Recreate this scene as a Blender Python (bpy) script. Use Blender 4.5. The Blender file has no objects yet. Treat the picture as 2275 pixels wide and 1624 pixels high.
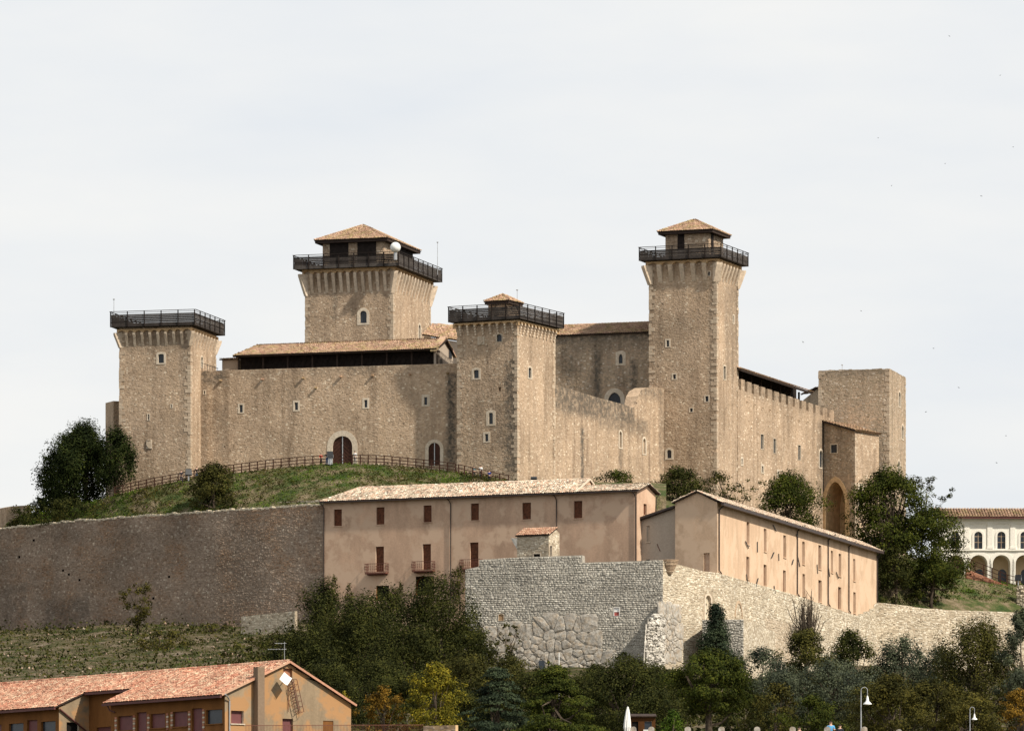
import bpy, math, random
import numpy as np
from mathutils import Vector, Matrix

# ------------------------------------------------------------------ camera, sky, sun
F, CX, HY = 12500.0, 1137.5, 2150.0
R = math.radians
scene = bpy.context.scene
cam = bpy.data.cameras.new('camera')
cam.sensor_width = 36; cam.lens = 36 * F / 2275; cam.shift_y = (HY - 812) / 2275
cam.clip_start = 1; cam.clip_end = 12000
cam_o = bpy.data.objects.new('camera', cam); scene.collection.objects.link(cam_o)
cam_o.location = (0, 0, 0); cam_o.rotation_euler = (R(90), 0, 0)
scene.camera = cam_o

SUN_A, SUN_E = 36.0, 44.0           # degrees off +X towards the camera, elevation
sd = Vector((math.cos(R(SUN_A)) * math.cos(R(SUN_E)), -math.sin(R(SUN_A)) * math.cos(R(SUN_E)), math.sin(R(SUN_E))))
sun = bpy.data.lights.new('sun', 'SUN'); sun.energy = 5.0; sun.angle = R(1.8); sun.color = (1.0, 0.91, 0.78)
sun_o = bpy.data.objects.new('sun', sun); scene.collection.objects.link(sun_o)
sun_o.rotation_euler = sd.to_track_quat('Z', 'Y').to_euler(); sun_o.location = (200, 300, 400)

world = bpy.data.worlds.new('World'); scene.world = world; world.use_nodes = True
wn, wl = world.node_tree.nodes, world.node_tree.links
for n in list(wn): wn.remove(n)
out = wn.new('ShaderNodeOutputWorld'); bg = wn.new('ShaderNodeBackground'); bg.inputs[1].default_value = 0.1
sky = wn.new('ShaderNodeTexSky'); sky.sky_type = 'NISHITA'; sky.sun_disc = False
sky.sun_elevation = R(SUN_E); sky.sun_rotation = R(90 + SUN_A); sky.air_density = 1.0; sky.dust_density = 2.0
tc = wn.new('ShaderNodeTexCoord'); mp = wn.new('ShaderNodeMapping')
mp.inputs['Scale'].default_value = (12, 1, 42); mp.inputs['Rotation'].default_value = (0, R(8), 0)
ns = wn.new('ShaderNodeTexNoise'); ns.inputs['Scale'].default_value = 1.0; ns.inputs['Detail'].default_value = 5; ns.inputs['Roughness'].default_value = 0.5
rp = wn.new('ShaderNodeValToRGB')
rp.color_ramp.elements[0].position = 0.30; rp.color_ramp.elements[0].color = (0.84, 0.87, 0.905, 1)
rp.color_ramp.elements[1].position = 0.66; rp.color_ramp.elements[1].color = (0.96, 0.955, 0.935, 1)
vm = wn.new('ShaderNodeVectorMath'); vm.operation = 'SCALE'; vm.inputs['Scale'].default_value = 8.5
mx = wn.new('ShaderNodeMixRGB'); mx.inputs[0].default_value = 0.93
wl.new(tc.outputs['Generated'], mp.inputs[0]); wl.new(mp.outputs[0], ns.inputs['Vector']); wl.new(ns.outputs['Fac'], rp.inputs[0])
wl.new(rp.outputs[0], vm.inputs[0]); wl.new(sky.outputs[0], mx.inputs[1]); wl.new(vm.outputs[0], mx.inputs[2])
wl.new(mx.outputs[0], bg.inputs[0]); wl.new(bg.outputs[0], out.inputs[0])
scene.view_settings.view_transform = 'Standard'; scene.view_settings.look = 'None'
scene.view_settings.exposure = 0.22; scene.view_settings.gamma = 1.0; scene.view_settings.use_curve_mapping = False

# ------------------------------------------------------------------ helpers
rng = random.Random(7); nrg = np.random.default_rng(7)
COL = scene.collection
LOC = {}

def P(x, y, Y): return Vector(((x - CX) / F * Y, Y, (HY - y) / F * Y))
def G(x, Y, z): return Vector(((x - CX) / F * Y, Y, z))
def zat(y, Y): return (HY - y) / F * Y
def Zm(x0, y0, s):
    return lambda x, y: ((x0 + x * s) * 0.59245, (y0 + y * s) * 0.59245)
LT = Zm(360, 1050, .5234); KP = Zm(1050, 800, .3694); MT = Zm(1600, 1080, .5051); TT = Zm(2350, 790, .4310)
RT = Zm(2650, 1320, .4928); MW = Zm(740, 1350, .43956); LL = Zm(0, 1560, .43956); TB = Zm(1150, 1780, .5934)
BW = Zm(0, 1900, .52747); BH = Zm(0, 2420, .61538); GW = Zm(1650, 2050, .46154); RB = Zm(2350, 1800, .46154)
FR = Zm(3150, 1750, .40023); V1 = Zm(1000, 2100, .43956); V2 = Zm(1900, 2300, .43956); V3 = Zm(2800, 2250, .45714)
H1 = Zm(0, 2250, .35165); H2 = Zm(700, 2420, .28571)
def ZR(z, a, b, c, d):
    p = z(a, b); q = z(c, d); return (p[0], p[1], q[0], q[1])

def thing(name, label, cat, loc, group=None):
    o = bpy.data.objects.new(name, None); COL.objects.link(o); o.empty_display_size = 0.5
    o.location = loc; o['label'] = label; o['category'] = cat
    if group: o['group'] = group
    LOC[o.name] = Vector(loc); return o

def tag(o, label, cat, group=None):
    o['label'] = label; o['category'] = cat
    if group: o['group'] = group
    return o

def link(name, me, mat, parent=None, loc=(0, 0, 0), stuff=False, label=None):
    o = bpy.data.objects.new(name, me); COL.objects.link(o)
    if mat is not None and len(me.materials) == 0: me.materials.append(mat)
    if parent is not None: o.parent = parent; LOC[o.name] = LOC[parent.name]
    else: LOC[o.name] = Vector(loc)
    o.location = loc
    if stuff: o['kind'] = 'stuff'
    if label: o['label'] = label
    return o

class MB:
    def __init__(s): s.v = []; s.f = []; s.a = []
    def poly(s, pts, at=None):
        i = len(s.v); s.v += [tuple(p) for p in pts]; s.f.append(tuple(range(i, i + len(pts))))
        s.a += (at if at is not None else [0.0] * len(pts))
    def prism(s, pts, ext, cap=True):
        ext = Vector(ext); n = len(pts); i = len(s.v); pts = [Vector(p) for p in pts]
        s.v += [tuple(p) for p in pts] + [tuple(p + ext) for p in pts]; s.a += [0.0] * (2 * n)
        for k in range(n):
            j = (k + 1) % n; s.f.append((i + k, i + j, i + n + j, i + n + k))
        if cap: s.f.append(tuple(i + n - 1 - k for k in range(n))); s.f.append(tuple(i + n + k for k in range(n)))
    def obox(s, c, ex, ey, ez):
        c = Vector(c); ex, ey, ez = Vector(ex), Vector(ey), Vector(ez)
        s.prism([c - ex - ey - ez, c + ex - ey - ez, c + ex + ey - ez, c - ex + ey - ez], ez * 2)
    def bar(s, a, b, w, h=None, up=Vector((0, 0, 1))):
        a = Vector(a); b = Vector(b); d = (b - a); L = d.length
        if L < 1e-6: return
        d /= L; sx = d.cross(up)
        if sx.length < 1e-4: sx = d.cross(Vector((0, 1, 0)))
        sx.normalize(); sy = sx.cross(d).normalized(); h = h or w
        s.obox((a + b) / 2, sx * w / 2, sy * h / 2, d * L / 2)
    def tube(s, pts, rad, n=6):
        pts = [Vector(p) for p in pts]; base = len(s.v)
        for k, p in enumerate(pts):
            d = (pts[min(k + 1, len(pts) - 1)] - pts[max(k - 1, 0)]).normalized()
            a = d.cross(Vector((0.31, 0.9, 0.2))); a.normalize(); b = d.cross(a)
            for j in range(n):
                t = 2 * math.pi * j / n; s.v.append(tuple(p + (a * math.cos(t) + b * math.sin(t)) * rad[k])); s.a.append(0.0)
        for k in range(len(pts) - 1):
            for j in range(n):
                q = (j + 1) % n; s.f.append((base + k * n + j, base + k * n + q, base + (k + 1) * n + q, base + (k + 1) * n + j))
        s.f.append(tuple(base + n - 1 - j for j in range(n))); s.f.append(tuple(base + (len(pts) - 1) * n + j for j in range(n)))
    def lathe(s, c, prof, n=16):
        c = Vector(c); base = len(s.v)
        for r, z in prof:
            for j in range(n):
                t = 2 * math.pi * j / n; s.v.append((c.x + r * math.cos(t), c.y + r * math.sin(t), c.z + z)); s.a.append(0.0)
        for k in range(len(prof) - 1):
            for j in range(n):
                q = (j + 1) % n; s.f.append((base + k * n + j, base + k * n + q, base + (k + 1) * n + q, base + (k + 1) * n + j))
    def build(s, name, mat, parent=None, smooth=False, stuff=False, label=None, attr=False):
        if parent is not None: o = LOC[parent.name]; loc = (0, 0, 0)
        else:
            a = np.array(s.v); o = Vector((float((a[:, 0].min() + a[:, 0].max()) / 2), float((a[:, 1].min() + a[:, 1].max()) / 2), float(a[:, 2].min()))); loc = o
        me = bpy.data.meshes.new(name)
        me.from_pydata([(p[0] - o.x, p[1] - o.y, p[2] - o.z) for p in s.v], [], s.f)
        if attr:
            at = me.attributes.new('stain', 'FLOAT', 'POINT'); at.data.foreach_set('value', s.a)
        if smooth: me.polygons.foreach_set('use_smooth', [True] * len(me.polygons))
        me.update()
        return link(name, me, mat, parent, loc, stuff, label)

def np_obj(name, V, Fc, mat, parent=None, stuff=False, attr=None, label=None, smooth=False):
    V = np.asarray(V, dtype=np.float64); Fc = np.asarray(Fc, dtype=np.int32)
    if parent is not None: o = np.array(LOC[parent.name]); loc = (0, 0, 0)
    else:
        o = np.array([(V[:, 0].min() + V[:, 0].max()) / 2, (V[:, 1].min() + V[:, 1].max()) / 2, V[:, 2].min()]); loc = tuple(float(q) for q in o)
    me = bpy.data.meshes.new(name); k = Fc.shape[1]
    me.vertices.add(len(V)); me.vertices.foreach_set('co', (V - o).astype(np.float32).ravel())
    me.loops.add(Fc.size); me.loops.foreach_set('vertex_index', Fc.ravel())
    me.polygons.add(len(Fc)); me.polygons.foreach_set('loop_start', np.arange(0, Fc.size, k, dtype=np.int32))
    if smooth: me.polygons.foreach_set('use_smooth', np.ones(len(Fc), dtype=bool))
    if attr is not None:
        at = me.attributes.new('stain', 'FLOAT', 'POINT'); at.data.foreach_set('value', np.asarray(attr, dtype=np.float32))
    me.update(calc_edges=True)
    return link(name, me, mat, parent, loc, stuff, label)

# ------------------------------------------------------------------ materials
def ramp(nt, cols, pos=None):
    r = nt.nodes.new('ShaderNodeValToRGB'); e = r.color_ramp.elements
    n = len(cols)
    pos = pos or [i / (n - 1) for i in range(n)]
    while len(e) < n: e.new(0.5)
    for i in range(n): e[i].position = pos[i]; e[i].color = (*cols[i], 1)
    return r

def new_mat(name, rough=0.85, spec=0.2):
    m = bpy.data.materials.new(name); m.use_nodes = True
    b = m.node_tree.nodes['Principled BSDF']; b.inputs['Roughness'].default_value = rough
    b.inputs['Specular IOR Level'].default_value = spec
    return m, m.node_tree, b

def noise(nt, scale, detail=3, vec=None, rough=0.55):
    n = nt.nodes.new('ShaderNodeTexNoise'); n.inputs['Scale'].default_value = scale; n.inputs['Detail'].default_value = detail
    n.inputs['Roughness'].default_value = rough
    if vec is not None: nt.links.new(vec, n.inputs['Vector'])
    return n

def mixc(nt, mode, fac, a, b):
    m = nt.nodes.new('ShaderNodeMixRGB'); m.blend_type = mode
    for s, v in ((0, fac), (1, a), (2, b)):
        if isinstance(v, (int, float)): m.inputs[s].default_value = v
        elif isinstance(v, tuple): m.inputs[s].default_value = (*v, 1)
        else: nt.links.new(v, m.inputs[s])
    return m.outputs[0]

def island_mat(name, cols, pos=None, var=0.35, vscale=0.25, fine=0.25, fscale=6.0, stain=None, rough=0.9, bump=0.0, streak=False, spec=0.15, warm=None, objrand=False):
    m, nt, b = new_mat(name, rough, spec); L = nt.links
    g = nt.nodes.new('ShaderNodeNewGeometry'); src = g.outputs['Random Per Island']
    if objrand:
        oi = nt.nodes.new('ShaderNodeObjectInfo')
        ad = nt.nodes.new('ShaderNodeMath'); ad.operation = 'ADD'; L.new(src, ad.inputs[0]); L.new(oi.outputs['Random'], ad.inputs[1])
        fr = nt.nodes.new('ShaderNodeMath'); fr.operation = 'FRACT'; L.new(ad.outputs[0], fr.inputs[0]); src = fr.outputs[0]
    r = ramp(nt, cols, pos); L.new(src, r.inputs[0]); c = r.outputs[0]
    big = noise(nt, vscale, 4, g.outputs['Position'])
    rb = ramp(nt, [(1 - var, 1 - var, 1 - var), (1 + var * .5, 1 + var * .5, 1 + var * .5)], [0.32, 0.68]); L.new(big.outputs['Fac'], rb.inputs[0])
    c = mixc(nt, 'MULTIPLY', 1.0, c, rb.outputs[0])
    if warm is not None:
        wn_ = noise(nt, vscale * 2.3, 3, g.outputs['Position']); rw = ramp(nt, [(0, 0, 0), (1, 1, 1)], [0.45, 0.65]); L.new(wn_.outputs['Fac'], rw.inputs[0])
        c = mixc(nt, 'MULTIPLY', rw.outputs[0], c, warm)
    fi = noise(nt, fscale, 3, g.outputs['Position'])
    rf = ramp(nt, [(1 - fine, 1 - fine, 1 - fine), (1 + fine * .7, 1 + fine * .7, 1 + fine * .7)], [0.3, 0.7]); L.new(fi.outputs['Fac'], rf.inputs[0])
    c = mixc(nt, 'MULTIPLY', 1.0, c, rf.outputs[0])
    if streak:
        mpn = nt.nodes.new('ShaderNodeMapping'); mpn.inputs['Scale'].default_value = (0.9, 0.9, 0.07); L.new(g.outputs['Position'], mpn.inputs[0])
        sn = noise(nt, 1.0, 4, mpn.outputs[0]); rs = ramp(nt, [(0.62, 0.6, 0.58), (1.0, 1.0, 1.0), (1.12, 1.1, 1.06)], [0.30, 0.48, 0.72]); L.new(sn.outputs['Fac'], rs.inputs[0])
        c = mixc(nt, 'MULTIPLY', 0.8, c, rs.outputs[0])
    if stain is not None:
        at = nt.nodes.new('ShaderNodeAttribute'); at.attribute_name = 'stain'
        sn = noise(nt, 1.6, 5, g.outputs['Position'], 0.65)
        mu = nt.nodes.new('ShaderNodeMath'); mu.operation = 'MULTIPLY_ADD'; L.new(sn.outputs['Fac'], mu.inputs[0]); mu.inputs[1].default_value = 3.4; mu.inputs[2].default_value = -.92; mu.use_clamp = True
        m2 = nt.nodes.new('ShaderNodeMath'); m2.operation = 'MULTIPLY'; L.new(at.outputs['Fac'], m2.inputs[0]); L.new(mu.outputs[0], m2.inputs[1]); m2.use_clamp = True
        c = mixc(nt, 'MIX', m2.outputs[0], c, stain)
    L.new(c, b.inputs['Base Color'])
    if bump:
        bn = nt.nodes.new('ShaderNodeBump'); bn.inputs['Strength'].default_value = bump; bn.inputs['Distance'].default_value = 0.08
        L.new(fi.outputs['Fac'], bn.inputs['Height']); L.new(bn.outputs[0], b.inputs['Normal'])
    return m

def plain(name, col, rough=0.7, spec=0.3, var=0.2, scale=3.0, metal=0.0):
    m, nt, b = new_mat(name, rough, spec); g = nt.nodes.new('ShaderNodeNewGeometry')
    n = noise(nt, scale, 4, g.outputs['Position']); r = ramp(nt, [tuple(c * (1 - var) for c in col), tuple(min(1, c * (1 + var)) for c in col)], [0.3, 0.7])
    nt.links.new(n.outputs['Fac'], r.inputs[0]); nt.links.new(r.outputs[0], b.inputs['Base Color']); b.inputs['Metallic'].default_value = metal
    return m

M = {}
M['stone'] = island_mat('castle_rubble_stone', [(.335, .243, .165), (.40, .297, .208), (.43, .325, .232), (.465, .357, .26), (.66, .56, .43)], [0, .25, .6, .9, 1], var=.2, vscale=.17, warm=(.92, .91, .90), fine=.18, fscale=3.5, stain=(.085, .075, .062), streak=True, bump=.5)
M['mortar'] = island_mat('castle_lime_mortar', [(.41, .308, .217), (.41, .308, .217)], var=.2, vscale=.17, warm=(.92, .91, .90), fine=.28, fscale=3.0, stain=(.085, .075, .062), streak=True, bump=.8)
M['stone_r'] = island_mat('castle_rubble_stone_grey', [(.26, .205, .145), (.32, .255, .18), (.36, .285, .21), (.40, .32, .24), (.58, .50, .41)], [0, .25, .6, .9, 1], var=.16, vscale=.22, fine=.16, fscale=3.5, stain=(.085, .075, .062), streak=True, bump=.5)
M['quoin'] = island_mat('dressed_limestone', [(.40, .31, .225), (.49, .40, .30)], var=.15, fine=.2, fscale=4, bump=.3, objrand=True)
M['trim'] = island_mat('pale_window_stone', [(.52, .44, .34), (.58, .50, .40)], var=.12, fine=.2, fscale=5, bump=.3, objrand=True)
M['corbel'] = island_mat('corbel_stone', [(.50, .40, .30), (.60, .50, .39)], var=.2, fine=.25, fscale=3, bump=.3, objrand=True)
M['band'] = plain('ochre_parapet_plaster', (.50, .345, .195), .9, .1, .22, 1.5)
M['leftstone'] = island_mat('dark_wall_stone', [(.20, .147, .107), (.26, .195, .147), (.29, .224, .172), (.33, .262, .205), (.47, .40, .32)], [0, .3, .6, .92, 1], var=.3, vscale=.12, fine=.25, fscale=3.5, stain=(.05, .045, .04), bump=.5, warm=(1.0, .86, .74))
M['leftmortar'] = island_mat('dark_wall_mortar', [(.265, .202, .152), (.265, .202, .152)], var=.3, vscale=.12, fine=.3, fscale=3, stain=(.05, .045, .04), bump=.8)
M['grey'] = island_mat('grey_coursed_stone', [(.33, .305, .262), (.39, .365, .315), (.44, .415, .36), (.56, .53, .465)], var=.22, vscale=.3, fine=.3, fscale=5, stain=(.09, .085, .075), bump=.7)
M['greymortar'] = plain('grey_wall_joint', (.34, .315, .27), .95, .1, .3, 3)
M['pale'] = island_mat('pale_limestone_rubble', [(.36, .30, .22), (.49, .42, .315), (.55, .485, .375), (.68, .62, .51)], [0, .25, .7, 1], var=.2, vscale=.3, fine=.22, fscale=5, stain=(.30, .20, .13), bump=.6)
M['palemortar'] = plain('pale_wall_joint', (.34, .28, .205), .95, .1, .3, 3)
M['cyclo'] = island_mat('polygonal_limestone_block', [(.37, .342, .30), (.445, .415, .365)], var=.25, vscale=.9, fine=.3, fscale=3, bump=.8, objrand=True, warm=(.95, .85, .74))
M['chalk'] = island_mat('weathered_white_rock', [(.48, .45, .40), (.64, .60, .53)], var=.35, vscale=1.4, fine=.4, fscale=3, bump=1.0, objrand=True)
def plaster(name, c, patch=None, var=.12):
    m, nt, b = new_mat(name, .9, .1); g = nt.nodes.new('ShaderNodeNewGeometry'); L = nt.links
    mpn = nt.nodes.new('ShaderNodeMapping'); mpn.inputs['Scale'].default_value = (.5, .5, .16); L.new(g.outputs['Position'], mpn.inputs[0])
    n1 = noise(nt, 1, 5, mpn.outputs[0], .6); r1 = ramp(nt, [tuple(q * (1 - var) for q in c), c, tuple(min(1, q * (1 + var)) for q in c)], [.3, .5, .7]); L.new(n1.outputs['Fac'], r1.inputs[0])
    n2 = noise(nt, 5, 4, g.outputs['Position']); r2 = ramp(nt, [(.9, .9, .9), (1.06, 1.06, 1.06)], [.3, .7]); L.new(n2.outputs['Fac'], r2.inputs[0])
    col = mixc(nt, 'MULTIPLY', 1.0, r1.outputs[0], r2.outputs[0])
    if patch is not None:
        n3 = noise(nt, .33, 4, g.outputs['Position'], .6); r3 = ramp(nt, [(0, 0, 0), (1, 1, 1)], [.47, .55]); L.new(n3.outputs['Fac'], r3.inputs[0])
        col = mixc(nt, 'MIX', r3.outputs[0], col, patch)
    L.new(col, b.inputs['Base Color']); bn = nt.nodes.new('ShaderNodeBump'); bn.inputs['Strength'].default_value = .25; bn.inputs['Distance'].default_value = .03
    L.new(n2.outputs['Fac'], bn.inputs['Height']); L.new(bn.outputs[0], b.inputs['Normal'])
    return m
M['tan'] = plaster('rose_tan_plaster', (.46, .315, .222), patch=(.52, .375, .27), var=.2)
M['tan2'] = plaster('pale_tan_plaster', (.545, .388, .265), patch=(.60, .44, .31), var=.13)
M['greyplaster'] = plaster('grey_tan_plaster', (.40, .335, .27), var=.08)
M['cream'] = plaster('cream_plaster', (.76, .73, .655), var=.04)
M['cream_in'] = plaster('loggia_ochre_plaster', (.50, .38, .25), var=.06)
M['orange'] = plaster('orange_plaster', (.18, .078, .025), var=.25)
M['greyplaster2'] = plaster('brown_grey_stack_plaster', (.20, .145, .10), var=.15)
M['brownpane'] = plain('brown_window_board', (.17, .105, .08), .7, .2, .3, 3)
M['panel_red'] = plain('faded_red_panel', (.28, .07, .06), .7, .2, .3, 4)
M['kiosk'] = plaster('tree_shade_orange_boards', (.07, .03, .01), var=.3)  # orange boards with the shade of the trees darkened into the colour
M['gable'] = plaster('weathered_gable_plaster', (.265, .20, .13), patch=(.37, .21, .10), var=.22)
M['tile'] = island_mat('terracotta_tile_mixed', [(.30, .15, .09), (.52, .31, .19), (.66, .50, .33), (.50, .27, .17), (.78, .66, .48)], var=.25, vscale=.5, fine=.25, fscale=5, rough=.85, objrand=True)
M['tile_c'] = island_mat('castle_roof_tile', [(.28, .17, .115), (.43, .27, .185), (.52, .36, .25), (.39, .22, .15)], var=.25, vscale=.4, fine=.2, fscale=5, rough=.85, warm=(.82, .95, .7), objrand=True)
M['tile_red'] = island_mat('hut_roof_tile', [(.30, .15, .10), (.44, .26, .17), (.54, .37, .26)], var=.2, vscale=.5, fine=.2, fscale=5, rough=.85, objrand=True)
M['tile_p'] = island_mat('pink_roof_tile', [(.32, .14, .09), (.45, .235, .155), (.54, .36, .245), (.41, .19, .125), (.66, .52, .36)], var=.25, vscale=.25, fine=.15, fscale=4, rough=.85, warm=(1, .82, .78), objrand=True)
M['tile_w'] = island_mat('pale_weathered_tile', [(.22, .17, .13), (.46, .37, .27), (.66, .56, .43), (.58, .36, .25), (.85, .78, .64)], var=.3, vscale=.6, fine=.3, fscale=5, rough=.85, objrand=True)
M['underroof'] = plain('roof_underside_timber', (.045, .032, .026), .85, .1, .3, 3)
M['fascia'] = plain('red_brown_gutter', (.10, .035, .03), .6, .3, .2, 3)
M['wood'] = island_mat('dark_weathered_timber', [(.022, .018, .016), (.05, .042, .038), (.085, .075, .068)], var=.3, vscale=1, fine=.3, fscale=8, objrand=True)
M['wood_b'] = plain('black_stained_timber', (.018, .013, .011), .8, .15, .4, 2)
M['rust'] = plain('rusty_brown_shutter', (.095, .034, .016), .75, .2, .45, 3.2)
M['fence'] = plain('red_brown_fence_timber', (.045, .02, .013), .8, .15, .35, 5)
M['iron'] = plain('rusty_balcony_iron', (.12, .045, .03), .7, .3, .3, 8)
M['pipe'] = plain('dark_downpipe_copper', (.04, .026, .022), .55, .4, .25, 3)
M['glass'] = plain('dark_window_glass', (.022, .028, .036), .25, .35, .3, 1)
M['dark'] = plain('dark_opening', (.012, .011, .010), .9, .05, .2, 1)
M['white'] = plain('white_paint', (.74, .74, .71), .4, .4, .04, 2)
M['metal'] = plain('galvanised_metal', (.42, .43, .44), .45, .5, .15, 4, .6)
M['black'] = plain('black_metal', (.02, .022, .025), .5, .4, .2, 4)
M['door'] = plain('brown_plank_door', (.05, .02, .012), .7, .2, .35, 4)
M['shutter'] = plain('maroon_roller_shutter', (.14, .05, .05), .6, .3, .1, 2)
M['brick'] = island_mat('red_brick', [(.30, .11, .07), (.42, .19, .12), (.50, .27, .18)], var=.25, fine=.2, objrand=True)
M['brick_y'] = island_mat('buff_brick', [(.34, .24, .16), (.52, .40, .28)], var=.2, fine=.2, objrand=True)
M['bark'] = plain('bark', (.075, .058, .042), .95, .1, .4, 4)
M['skin'] = plain('skin', (.52, .33, .24), .6, .3, .05, 4)
for nm, c in (('cl_dark', (.02, .022, .03)), ('cl_red', (.5, .035, .02)), ('cl_white', (.7, .7, .68)), ('cl_blue', (.03, .05, .2)), ('cl_jeans', (.05, .09, .2)), ('cl_sky', (.10, .32, .55)), ('cl_grey', (.3, .29, .27)), ('cl_teal', (.09, .14, .15)), ('hair', (.03, .02, .015))):
    M[nm] = plain(nm, c, .85, .15, .12, 8)

def leaf_mat(name, cols, rough=.6):
    cols = [tuple(cols[1][q] + (c_[q] - cols[1][q]) * .7 for q in range(3)) for c_ in cols]
    m, nt, b = new_mat(name, .85, .06); L = nt.links; g = nt.nodes.new('ShaderNodeNewGeometry')
    r = ramp(nt, cols); L.new(g.outputs['Random Per Island'], r.inputs[0])
    n = noise(nt, .45, 4, g.outputs['Position']); r2 = ramp(nt, [(.45, .48, .5), (1.6, 1.5, 1.15)], [.34, .66]); L.new(n.outputs['Fac'], r2.inputs[0])
    c = mixc(nt, 'MULTIPLY', 1.0, r.outputs[0], r2.outputs[0]); L.new(c, b.inputs['Base Color'])
    tr = nt.nodes.new('ShaderNodeBsdfTranslucent'); L.new(c, tr.inputs[0]); ms = nt.nodes.new('ShaderNodeMixShader'); ms.inputs[0].default_value = .15
    o = nt.nodes['Material Output']; L.new(b.outputs[0], ms.inputs[1]); L.new(tr.outputs[0], ms.inputs[2]); L.new(ms.outputs[0], o.inputs[0])
    return m
LM = {
 'dark': leaf_mat('evergreen_leaves', [(.011, .016, .005), (.029, .034, .010), (.062, .062, .018)]),
 'pine': leaf_mat('pine_needles', [(.008, .015, .006), (.020, .030, .009), (.042, .050, .015)]),
 'olive': leaf_mat('olive_brown_leaves', [(.020, .024, .008), (.044, .045, .013), (.080, .073, .022)]),
 'green': leaf_mat('green_leaves', [(.013, .022, .005), (.034, .045, .009), (.075, .080, .015)]),
 'bright': leaf_mat('bright_green_leaves', [(.03, .06, .01), (.06, .105, .014), (.11, .15, .02)]),
 'yellow': leaf_mat('yellow_autumn_leaves', [(.055, .06, .01), (.13, .12, .015), (.27, .21, .025)]),
 'orange': leaf_mat('orange_autumn_leaves', [(.055, .038, .01), (.125, .075, .014), (.22, .13, .022)]),
 'sage': leaf_mat('silver_olive_leaves', [(.028, .037, .026), (.054, .066, .048), (.092, .105, .08)]),
 'autumn': leaf_mat('dull_autumn_leaves', [(.026, .028, .009), (.050, .048, .013), (.085, .072, .018)]),
 'cedar': leaf_mat('blue_green_needles', [(.015, .026, .017), (.032, .046, .030), (.058, .075, .048)]),
}
def ground_mat(name, cols, pos, scale=.5):
    m, nt, b = new_mat(name, .95, .1); L = nt.links; g = nt.nodes.new('ShaderNodeNewGeometry')
    n = noise(nt, scale, 8, g.outputs['Position'], .7); r = ramp(nt, cols, pos); L.new(n.outputs['Fac'], r.inputs[0])
    n2 = noise(nt, 6, 4, g.outputs['Position'], .6); r2 = ramp(nt, [(.6, .6, .6), (1.3, 1.3, 1.3)], [.35, .65]); L.new(n2.outputs['Fac'], r2.inputs[0])
    L.new(mixc(nt, 'MULTIPLY', 1.0, r.outputs[0], r2.outputs[0]), b.inputs['Base Color'])
    bn = nt.nodes.new('ShaderNodeBump'); bn.inputs['Strength'].default_value = .8; bn.inputs['Distance'].default_value = .2
    L.new(n2.outputs['Fac'], bn.inputs['Height']); L.new(bn.outputs[0], b.inputs['Normal'])
    return m
M['grass'] = ground_mat('dry_grass_slope', [(.03, .055, .014), (.075, .085, .03), (.15, .12, .07), (.24, .19, .13)], [.36, .48, .57, .70], .35)
M['scrub'] = ground_mat('scrubby_hillside', [(.02, .032, .008), (.052, .052, .02), (.11, .085, .052), (.18, .15, .115)], [.34, .45, .55, .68], .35)
M['earth'] = ground_mat('dark_brown_earth', [(.03, .035, .015), (.06, .055, .03), (.09, .075, .05)], [.35, .5, .7])  # mottled dark brown-green earth

# ------------------------------------------------------------------ facades, walls, stones
class Fac:
    def __init__(s, a, b):
        s.a = Vector((a[0], a[1])); s.b = Vector((b[0], b[1])); d = s.b - s.a; s.L = d.length; s.e = d / s.L; s.n = Vector((s.e.y, -s.e.x))
    def u(s, x):
        k = (x - CX) / F; return (k * s.a.y - s.a.x) / (s.e.x - k * s.e.y)
    def Y(s, u): return s.a.y + s.e.y * u
    def uz(s, x, y):
        u = s.u(x); return u, (HY - y) / F * s.Y(u)
    def pt(s, u, z, o=0.0):
        return Vector((s.a.x + s.e.x * u + s.n.x * o, s.a.y + s.e.y * u + s.n.y * o, z))
    def rect(s, r):
        xm = (r[0] + r[2]) / 2; ym = (r[1] + r[3]) / 2
        return s.u(r[0]), s.uz(xm, r[3])[1], s.u(r[2]), s.uz(xm, r[1])[1]      # u0, zb, u1, zt
    def e3(s): return Vector((s.e.x, s.e.y, 0))
    def n3(s): return Vector((s.n.x, s.n.y, 0))
def fpx(x0, Y0, x1, Y1): return Fac(((x0 - CX) / F * Y0, Y0), ((x1 - CX) / F * Y1, Y1))

def stain_fn(fac, stains):
    rs = [(*fac.rect(r[:4]), r[4]) for r in stains]
    def f(u, z):
        v = 0.0
        for (a, b, c, d, s) in rs:
            m = min(1, max(0, (u - a) / .5 + .5)) * min(1, max(0, (c - u) / .5 + .5)) * min(1, max(0, (z - b) / 1.2 + .3)) * min(1, max(0, (d - z) / .5 + .5))
            v = max(v, m * s)
        return v
    return f

def topf(top):
    if callable(top): return top, []
    if isinstance(top, (int, float)): return (lambda u: top), []
    us = [p[0] for p in top]; zs = [p[1] for p in top]
    return (lambda u: float(np.interp(u, us, zs))), us

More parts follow.
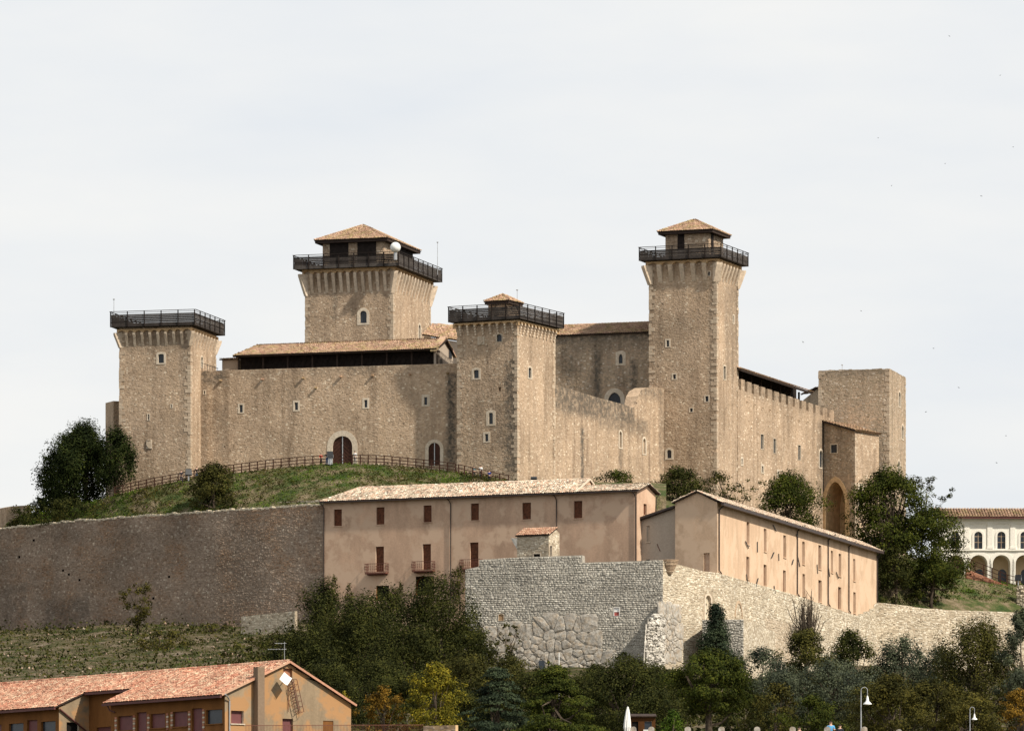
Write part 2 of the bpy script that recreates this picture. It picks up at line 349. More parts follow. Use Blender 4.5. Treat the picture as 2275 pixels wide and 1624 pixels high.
def wall_face(mb, fac, u0, u1, zb, top, holes, sf=None, step=.8, o=0.0):
    tf, tu = topf(top); cu = {u0, u1}; cz = {zb}
    for h in holes: cu |= {h[0], h[2]}; cz |= {h[1], h[3]}
    cu |= set(t for t in tu if u0 < t < u1)
    n = max(1, int((u1 - u0) / step)); cu |= {u0 + (u1 - u0) * i / n for i in range(n + 1)}
    zt = max(tf(u0 + (u1 - u0) * i / 40) for i in range(41)); zt = max([zt] + [tf(min(max(t, u0), u1)) for t in tu]) + .01
    n = max(1, int((zt - zb) / step)); cz |= {zb + (zt - zb) * i / n for i in range(n + 1)}
    cu = sorted(c for c in cu if u0 - 1e-6 <= c <= u1 + 1e-6); cz = sorted(cz)
    cu = [c for i, c in enumerate(cu) if i == 0 or c - cu[i - 1] > 1e-5]; cz = [c for i, c in enumerate(cz) if i == 0 or c - cz[i - 1] > 1e-5]
    for i in range(len(cu) - 1):
        a, b = cu[i], cu[i + 1]; ta, tb = tf(a + 1e-6), tf(b - 1e-6)
        for j in range(len(cz) - 1):
            c, d = cz[j], cz[j + 1]
            if c >= max(ta, tb): break
            mu, mz = (a + b) / 2, (c + d) / 2
            if any(h[0] < mu < h[2] and h[1] < mz < h[3] for h in holes): continue
            za, zb_ = max(c, min(d, ta)), max(c, min(d, tb))
            pts = [(a, c), (b, c), (b, zb_), (a, za)]
            mb.poly([fac.pt(u, z, o) for u, z in pts], [sf(u, z) if sf else 0.0 for u, z in pts])

def veneer(fac, u0, u1, zb, top, holes, h, l, proud, cov=.95, seed=1, sf=None, jit=.12):
    r = random.Random(seed); tf, tu = topf(top)
    zt = max([tf(u0 + (u1 - u0) * i / 60) for i in range(61)]); rec = []; z = zb
    while z < zt:
        hh = h * r.uniform(.7, 1.3); u = u0 + r.uniform(-.5, 0) * l
        while u < u1:
            w = l * r.uniform(.55, 1.5); a, b = max(u, u0), min(u + w, u1); u += w
            if b - a < .08 or r.random() > cov: continue
            m = (a + b) / 2; zz = z + r.uniform(-.5, .5) * jit * h * 2; t = zz + hh
            tm = min(tf(a), tf(b))
            if t > tm:
                if zz + hh * .5 > tm: continue
                t = tm
            if any(hq[0] < b and hq[2] > a and hq[1] < t and hq[3] > zz for hq in holes): continue
            rec.append((a, b, zz, t, r.uniform(*proud), sf(m, zz) if sf else 0.0))
        z += hh
    return np.array(rec)

QF = np.array([[4, 5, 6, 7], [0, 1, 5, 4], [1, 2, 6, 5], [2, 3, 7, 6], [3, 0, 4, 7]])
def stones_geo(fac, rec, gap=.02, inset=.18, seed=3, base=0.0):
    g = np.random.default_rng(seed); n = len(rec); a, b, c, d, pr, st = rec.T
    a = a + gap / 2; b = b - gap / 2; c = c + gap / 2; d = d - gap / 2
    ii = np.minimum(b - a, d - c) * inset
    U = np.stack([a, b, b, a, a + ii, b - ii, b - ii, a + ii], 1); Zc = np.stack([c, c, d, d, c + ii, c + ii, d - ii, d - ii], 1)
    jj = np.minimum(b - a, d - c)[:, None] * .13
    U = U + g.uniform(-1, 1, U.shape) * jj; Zc = Zc + g.uniform(-1, 1, Zc.shape) * jj
    U[:, 0::1] = np.clip(U, 0.0 if False else -9e9, 9e9)
    O = np.stack([base + np.zeros(n)] * 4 + [base + pr] * 4, 1); O[:, 4:] *= g.uniform(.7, 1.2, (n, 4))
    X = fac.a.x + fac.e.x * U + fac.n.x * O; Yv = fac.a.y + fac.e.y * U + fac.n.y * O
    V = np.stack([X, Yv, Zc], 2).reshape(-1, 3)
    Fc = (QF[None] + np.arange(n)[:, None, None] * 8).reshape(-1, 4)
    return V, Fc, np.repeat(st, 8)

def stonework(parent, geos, mat, name='stonework'):
    V = []; Fc = []; A = []; k = 0
    for v, f, a in geos: V.append(v); Fc.append(f + k); A.append(a); k += len(v)
    return np_obj(name, np.concatenate(V), np.concatenate(Fc), mat, parent, True, np.concatenate(A))

def singles(fac, rec, n, mat, parent, seed=3, name='stone', **kw):
    """largest n stones as own objects, the rest returned"""
    kk = F / np.array([fac.Y(float(u)) for u in rec[:, 0]])
    area = (rec[:, 1] - rec[:, 0]) * (rec[:, 3] - rec[:, 2]) * kk
    idx = np.argsort(-area); big = rec[idx[:n]]; rest = rec[idx[n:]]
    V, Fc, A = stones_geo(fac, big, seed=seed, **kw)
    o = np.array(LOC[parent.name])
    for i in range(len(big)):
        v = V[i * 8:i * 8 + 8] - o
        me = bpy.data.meshes.new(name); me.from_pydata(v.tolist(), [], QF.tolist())
        at = me.attributes.new('stain', 'FLOAT', 'POINT'); at.data.foreach_set('value', A[i * 8:i * 8 + 8].astype(np.float32))
        link(name, me, mat, parent)
    return rest

def path(u0, u1, zb, zt, kind, N=10):
    w = u1 - u0; m = (u0 + u1) / 2; pts = [(u0, zb)]
    if kind == 'a': zs = zt - w / 2; pts += [(m - w / 2 * math.cos(math.pi * i / N), zs + w / 2 * math.sin(math.pi * i / N)) for i in range(N + 1)]
    elif kind == 's':
        rs = w * .22; zs = zt - rs; pts += [(m - w / 2 * math.cos(math.pi * i / N), zs + rs * math.sin(math.pi * i / N)) for i in range(N + 1)]
    elif kind == 'p':
        hh = min(w * .95, (zt - zb) * .7); zs = zt - hh
        for i in range(N + 1):
            t = i / N
            if t <= .5: q = t * 2; pts.append((u0 + w / 2 * (1 - math.cos(q * math.pi / 2)) ** 1.0 if False else u0 + w / 2 * (q ** 1.7), zs + hh * (1 - (1 - q) ** 1.5)))
            else: q = (1 - t) * 2; pts.append((u1 - w / 2 * (q ** 1.7), zs + hh * (1 - (1 - q) ** 1.5)))
    else: pts += [(u0 + w * i / N, zt) for i in range(N + 1)]
    return pts + [(u1, zb)]

def opening(parent, fac, r, kind='a', m=.2, name='window', mat=None, pane=None, depth=.24, okind=None, proud=.05, sill=None, label=None, bars=False, pname='pane', o=0.0):
    """stone surround with reveal, pane set back. returns wall hole rect"""
    u0, zb, u1, zt = fac.rect(r); w = u1 - u0
    if kind in 'ap': m = max(m, w * .22)
    okind = okind or ('r' if kind == 'p' else kind); sill = m * .6 if sill is None else sill
    ip = path(u0, u1, zb, zt, kind); op = path(u0 - m, u1 + m, zb - sill, zt + m, okind); mb = MB()
    f = o + proud
    for i in range(len(ip) - 1):
        a, b, c, d = op[i], op[i + 1], ip[i + 1], ip[i]
        mb.poly([fac.pt(*a, f), fac.pt(*b, f), fac.pt(*c, f), fac.pt(*d, f)])
        mb.poly([fac.pt(*d, f), fac.pt(*c, f), fac.pt(*c, o - depth), fac.pt(*d, o - depth)])
        mb.poly([fac.pt(*a, f), fac.pt(*b, f), fac.pt(*b, o - .03), fac.pt(*a, o - .03)])
    a, b, c, d = op[0], op[-1], ip[-1], ip[0]
    mb.poly([fac.pt(*a, f), fac.pt(*b, f), fac.pt(*c, f), fac.pt(*d, f)]); mb.poly([fac.pt(*d, f), fac.pt(*c, f), fac.pt(*c, o - depth), fac.pt(*d, o - depth)])
    mb.poly([fac.pt(*a, f), fac.pt(*b, f), fac.pt(*b, o - .03), fac.pt(*a, o - .03)])
    win = mb.build(name, mat or M['trim'], parent, label=label)
    pm = MB(); pm.poly([fac.pt(u, z, o - depth + .06) for u, z in ip]); pm.build(pname, pane or M['glass'], win)
    if bars:
        fb = MB(); um = (u0 + u1) / 2; fb.obox(fac.pt(um, (zb + zt) / 2, o - depth + .09), fac.e3() * .035, fac.n3() * .03, Vector((0, 0, (zt - zb) / 2)))
        for q in (.38, .72): fb.obox(fac.pt(um, zb + (zt - zb) * q, o - depth + .09), fac.e3() * w / 2, fac.n3() * .02, Vector((0, 0, .03)))
        fb.build('glazing_bar', M['brick_y'], win)
    return (u0, zb, u1, zt), (u0 - m, zb - sill, u1 + m, zt + m)

def recess(parent, fac, r, mat, depth=.4, name='putlog_hole'):
    u0, zb, u1, zt = fac.rect(r); mb = MB(); c = [(u0, zb), (u1, zb), (u1, zt), (u0, zt)]
    for i in range(4):
        a, b = c[i], c[(i + 1) % 4]; mb.poly([fac.pt(*a, 0), fac.pt(*b, 0), fac.pt(*b, -depth), fac.pt(*a, -depth)])
    mb.poly([fac.pt(*q, -depth) for q in c]); mb.build(name, mat, parent); return (u0, zb, u1, zt)

TILE_V = None
def tile_template(w, l, h):
    seg = 4; v = []
    for e, (yy, ww, zz) in enumerate(((0, 1.0, .035), (l * 1.12, .82, .0))):
        for i in range(seg + 1):
            t = math.pi * i / seg; v.append((-math.cos(t) * w / 2 * ww, yy, math.sin(t) * h * ww + zz))
    f = [(i, i + 1, i + seg + 2, i + seg + 1) for i in range(seg)] + []
    return np.array(v), np.array(f)

def inpoly(x, y, poly):
    c = np.zeros(x.shape, bool); n = len(poly)
    for i in range(n):
        x1, y1 = poly[i]; x2, y2 = poly[(i + 1) % n]
        if y1 == y2: continue
        c ^= ((y1 > y) != (y2 > y)) & (x < (x2 - x1) * (y - y1) / (y2 - y1) + x1)
    return c

def roof_plane(parent, pts, mat, tw=.27, tl=.42, name='roof', thick=.14, n_single=0, under=None, first=None, ridge=False):
    """pts: polygon in order, pts[0]->pts[1] is the eave from left to right. tiles laid on it. returns roof object"""
    pts = [Vector(p) for p in pts]; ex = (pts[1] - pts[0]).normalized()
    nn = None
    for k in range(2, len(pts)):
        nn = ex.cross(pts[k] - pts[0])
        if nn.length > .1: break
    nn.normalize()
    if nn.z < 0: nn = -nn
    es = nn.cross(ex)
    if es.z < 0: es = -es
    mb = MB(); mb.prism([p - nn * thick for p in pts], nn * thick * .9); ro = first or mb.build(name, under or M['underroof'], parent)
    if first: mb.build('roof_slab', under or M['underroof'], ro if False else parent)
    q = [((p - pts[0]).dot(ex), (p - pts[0]).dot(es)) for p in pts]
    xs = [a[0] for a in q]; ys = [a[1] for a in q]
    cu = np.arange(min(xs) + tw / 2, max(xs), tw); rv = np.arange(min(ys) - .06, max(ys), tl)
    U, Vv = np.meshgrid(cu, rv); U = U.ravel(); Vv = Vv.ravel()
    ok = inpoly(U, Vv + tl * .5, q); U = U[ok]; Vv = Vv[ok]; n = len(U)
    if n == 0: return ro
    U = U + nrg.uniform(-.02, .02, n); Vv = Vv + nrg.uniform(-.035, .035, n)
    tv, tf = tile_template(tw * .98, tl, tw * .36)
    Rm = np.array([list(ex), list(es), list(nn)])      # local xyz -> world rows
    order = np.argsort(Vv) if n_single else np.arange(n)
    sing = order[:n_single]; rest = order[n_single:]
    if len(sing):
        me = bpy.data.meshes.new('tile'); me.from_pydata(tv.tolist(), [], tf.tolist()); me.materials.append(mat)
        base = Matrix((( ex.x, es.x, nn.x), (ex.y, es.y, nn.y), (ex.z, es.z, nn.z))).to_4x4(); org = pts[0] - LOC[parent.name]
        for i in sing:
            o = bpy.data.objects.new('tile', me); COL.objects.link(o); o.parent = ro
            base.translation = org + ex * float(U[i]) + es * float(Vv[i]) + nn * .01; o.matrix_local = base
    if len(rest):
        u = U[rest]; v = Vv[rest]; m = len(rest)
        ang = nrg.uniform(-.05, .05, m); lx = tv[None, :, 0] * np.cos(ang)[:, None] - tv[None, :, 1] * np.sin(ang)[:, None]; ly = tv[None, :, 1] + tv[None, :, 0] * 0
        lz = tv[None, :, 2] + nrg.uniform(0, .03, m)[:, None] + .01
        Lc = np.stack([lx + u[:, None], ly + v[:, None], lz], 2).reshape(-1, 3)
        W = Lc @ Rm + np.array(pts[0]); k = len(tv)
        Fc = (tf[None] + np.arange(m)[:, None, None] * k).reshape(-1, 4)
        np_obj('tiles', W, Fc, mat, ro, True)
    return ro

def ridge_tiles(roof, a, b, mat, w=.3, l=.45, n=None):
    a = Vector(a); b = Vector(b); L = (b - a).length; k = max(1, int(L / l)); d = (b - a).normalized()
    side = d.cross(Vector((0, 0, 1))).normalized(); up = side.cross(d)
    tv, tf = tile_template(w, l, w * .4); Rm = np.array([list(side), list(d), list(up)])
    W = []; 
    for i in range(k): W.append((tv + np.array([0, i * L / k, nrg.uniform(0, .02)])) @ Rm + np.array(a))
    W = np.concatenate(W); Fc = (tf[None] + np.arange(k)[:, None, None] * len(tv)).reshape(-1, 4)
    np_obj('ridge_tiles', W, Fc, mat, roof, True)

# ------------------------------------------------------------------ terrain
def fbm(x, y, s=1.0):
    v = 0
    for k, (f, a) in enumerate(((.13, 1), (.31, .5), (.77, .28), (1.7, .15))):
        v = v + a * np.sin(x * f * s + 1.3 * k + 1.7 * np.sin(y * f * s * .8 + k)) * np.cos(y * f * s * 1.1 + .5 * k + np.sin(x * f * s * .7))
    return v
def loft(name, rows, xs, sub, mat, amp=.25, kind='structure'):
    """rows: list of dicts of arrays x, z, Y (pixel column x) interpolated; returns grid of points"""
    xs = np.asarray(xs, float); L = []
    for r in rows:
        a = np.array(r, float); Y = np.interp(xs, a[:, 0], a[:, 2]); y = np.interp(xs, a[:, 0], a[:, 1]); L.append(np.stack([(xs - CX) / F * Y, Y, (HY - y) / F * Y], 1))
    Gd = []
    for i in range(len(L) - 1):
        for k in range(sub[i]): t = k / sub[i]; Gd.append(L[i] * (1 - t) + L[i + 1] * t)
    Gd.append(L[-1]); Gd = np.array(Gd); Gd[..., 2] += amp * fbm(Gd[..., 0], Gd[..., 1])
    nr, nc = Gd.shape[:2]; idx = np.arange(nr * nc).reshape(nr, nc)
    Fc = np.stack([idx[:-1, :-1], idx[:-1, 1:], idx[1:, 1:], idx[1:, :-1]], -1).reshape(-1, 4)
    o = np_obj(name, Gd.reshape(-1, 3), Fc, mat, None, smooth=True); o['kind'] = kind
    return Gd
def zy(z, Y): return HY - z * F / Y
xs_low = np.linspace(-500, 2800, 260)
low = loft('hillside', [
    [(-500, zy(-12, 190), 190), (2800, zy(-12, 190), 190)],
    [(-500, zy(9, 290), 290), (2800, zy(9, 290), 290)],
    [(-500, zy(13.6, 340), 340), (2800, zy(13.6, 340), 340)],
    [(-500, zy(14.0, 380), 380), (2800, zy(14.0, 380), 380)],
    [(-500, zy(17.5, 500), 500), (2800, zy(17.5, 500), 500)],
    [(-500, 1650, 580), (1000, 1645, 580), (1700, 1640, 580), (2800, 1645, 600)],
    [(-500, 1530, 655), (600, 1508, 650), (1000, 1560, 640), (1700, 1560, 640), (2800, 1560, 680)],
    [(-500, 1430, 748), (0, 1398, 754), (360, 1394, 735), (640, 1385, 724), (720, 1385, 720), (1035, 1485, 693), (1440, 1488, 684), (1475, 1486, 687), (1600, 1500, 696), (1946, 1480, 791), (2300, 1490, 802), (2800, 1500, 815)],
    [(-500, 1430, 775), (0, 1398, 775), (720, 1380, 760), (1035, 1480, 730), (1475, 1480, 720), (1946, 1480, 840), (2800, 1500, 870)],
], xs_low, [6, 6, 4, 12, 12, 16, 16, 4], M['scrub'], .35)
# flat lowland reaching the horizon
gm = MB(); gm.poly([(-9000, -3000, -6), (9000, -3000, -6), (9000, 11000, -6), (-9000, 11000, -6)]); g0 = gm.build('ground', M['earth']); g0['kind'] = 'structure'

FENCE = [(250, 1102), (300, 1090), (345, 1080), (400, 1070), (430, 1064), (520, 1051), (600, 1040), (680, 1033), (760, 1029), (850, 1031), (920, 1038), (1000, 1047), (1080, 1060), (1150, 1072)]
fy = lambda x: float(np.interp(x, [p[0] for p in FENCE], [p[1] for p in FENCE]))
def fY(x): return float(np.interp(x, [0, 250, 430, 760, 1000, 1150, 1300], [758, 749.5, 747.5, 744.5, 741.5, 738, 736]))
xs_up = np.linspace(-120, 1480, 170)
wtop = [(-120, 1190), (0, 1176), (180, 1160), (360, 1147), (560, 1131), (720, 1122), (1000, 1105), (1415, 1095)]
wY = [(-120, 768), (0, 757.5), (360, 739.5), (720, 725.5), (1000, 729), (1415, 716)]
ip = lambda x, T: float(np.interp(x, [p[0] for p in T], [p[1] for p in T]))
LE = ([-120, 8, 24, 68, 120, 200, 250], [1215, 1192, 1152, 1140, 1136, 1118, 1103]); le = lambda x: float(np.interp(x, *LE)) if x < 250 else fy(x)
r0 = [(x, zy(40, ip(x, wY)), ip(x, wY)) for x in range(-120, 1500, 60)]
r1 = [(x, ip(x, wtop) + 6, ip(x, wY) + .3) for x in range(-120, 1500, 30)]
r2 = [(x, ip(x, wtop) * .45 + le(x) * .55 + (3 if x < 250 else 0), ip(x, wY) * .45 + fY(x) * .55) for x in range(-120, 1500, 30)]
r3 = [(x, le(x), fY(x)) for x in range(-120, 1500, 20)]
r4 = [(x, zy(zat(le(x), fY(x)) - .5, 800), 800) for x in range(-120, 1500, 30)]
r5 = [(x, zy(30, 900), 900) for x in range(-120, 1500, 60)]
up = loft('castle_mound', [r0, r1, r2, r3, r4, r5], xs_up, [2, 10, 12, 8, 6], M['grass'], .18)
xs_rt = np.linspace(1380, 2700, 120)
rgt = loft('castle_terrace', [
    [(1380, zy(42, 722), 722), (1600, zy(42, 715), 715), (1950, zy(42, 800), 800), (2700, zy(42, 840), 840)],
    [(1380, 1190, 722), (1600, 1210, 716), (1950, 1352, 801), (2060, 1352, 805), (2250, 1362, 815), (2700, 1370, 842)],
    [(1380, 1120, 745), (1600, 1160, 745), (1900, 1240, 803), (2030, 1310, 808), (2070, 1322, 812), (2250, 1332, 820), (2700, 1340, 850)],
    [(1380, 1075, 765), (1600, 1130, 765), (1880, 1210, 812), (1960, 1215, 816), (2100, 1284, 820), (2145, 1290, 824), (2200, 1299, 826), (2250, 1304, 828), (2700, 1312, 855)],
    [(1380, 1075, 800), (1600, 1125, 800), (1880, 1192, 840), (2100, 1262, 850), (2250, 1298, 850), (2700, 1308, 880)],
    [(1380, zy(30, 950), 950), (2700, zy(30, 950), 950)]], xs_rt, [2, 8, 8, 8, 6], M['grass'], .15)

def scatter(name, Gd, rsel, csel, n, size, mats, seed, up=.7, dens=None):
    g = np.random.default_rng(seed); nr, nc = Gd.shape[:2]
    r = g.uniform(rsel[0], rsel[1], n); c = g.uniform(csel[0] * (nc - 1), csel[1] * (nc - 1), n)
    i = np.clip(r.astype(int), 0, nr - 2); j = np.clip(c.astype(int), 0, nc - 2); a = (r - i)[:, None]; b = (c - j)[:, None]
    Pp = Gd[i, j] * (1 - a) * (1 - b) + Gd[i + 1, j] * a * (1 - b) + Gd[i, j + 1] * (1 - a) * b + Gd[i + 1, j + 1] * a * b
    cl = fbm(Pp[:, 0] * 3.1, Pp[:, 1] * 3.1) + g.normal(0, .35, n)
    for k, (lo, hi, mat, nm, sz) in enumerate(mats):
        s = (cl > lo) & (cl <= hi)
        if s.sum() < 3: continue
        leaves(nm, np.repeat(Pp[s], 4, 0) + g.normal(0, size * .5, (s.sum() * 4, 3)) + np.array([0, 0, size * .3]), sz * size, mat, None, g, upb=up)['kind'] = 'stuff'

def leaves(name, C, size, mat, parent, g, upb=.35, aspect=.5, spread=None, N=None):
    n = len(C); nrm = g.normal(0, 1, (n, 3)); nrm[:, 2] = nrm[:, 2] * .6 + upb
    if N is not None: nrm = nrm * .42 + N * 1.0
    nrm = nrm * 1.0; nrm /= np.linalg.norm(nrm, axis=1)[:, None]
    a = np.cross(nrm, g.normal(0, 1, (n, 3))); a /= np.linalg.norm(a, axis=1)[:, None] + 1e-9; b = np.cross(nrm, a)
    s = size * g.uniform(.55, 1.35, n)[:, None]; a = a * s * .5; b = b * s * .5 * aspect
    V = np.stack([C - a, C - b + a * .1, C + a, C + b + a * .1], 1).reshape(-1, 3)
    Fc = np.arange(4 * n).reshape(-1, 4)
    return np_obj(name, V, Fc, mat, parent, parent is None)

scatter('grass_tufts', up, (3, 24), (.07, .86), 10500, .3, [(-9, .0, LM['autumn'], 'dry_grass', .8), (.0, .25, LM['green'], 'grass', .85), (.25, 9, LM['bright'], 'green_grass', .75)], 5)
scatter('scrub', low, (56, 74), (.0, .44), 11000, .27, [(-9, -.7, LM['autumn'], 'dry_scrub', .9), (.15, .6, LM['green'], 'scrub', 1.0), (.75, 9, LM['bright'], 'weeds', .8)], 6)
scatter('brush', low, (57, 73), (.0, .44), 6500, .9, [(-.4, .0, LM['olive'], 'brush', .5), (.35, .9, LM['dark'], 'dark_brush', .5)], 16)
scatter('terrace_grass', rgt, (8, 26), (.5, 1), 3600, .3, [(-9, .0, LM['olive'], 'terrace_dry_grass', .8), (.0, 9, LM['bright'], 'terrace_grass', .8)], 8)
scatter('undergrowth', low, (22, 66), (.3, .85), 9000, .6, [(-9, .1, LM['olive'], 'undergrowth', 1.1), (.1, 9, LM['dark'], 'dark_undergrowth', 1.2)], 9)

# ------------------------------------------------------------------ castle towers
def quoins(parent, C, d1, d2, z0, z1, seed, h=.42, la=.75, lb=.4, skip=()):
    """alternating corner blocks at corner C (2D), arms along d1 and d2 (2D unit vectors pointing along the walls)"""
    r = random.Random(seed); z = z0; k = 0; d1 = Vector((d1[0], d1[1], 0)); d2 = Vector((d2[0], d2[1], 0)); C = Vector((C[0], C[1], 0))
    while z < z1 - .1:
        hh = min(h * r.uniform(.75, 1.3), z1 - z); a, b = (la, lb) if k % 2 else (lb, la); a *= r.uniform(.75, 1.25); b *= r.uniform(.75, 1.25); pr = r.uniform(.035, .06)
        if r.random() < .78:
            mb = MB(); mb.prism([C - d1 * pr - d2 * pr + Vector((0, 0, z + .012)), C + d1 * a - d2 * pr + Vector((0, 0, z + .012)), C + d1 * a + d2 * .2 + Vector((0, 0, z + .012)), C + d1 * .2 + d2 * .2 + Vector((0, 0, z + .012)), C + d1 * .2 + d2 * b + Vector((0, 0, z + .012)), C - d1 * pr + d2 * b + Vector((0, 0, z + .012))], (0, 0, hh - .024))
            mb.build('quoin', M['quoin'], parent)
        z += hh; k += 1

def gallery(parent, facs, zb, zr, over, bay=2.3):
    """timber walkway round the tower head. facs: four facades (wall planes), zb underside, zr rail top"""
    gl = MB(); cs = []
    for i, f in enumerate(facs):
        g = facs[(i + 1) % 4]
        cs.append(f.pt(f.L, 0, 0) + f.n3() * over + g.n3() * over)      # corner between f and g
    cs3 = [Vector((c.x, c.y, zb)) for c in cs]
    gl.prism(cs3, (0, 0, .14)); gal = gl.build('gallery', M['wood'], parent)
    H = zr - zb
    for i in range(4):
        a = cs3[i - 1]; b = cs3[i]; d = (b - a); L = d.length; d.normalize(); nn = Vector((d.y, -d.x, 0))
        nb = max(2, round(L / bay))
        hs = [(.02, .46)] + [(.50 + .235 * q, .222) for q in range(int((H - .5 - .26) / .235))]
        for q, (h0, hh) in enumerate(hs):
            mb = MB(); off = -.06 + rng.uniform(-.012, .012)
            mb.obox((a + b) / 2 + Vector((0, 0, h0 + hh / 2)) + nn * off, d * (L / 2 + off - .02), nn * .022, Vector((0, 0, hh / 2 - .006)))
            mb.build('board', M['wood'], gal)
        for q in range(nb + 1):
            if q == 0: continue
            p = a + d * (L * q / nb) if q < nb else b - d * .05
            mb = MB(); mb.obox(p + Vector((0, 0, H / 2 - .02)) + nn * .03, d * .06, nn * .06, Vector((0, 0, H / 2 - .02))); mb.build('post', M['wood_b'], gal)
        mb = MB(); mb.bar(a + Vector((0, 0, H)) + nn * .08 - d * .1, b + Vector((0, 0, H)) + nn * .08 + d * .1, .12, .07); mb.build('rail', M['wood_b'], gal)
        mb = MB(); mb.bar(a + Vector((0, 0, H - .22)) - d * .0, b + Vector((0, 0, H - .22)) - d * .04, .05, .05); mb.build('rail', M['wood_b'], gal)
    return gal

def corbels(parent, facs, which, zt, ht, proj, width, n, band_h, band_o, corner=True, stepped=False):
    for fi in which:
        f = facs[fi]; k = n[fi] if isinstance(n, (list, tuple)) else n
        for j in range(k):
            u = f.L * (j + .5) / k if not corner else f.L * (j + 1) / (k + 1); w = width / 2
            if stepped:
                mb = MB()
                for q in range(4):
                    pr = proj * (1 - q / 4.6); z1 = zt - ht * q / 4; mb.prism([f.pt(u - w, z1, -.05), f.pt(u + w, z1, -.05), f.pt(u + w, z1, pr), f.pt(u - w, z1, pr)], (0, 0, -ht / 4 * .82))
                mb.build('corbel', M['corbel'], parent); continue
            mb = MB(); jz = rng.uniform(-.03, .03)
            prof = [(-.05, zt + jz), (proj, zt + jz), (proj * .96, zt - .28), (proj * .45, zt - ht * .62), (.03, zt - ht + rng.uniform(-.1, .1)), (-.05, zt - ht)]
            mb.prism([f.pt(u - w, z, o) for o, z in prof], f.e3() * width); mb.build('corbel', M['corbel'], parent)
    if corner and not stepped:
        for i in range(4):
            f = facs[i]; g = facs[(i + 1) % 4]; C = f.pt(f.L, 0, 0); d = (f.n3() + g.n3()).normalized(); s = Vector((-d.y, d.x, 0)); w = width * .75
            prof = [(-.3, zt), (proj * 1.28, zt), (proj * 1.22, zt - .3), (proj * .6, zt - ht * .65), (.02, zt - ht * 1.12), (-.3, zt - ht * 1.12)]
            mb = MB(); mb.prism([C + d * o + Vector((0, 0, z)) - s * w for o, z in prof], s * w * 2); mb.build('corbel', M['corbel'], parent)
    # little arches springing between the corbels and the plastered band over them
    mb = MB()
    for fi in range(4):
        f = facs[fi]; k = n[fi] if isinstance(n, (list, tuple)) else n
        us = [f.L * (j + .5) / k for j in range(k)] if not corner else [f.L * (j + 1) / (k + 1) for j in range(k)]
        us = [-band_o] + us + [f.L + band_o]
        for a, b in zip(us[:-1], us[1:]):
            w = width * .45; a2, b2 = a + w, b - w; r = (b2 - a2) / 2; m = (a2 + b2) / 2; z0 = zt - .1; r2 = min(r, band_h * .8)
            arc = [(m - r * math.cos(math.pi * i / 8), z0 + r2 * math.sin(math.pi * i / 8)) for i in range(9)]
            top = zt + band_h; arc = [(a, z0 - .2), (a2, z0 - .2)] + arc + [(b2, z0 - .2), (b, z0 - .2)]
            for i in range(len(arc) - 1):
                p, q = arc[i], arc[i + 1]
                if abs(p[0] - q[0]) > 1e-4: mb.poly([f.pt(*p, band_o), f.pt(*q, band_o), f.pt(q[0], top, band_o), f.pt(p[0], top, band_o)])
                mb.poly([f.pt(*p, band_o), f.pt(*q, band_o), f.pt(*q, 0), f.pt(*p, 0)])
    mb.build('arched_band', M['band'], parent)

def make_tower(label, xc, Yc, th, W1, W2, ytop, ybase, wf, wr, seed, mats=('stone', 'mortar'), stains=(), stains_r=(), group='towers of the hilltop castle', leftface=True, h=.20, l=.27, q=True, holes_f=()):
    t = R(th); C = Vector(((xc - CX) / F * Yc, Yc)); e1 = Vector((-math.cos(t), math.sin(t))); e2 = Vector((math.sin(t), math.cos(t)))
    A = C + e1 * W1; B = C + e2 * W2; D = A + e2 * W2
    ff = Fac(A, C); fr = Fac(C, B); fb = Fac(B, D); fl = Fac(D, A); zt = zat(ytop, Yc); zb = zat(ybase, Yc)
    cen = (A + B) / 2
    root = thing('castle_tower', label, 'tower', (cen.x, cen.y, zb), group); facs = [ff, fr, fb, fl]
    mb = MB(); geos = []
    for i, (f, ws, sts) in enumerate(((ff, wf, stains), (fr, wr, stains_r), (fb, [], []), (fl, [], []))):
        holes = []; keep = []
        for w in ws:
            hh, kk = opening(root, f, w[0], **w[1]); holes.append(hh); keep.append(kk)
        if i == 0:
            for hr in holes_f: hh = recess(root, f, hr, M[mats[1]]); holes.append(hh); keep.append(hh)
        sf = stain_fn(f, sts) if sts else None
        wall_face(mb, f, 0, f.L, zb, zt, holes, sf, step=.9 if i < 2 else 3)
        if i in (0, 1) or (i == 3 and leftface):
            rec = veneer(f, 0, f.L, zb, zt, keep, h, l, (-.005, .026), .90, seed + i, sf, .35)
            geos.append(stones_geo(f, rec, .012, .26, seed=seed + i))
    mb.poly([Vector((p.x, p.y, zt)) for p in (A, C, B, D)])
    mb.build('wall', M[mats[1]], root, attr=True)
    stonework(root, geos, M[mats[0]])
    if q:
        quoins(root, C, e1, e2, zb, zt, seed); quoins(root, A, -e1, e2, zb, zt, seed + 50)
        quoins(root, B, e1, -e2, zb, zt, seed + 90)
    return root, facs, zt, zb

def W(z, a, b, c, d, kind='a', **kw): return (ZR(z, a, b, c, d), dict(kind=kind, **kw))

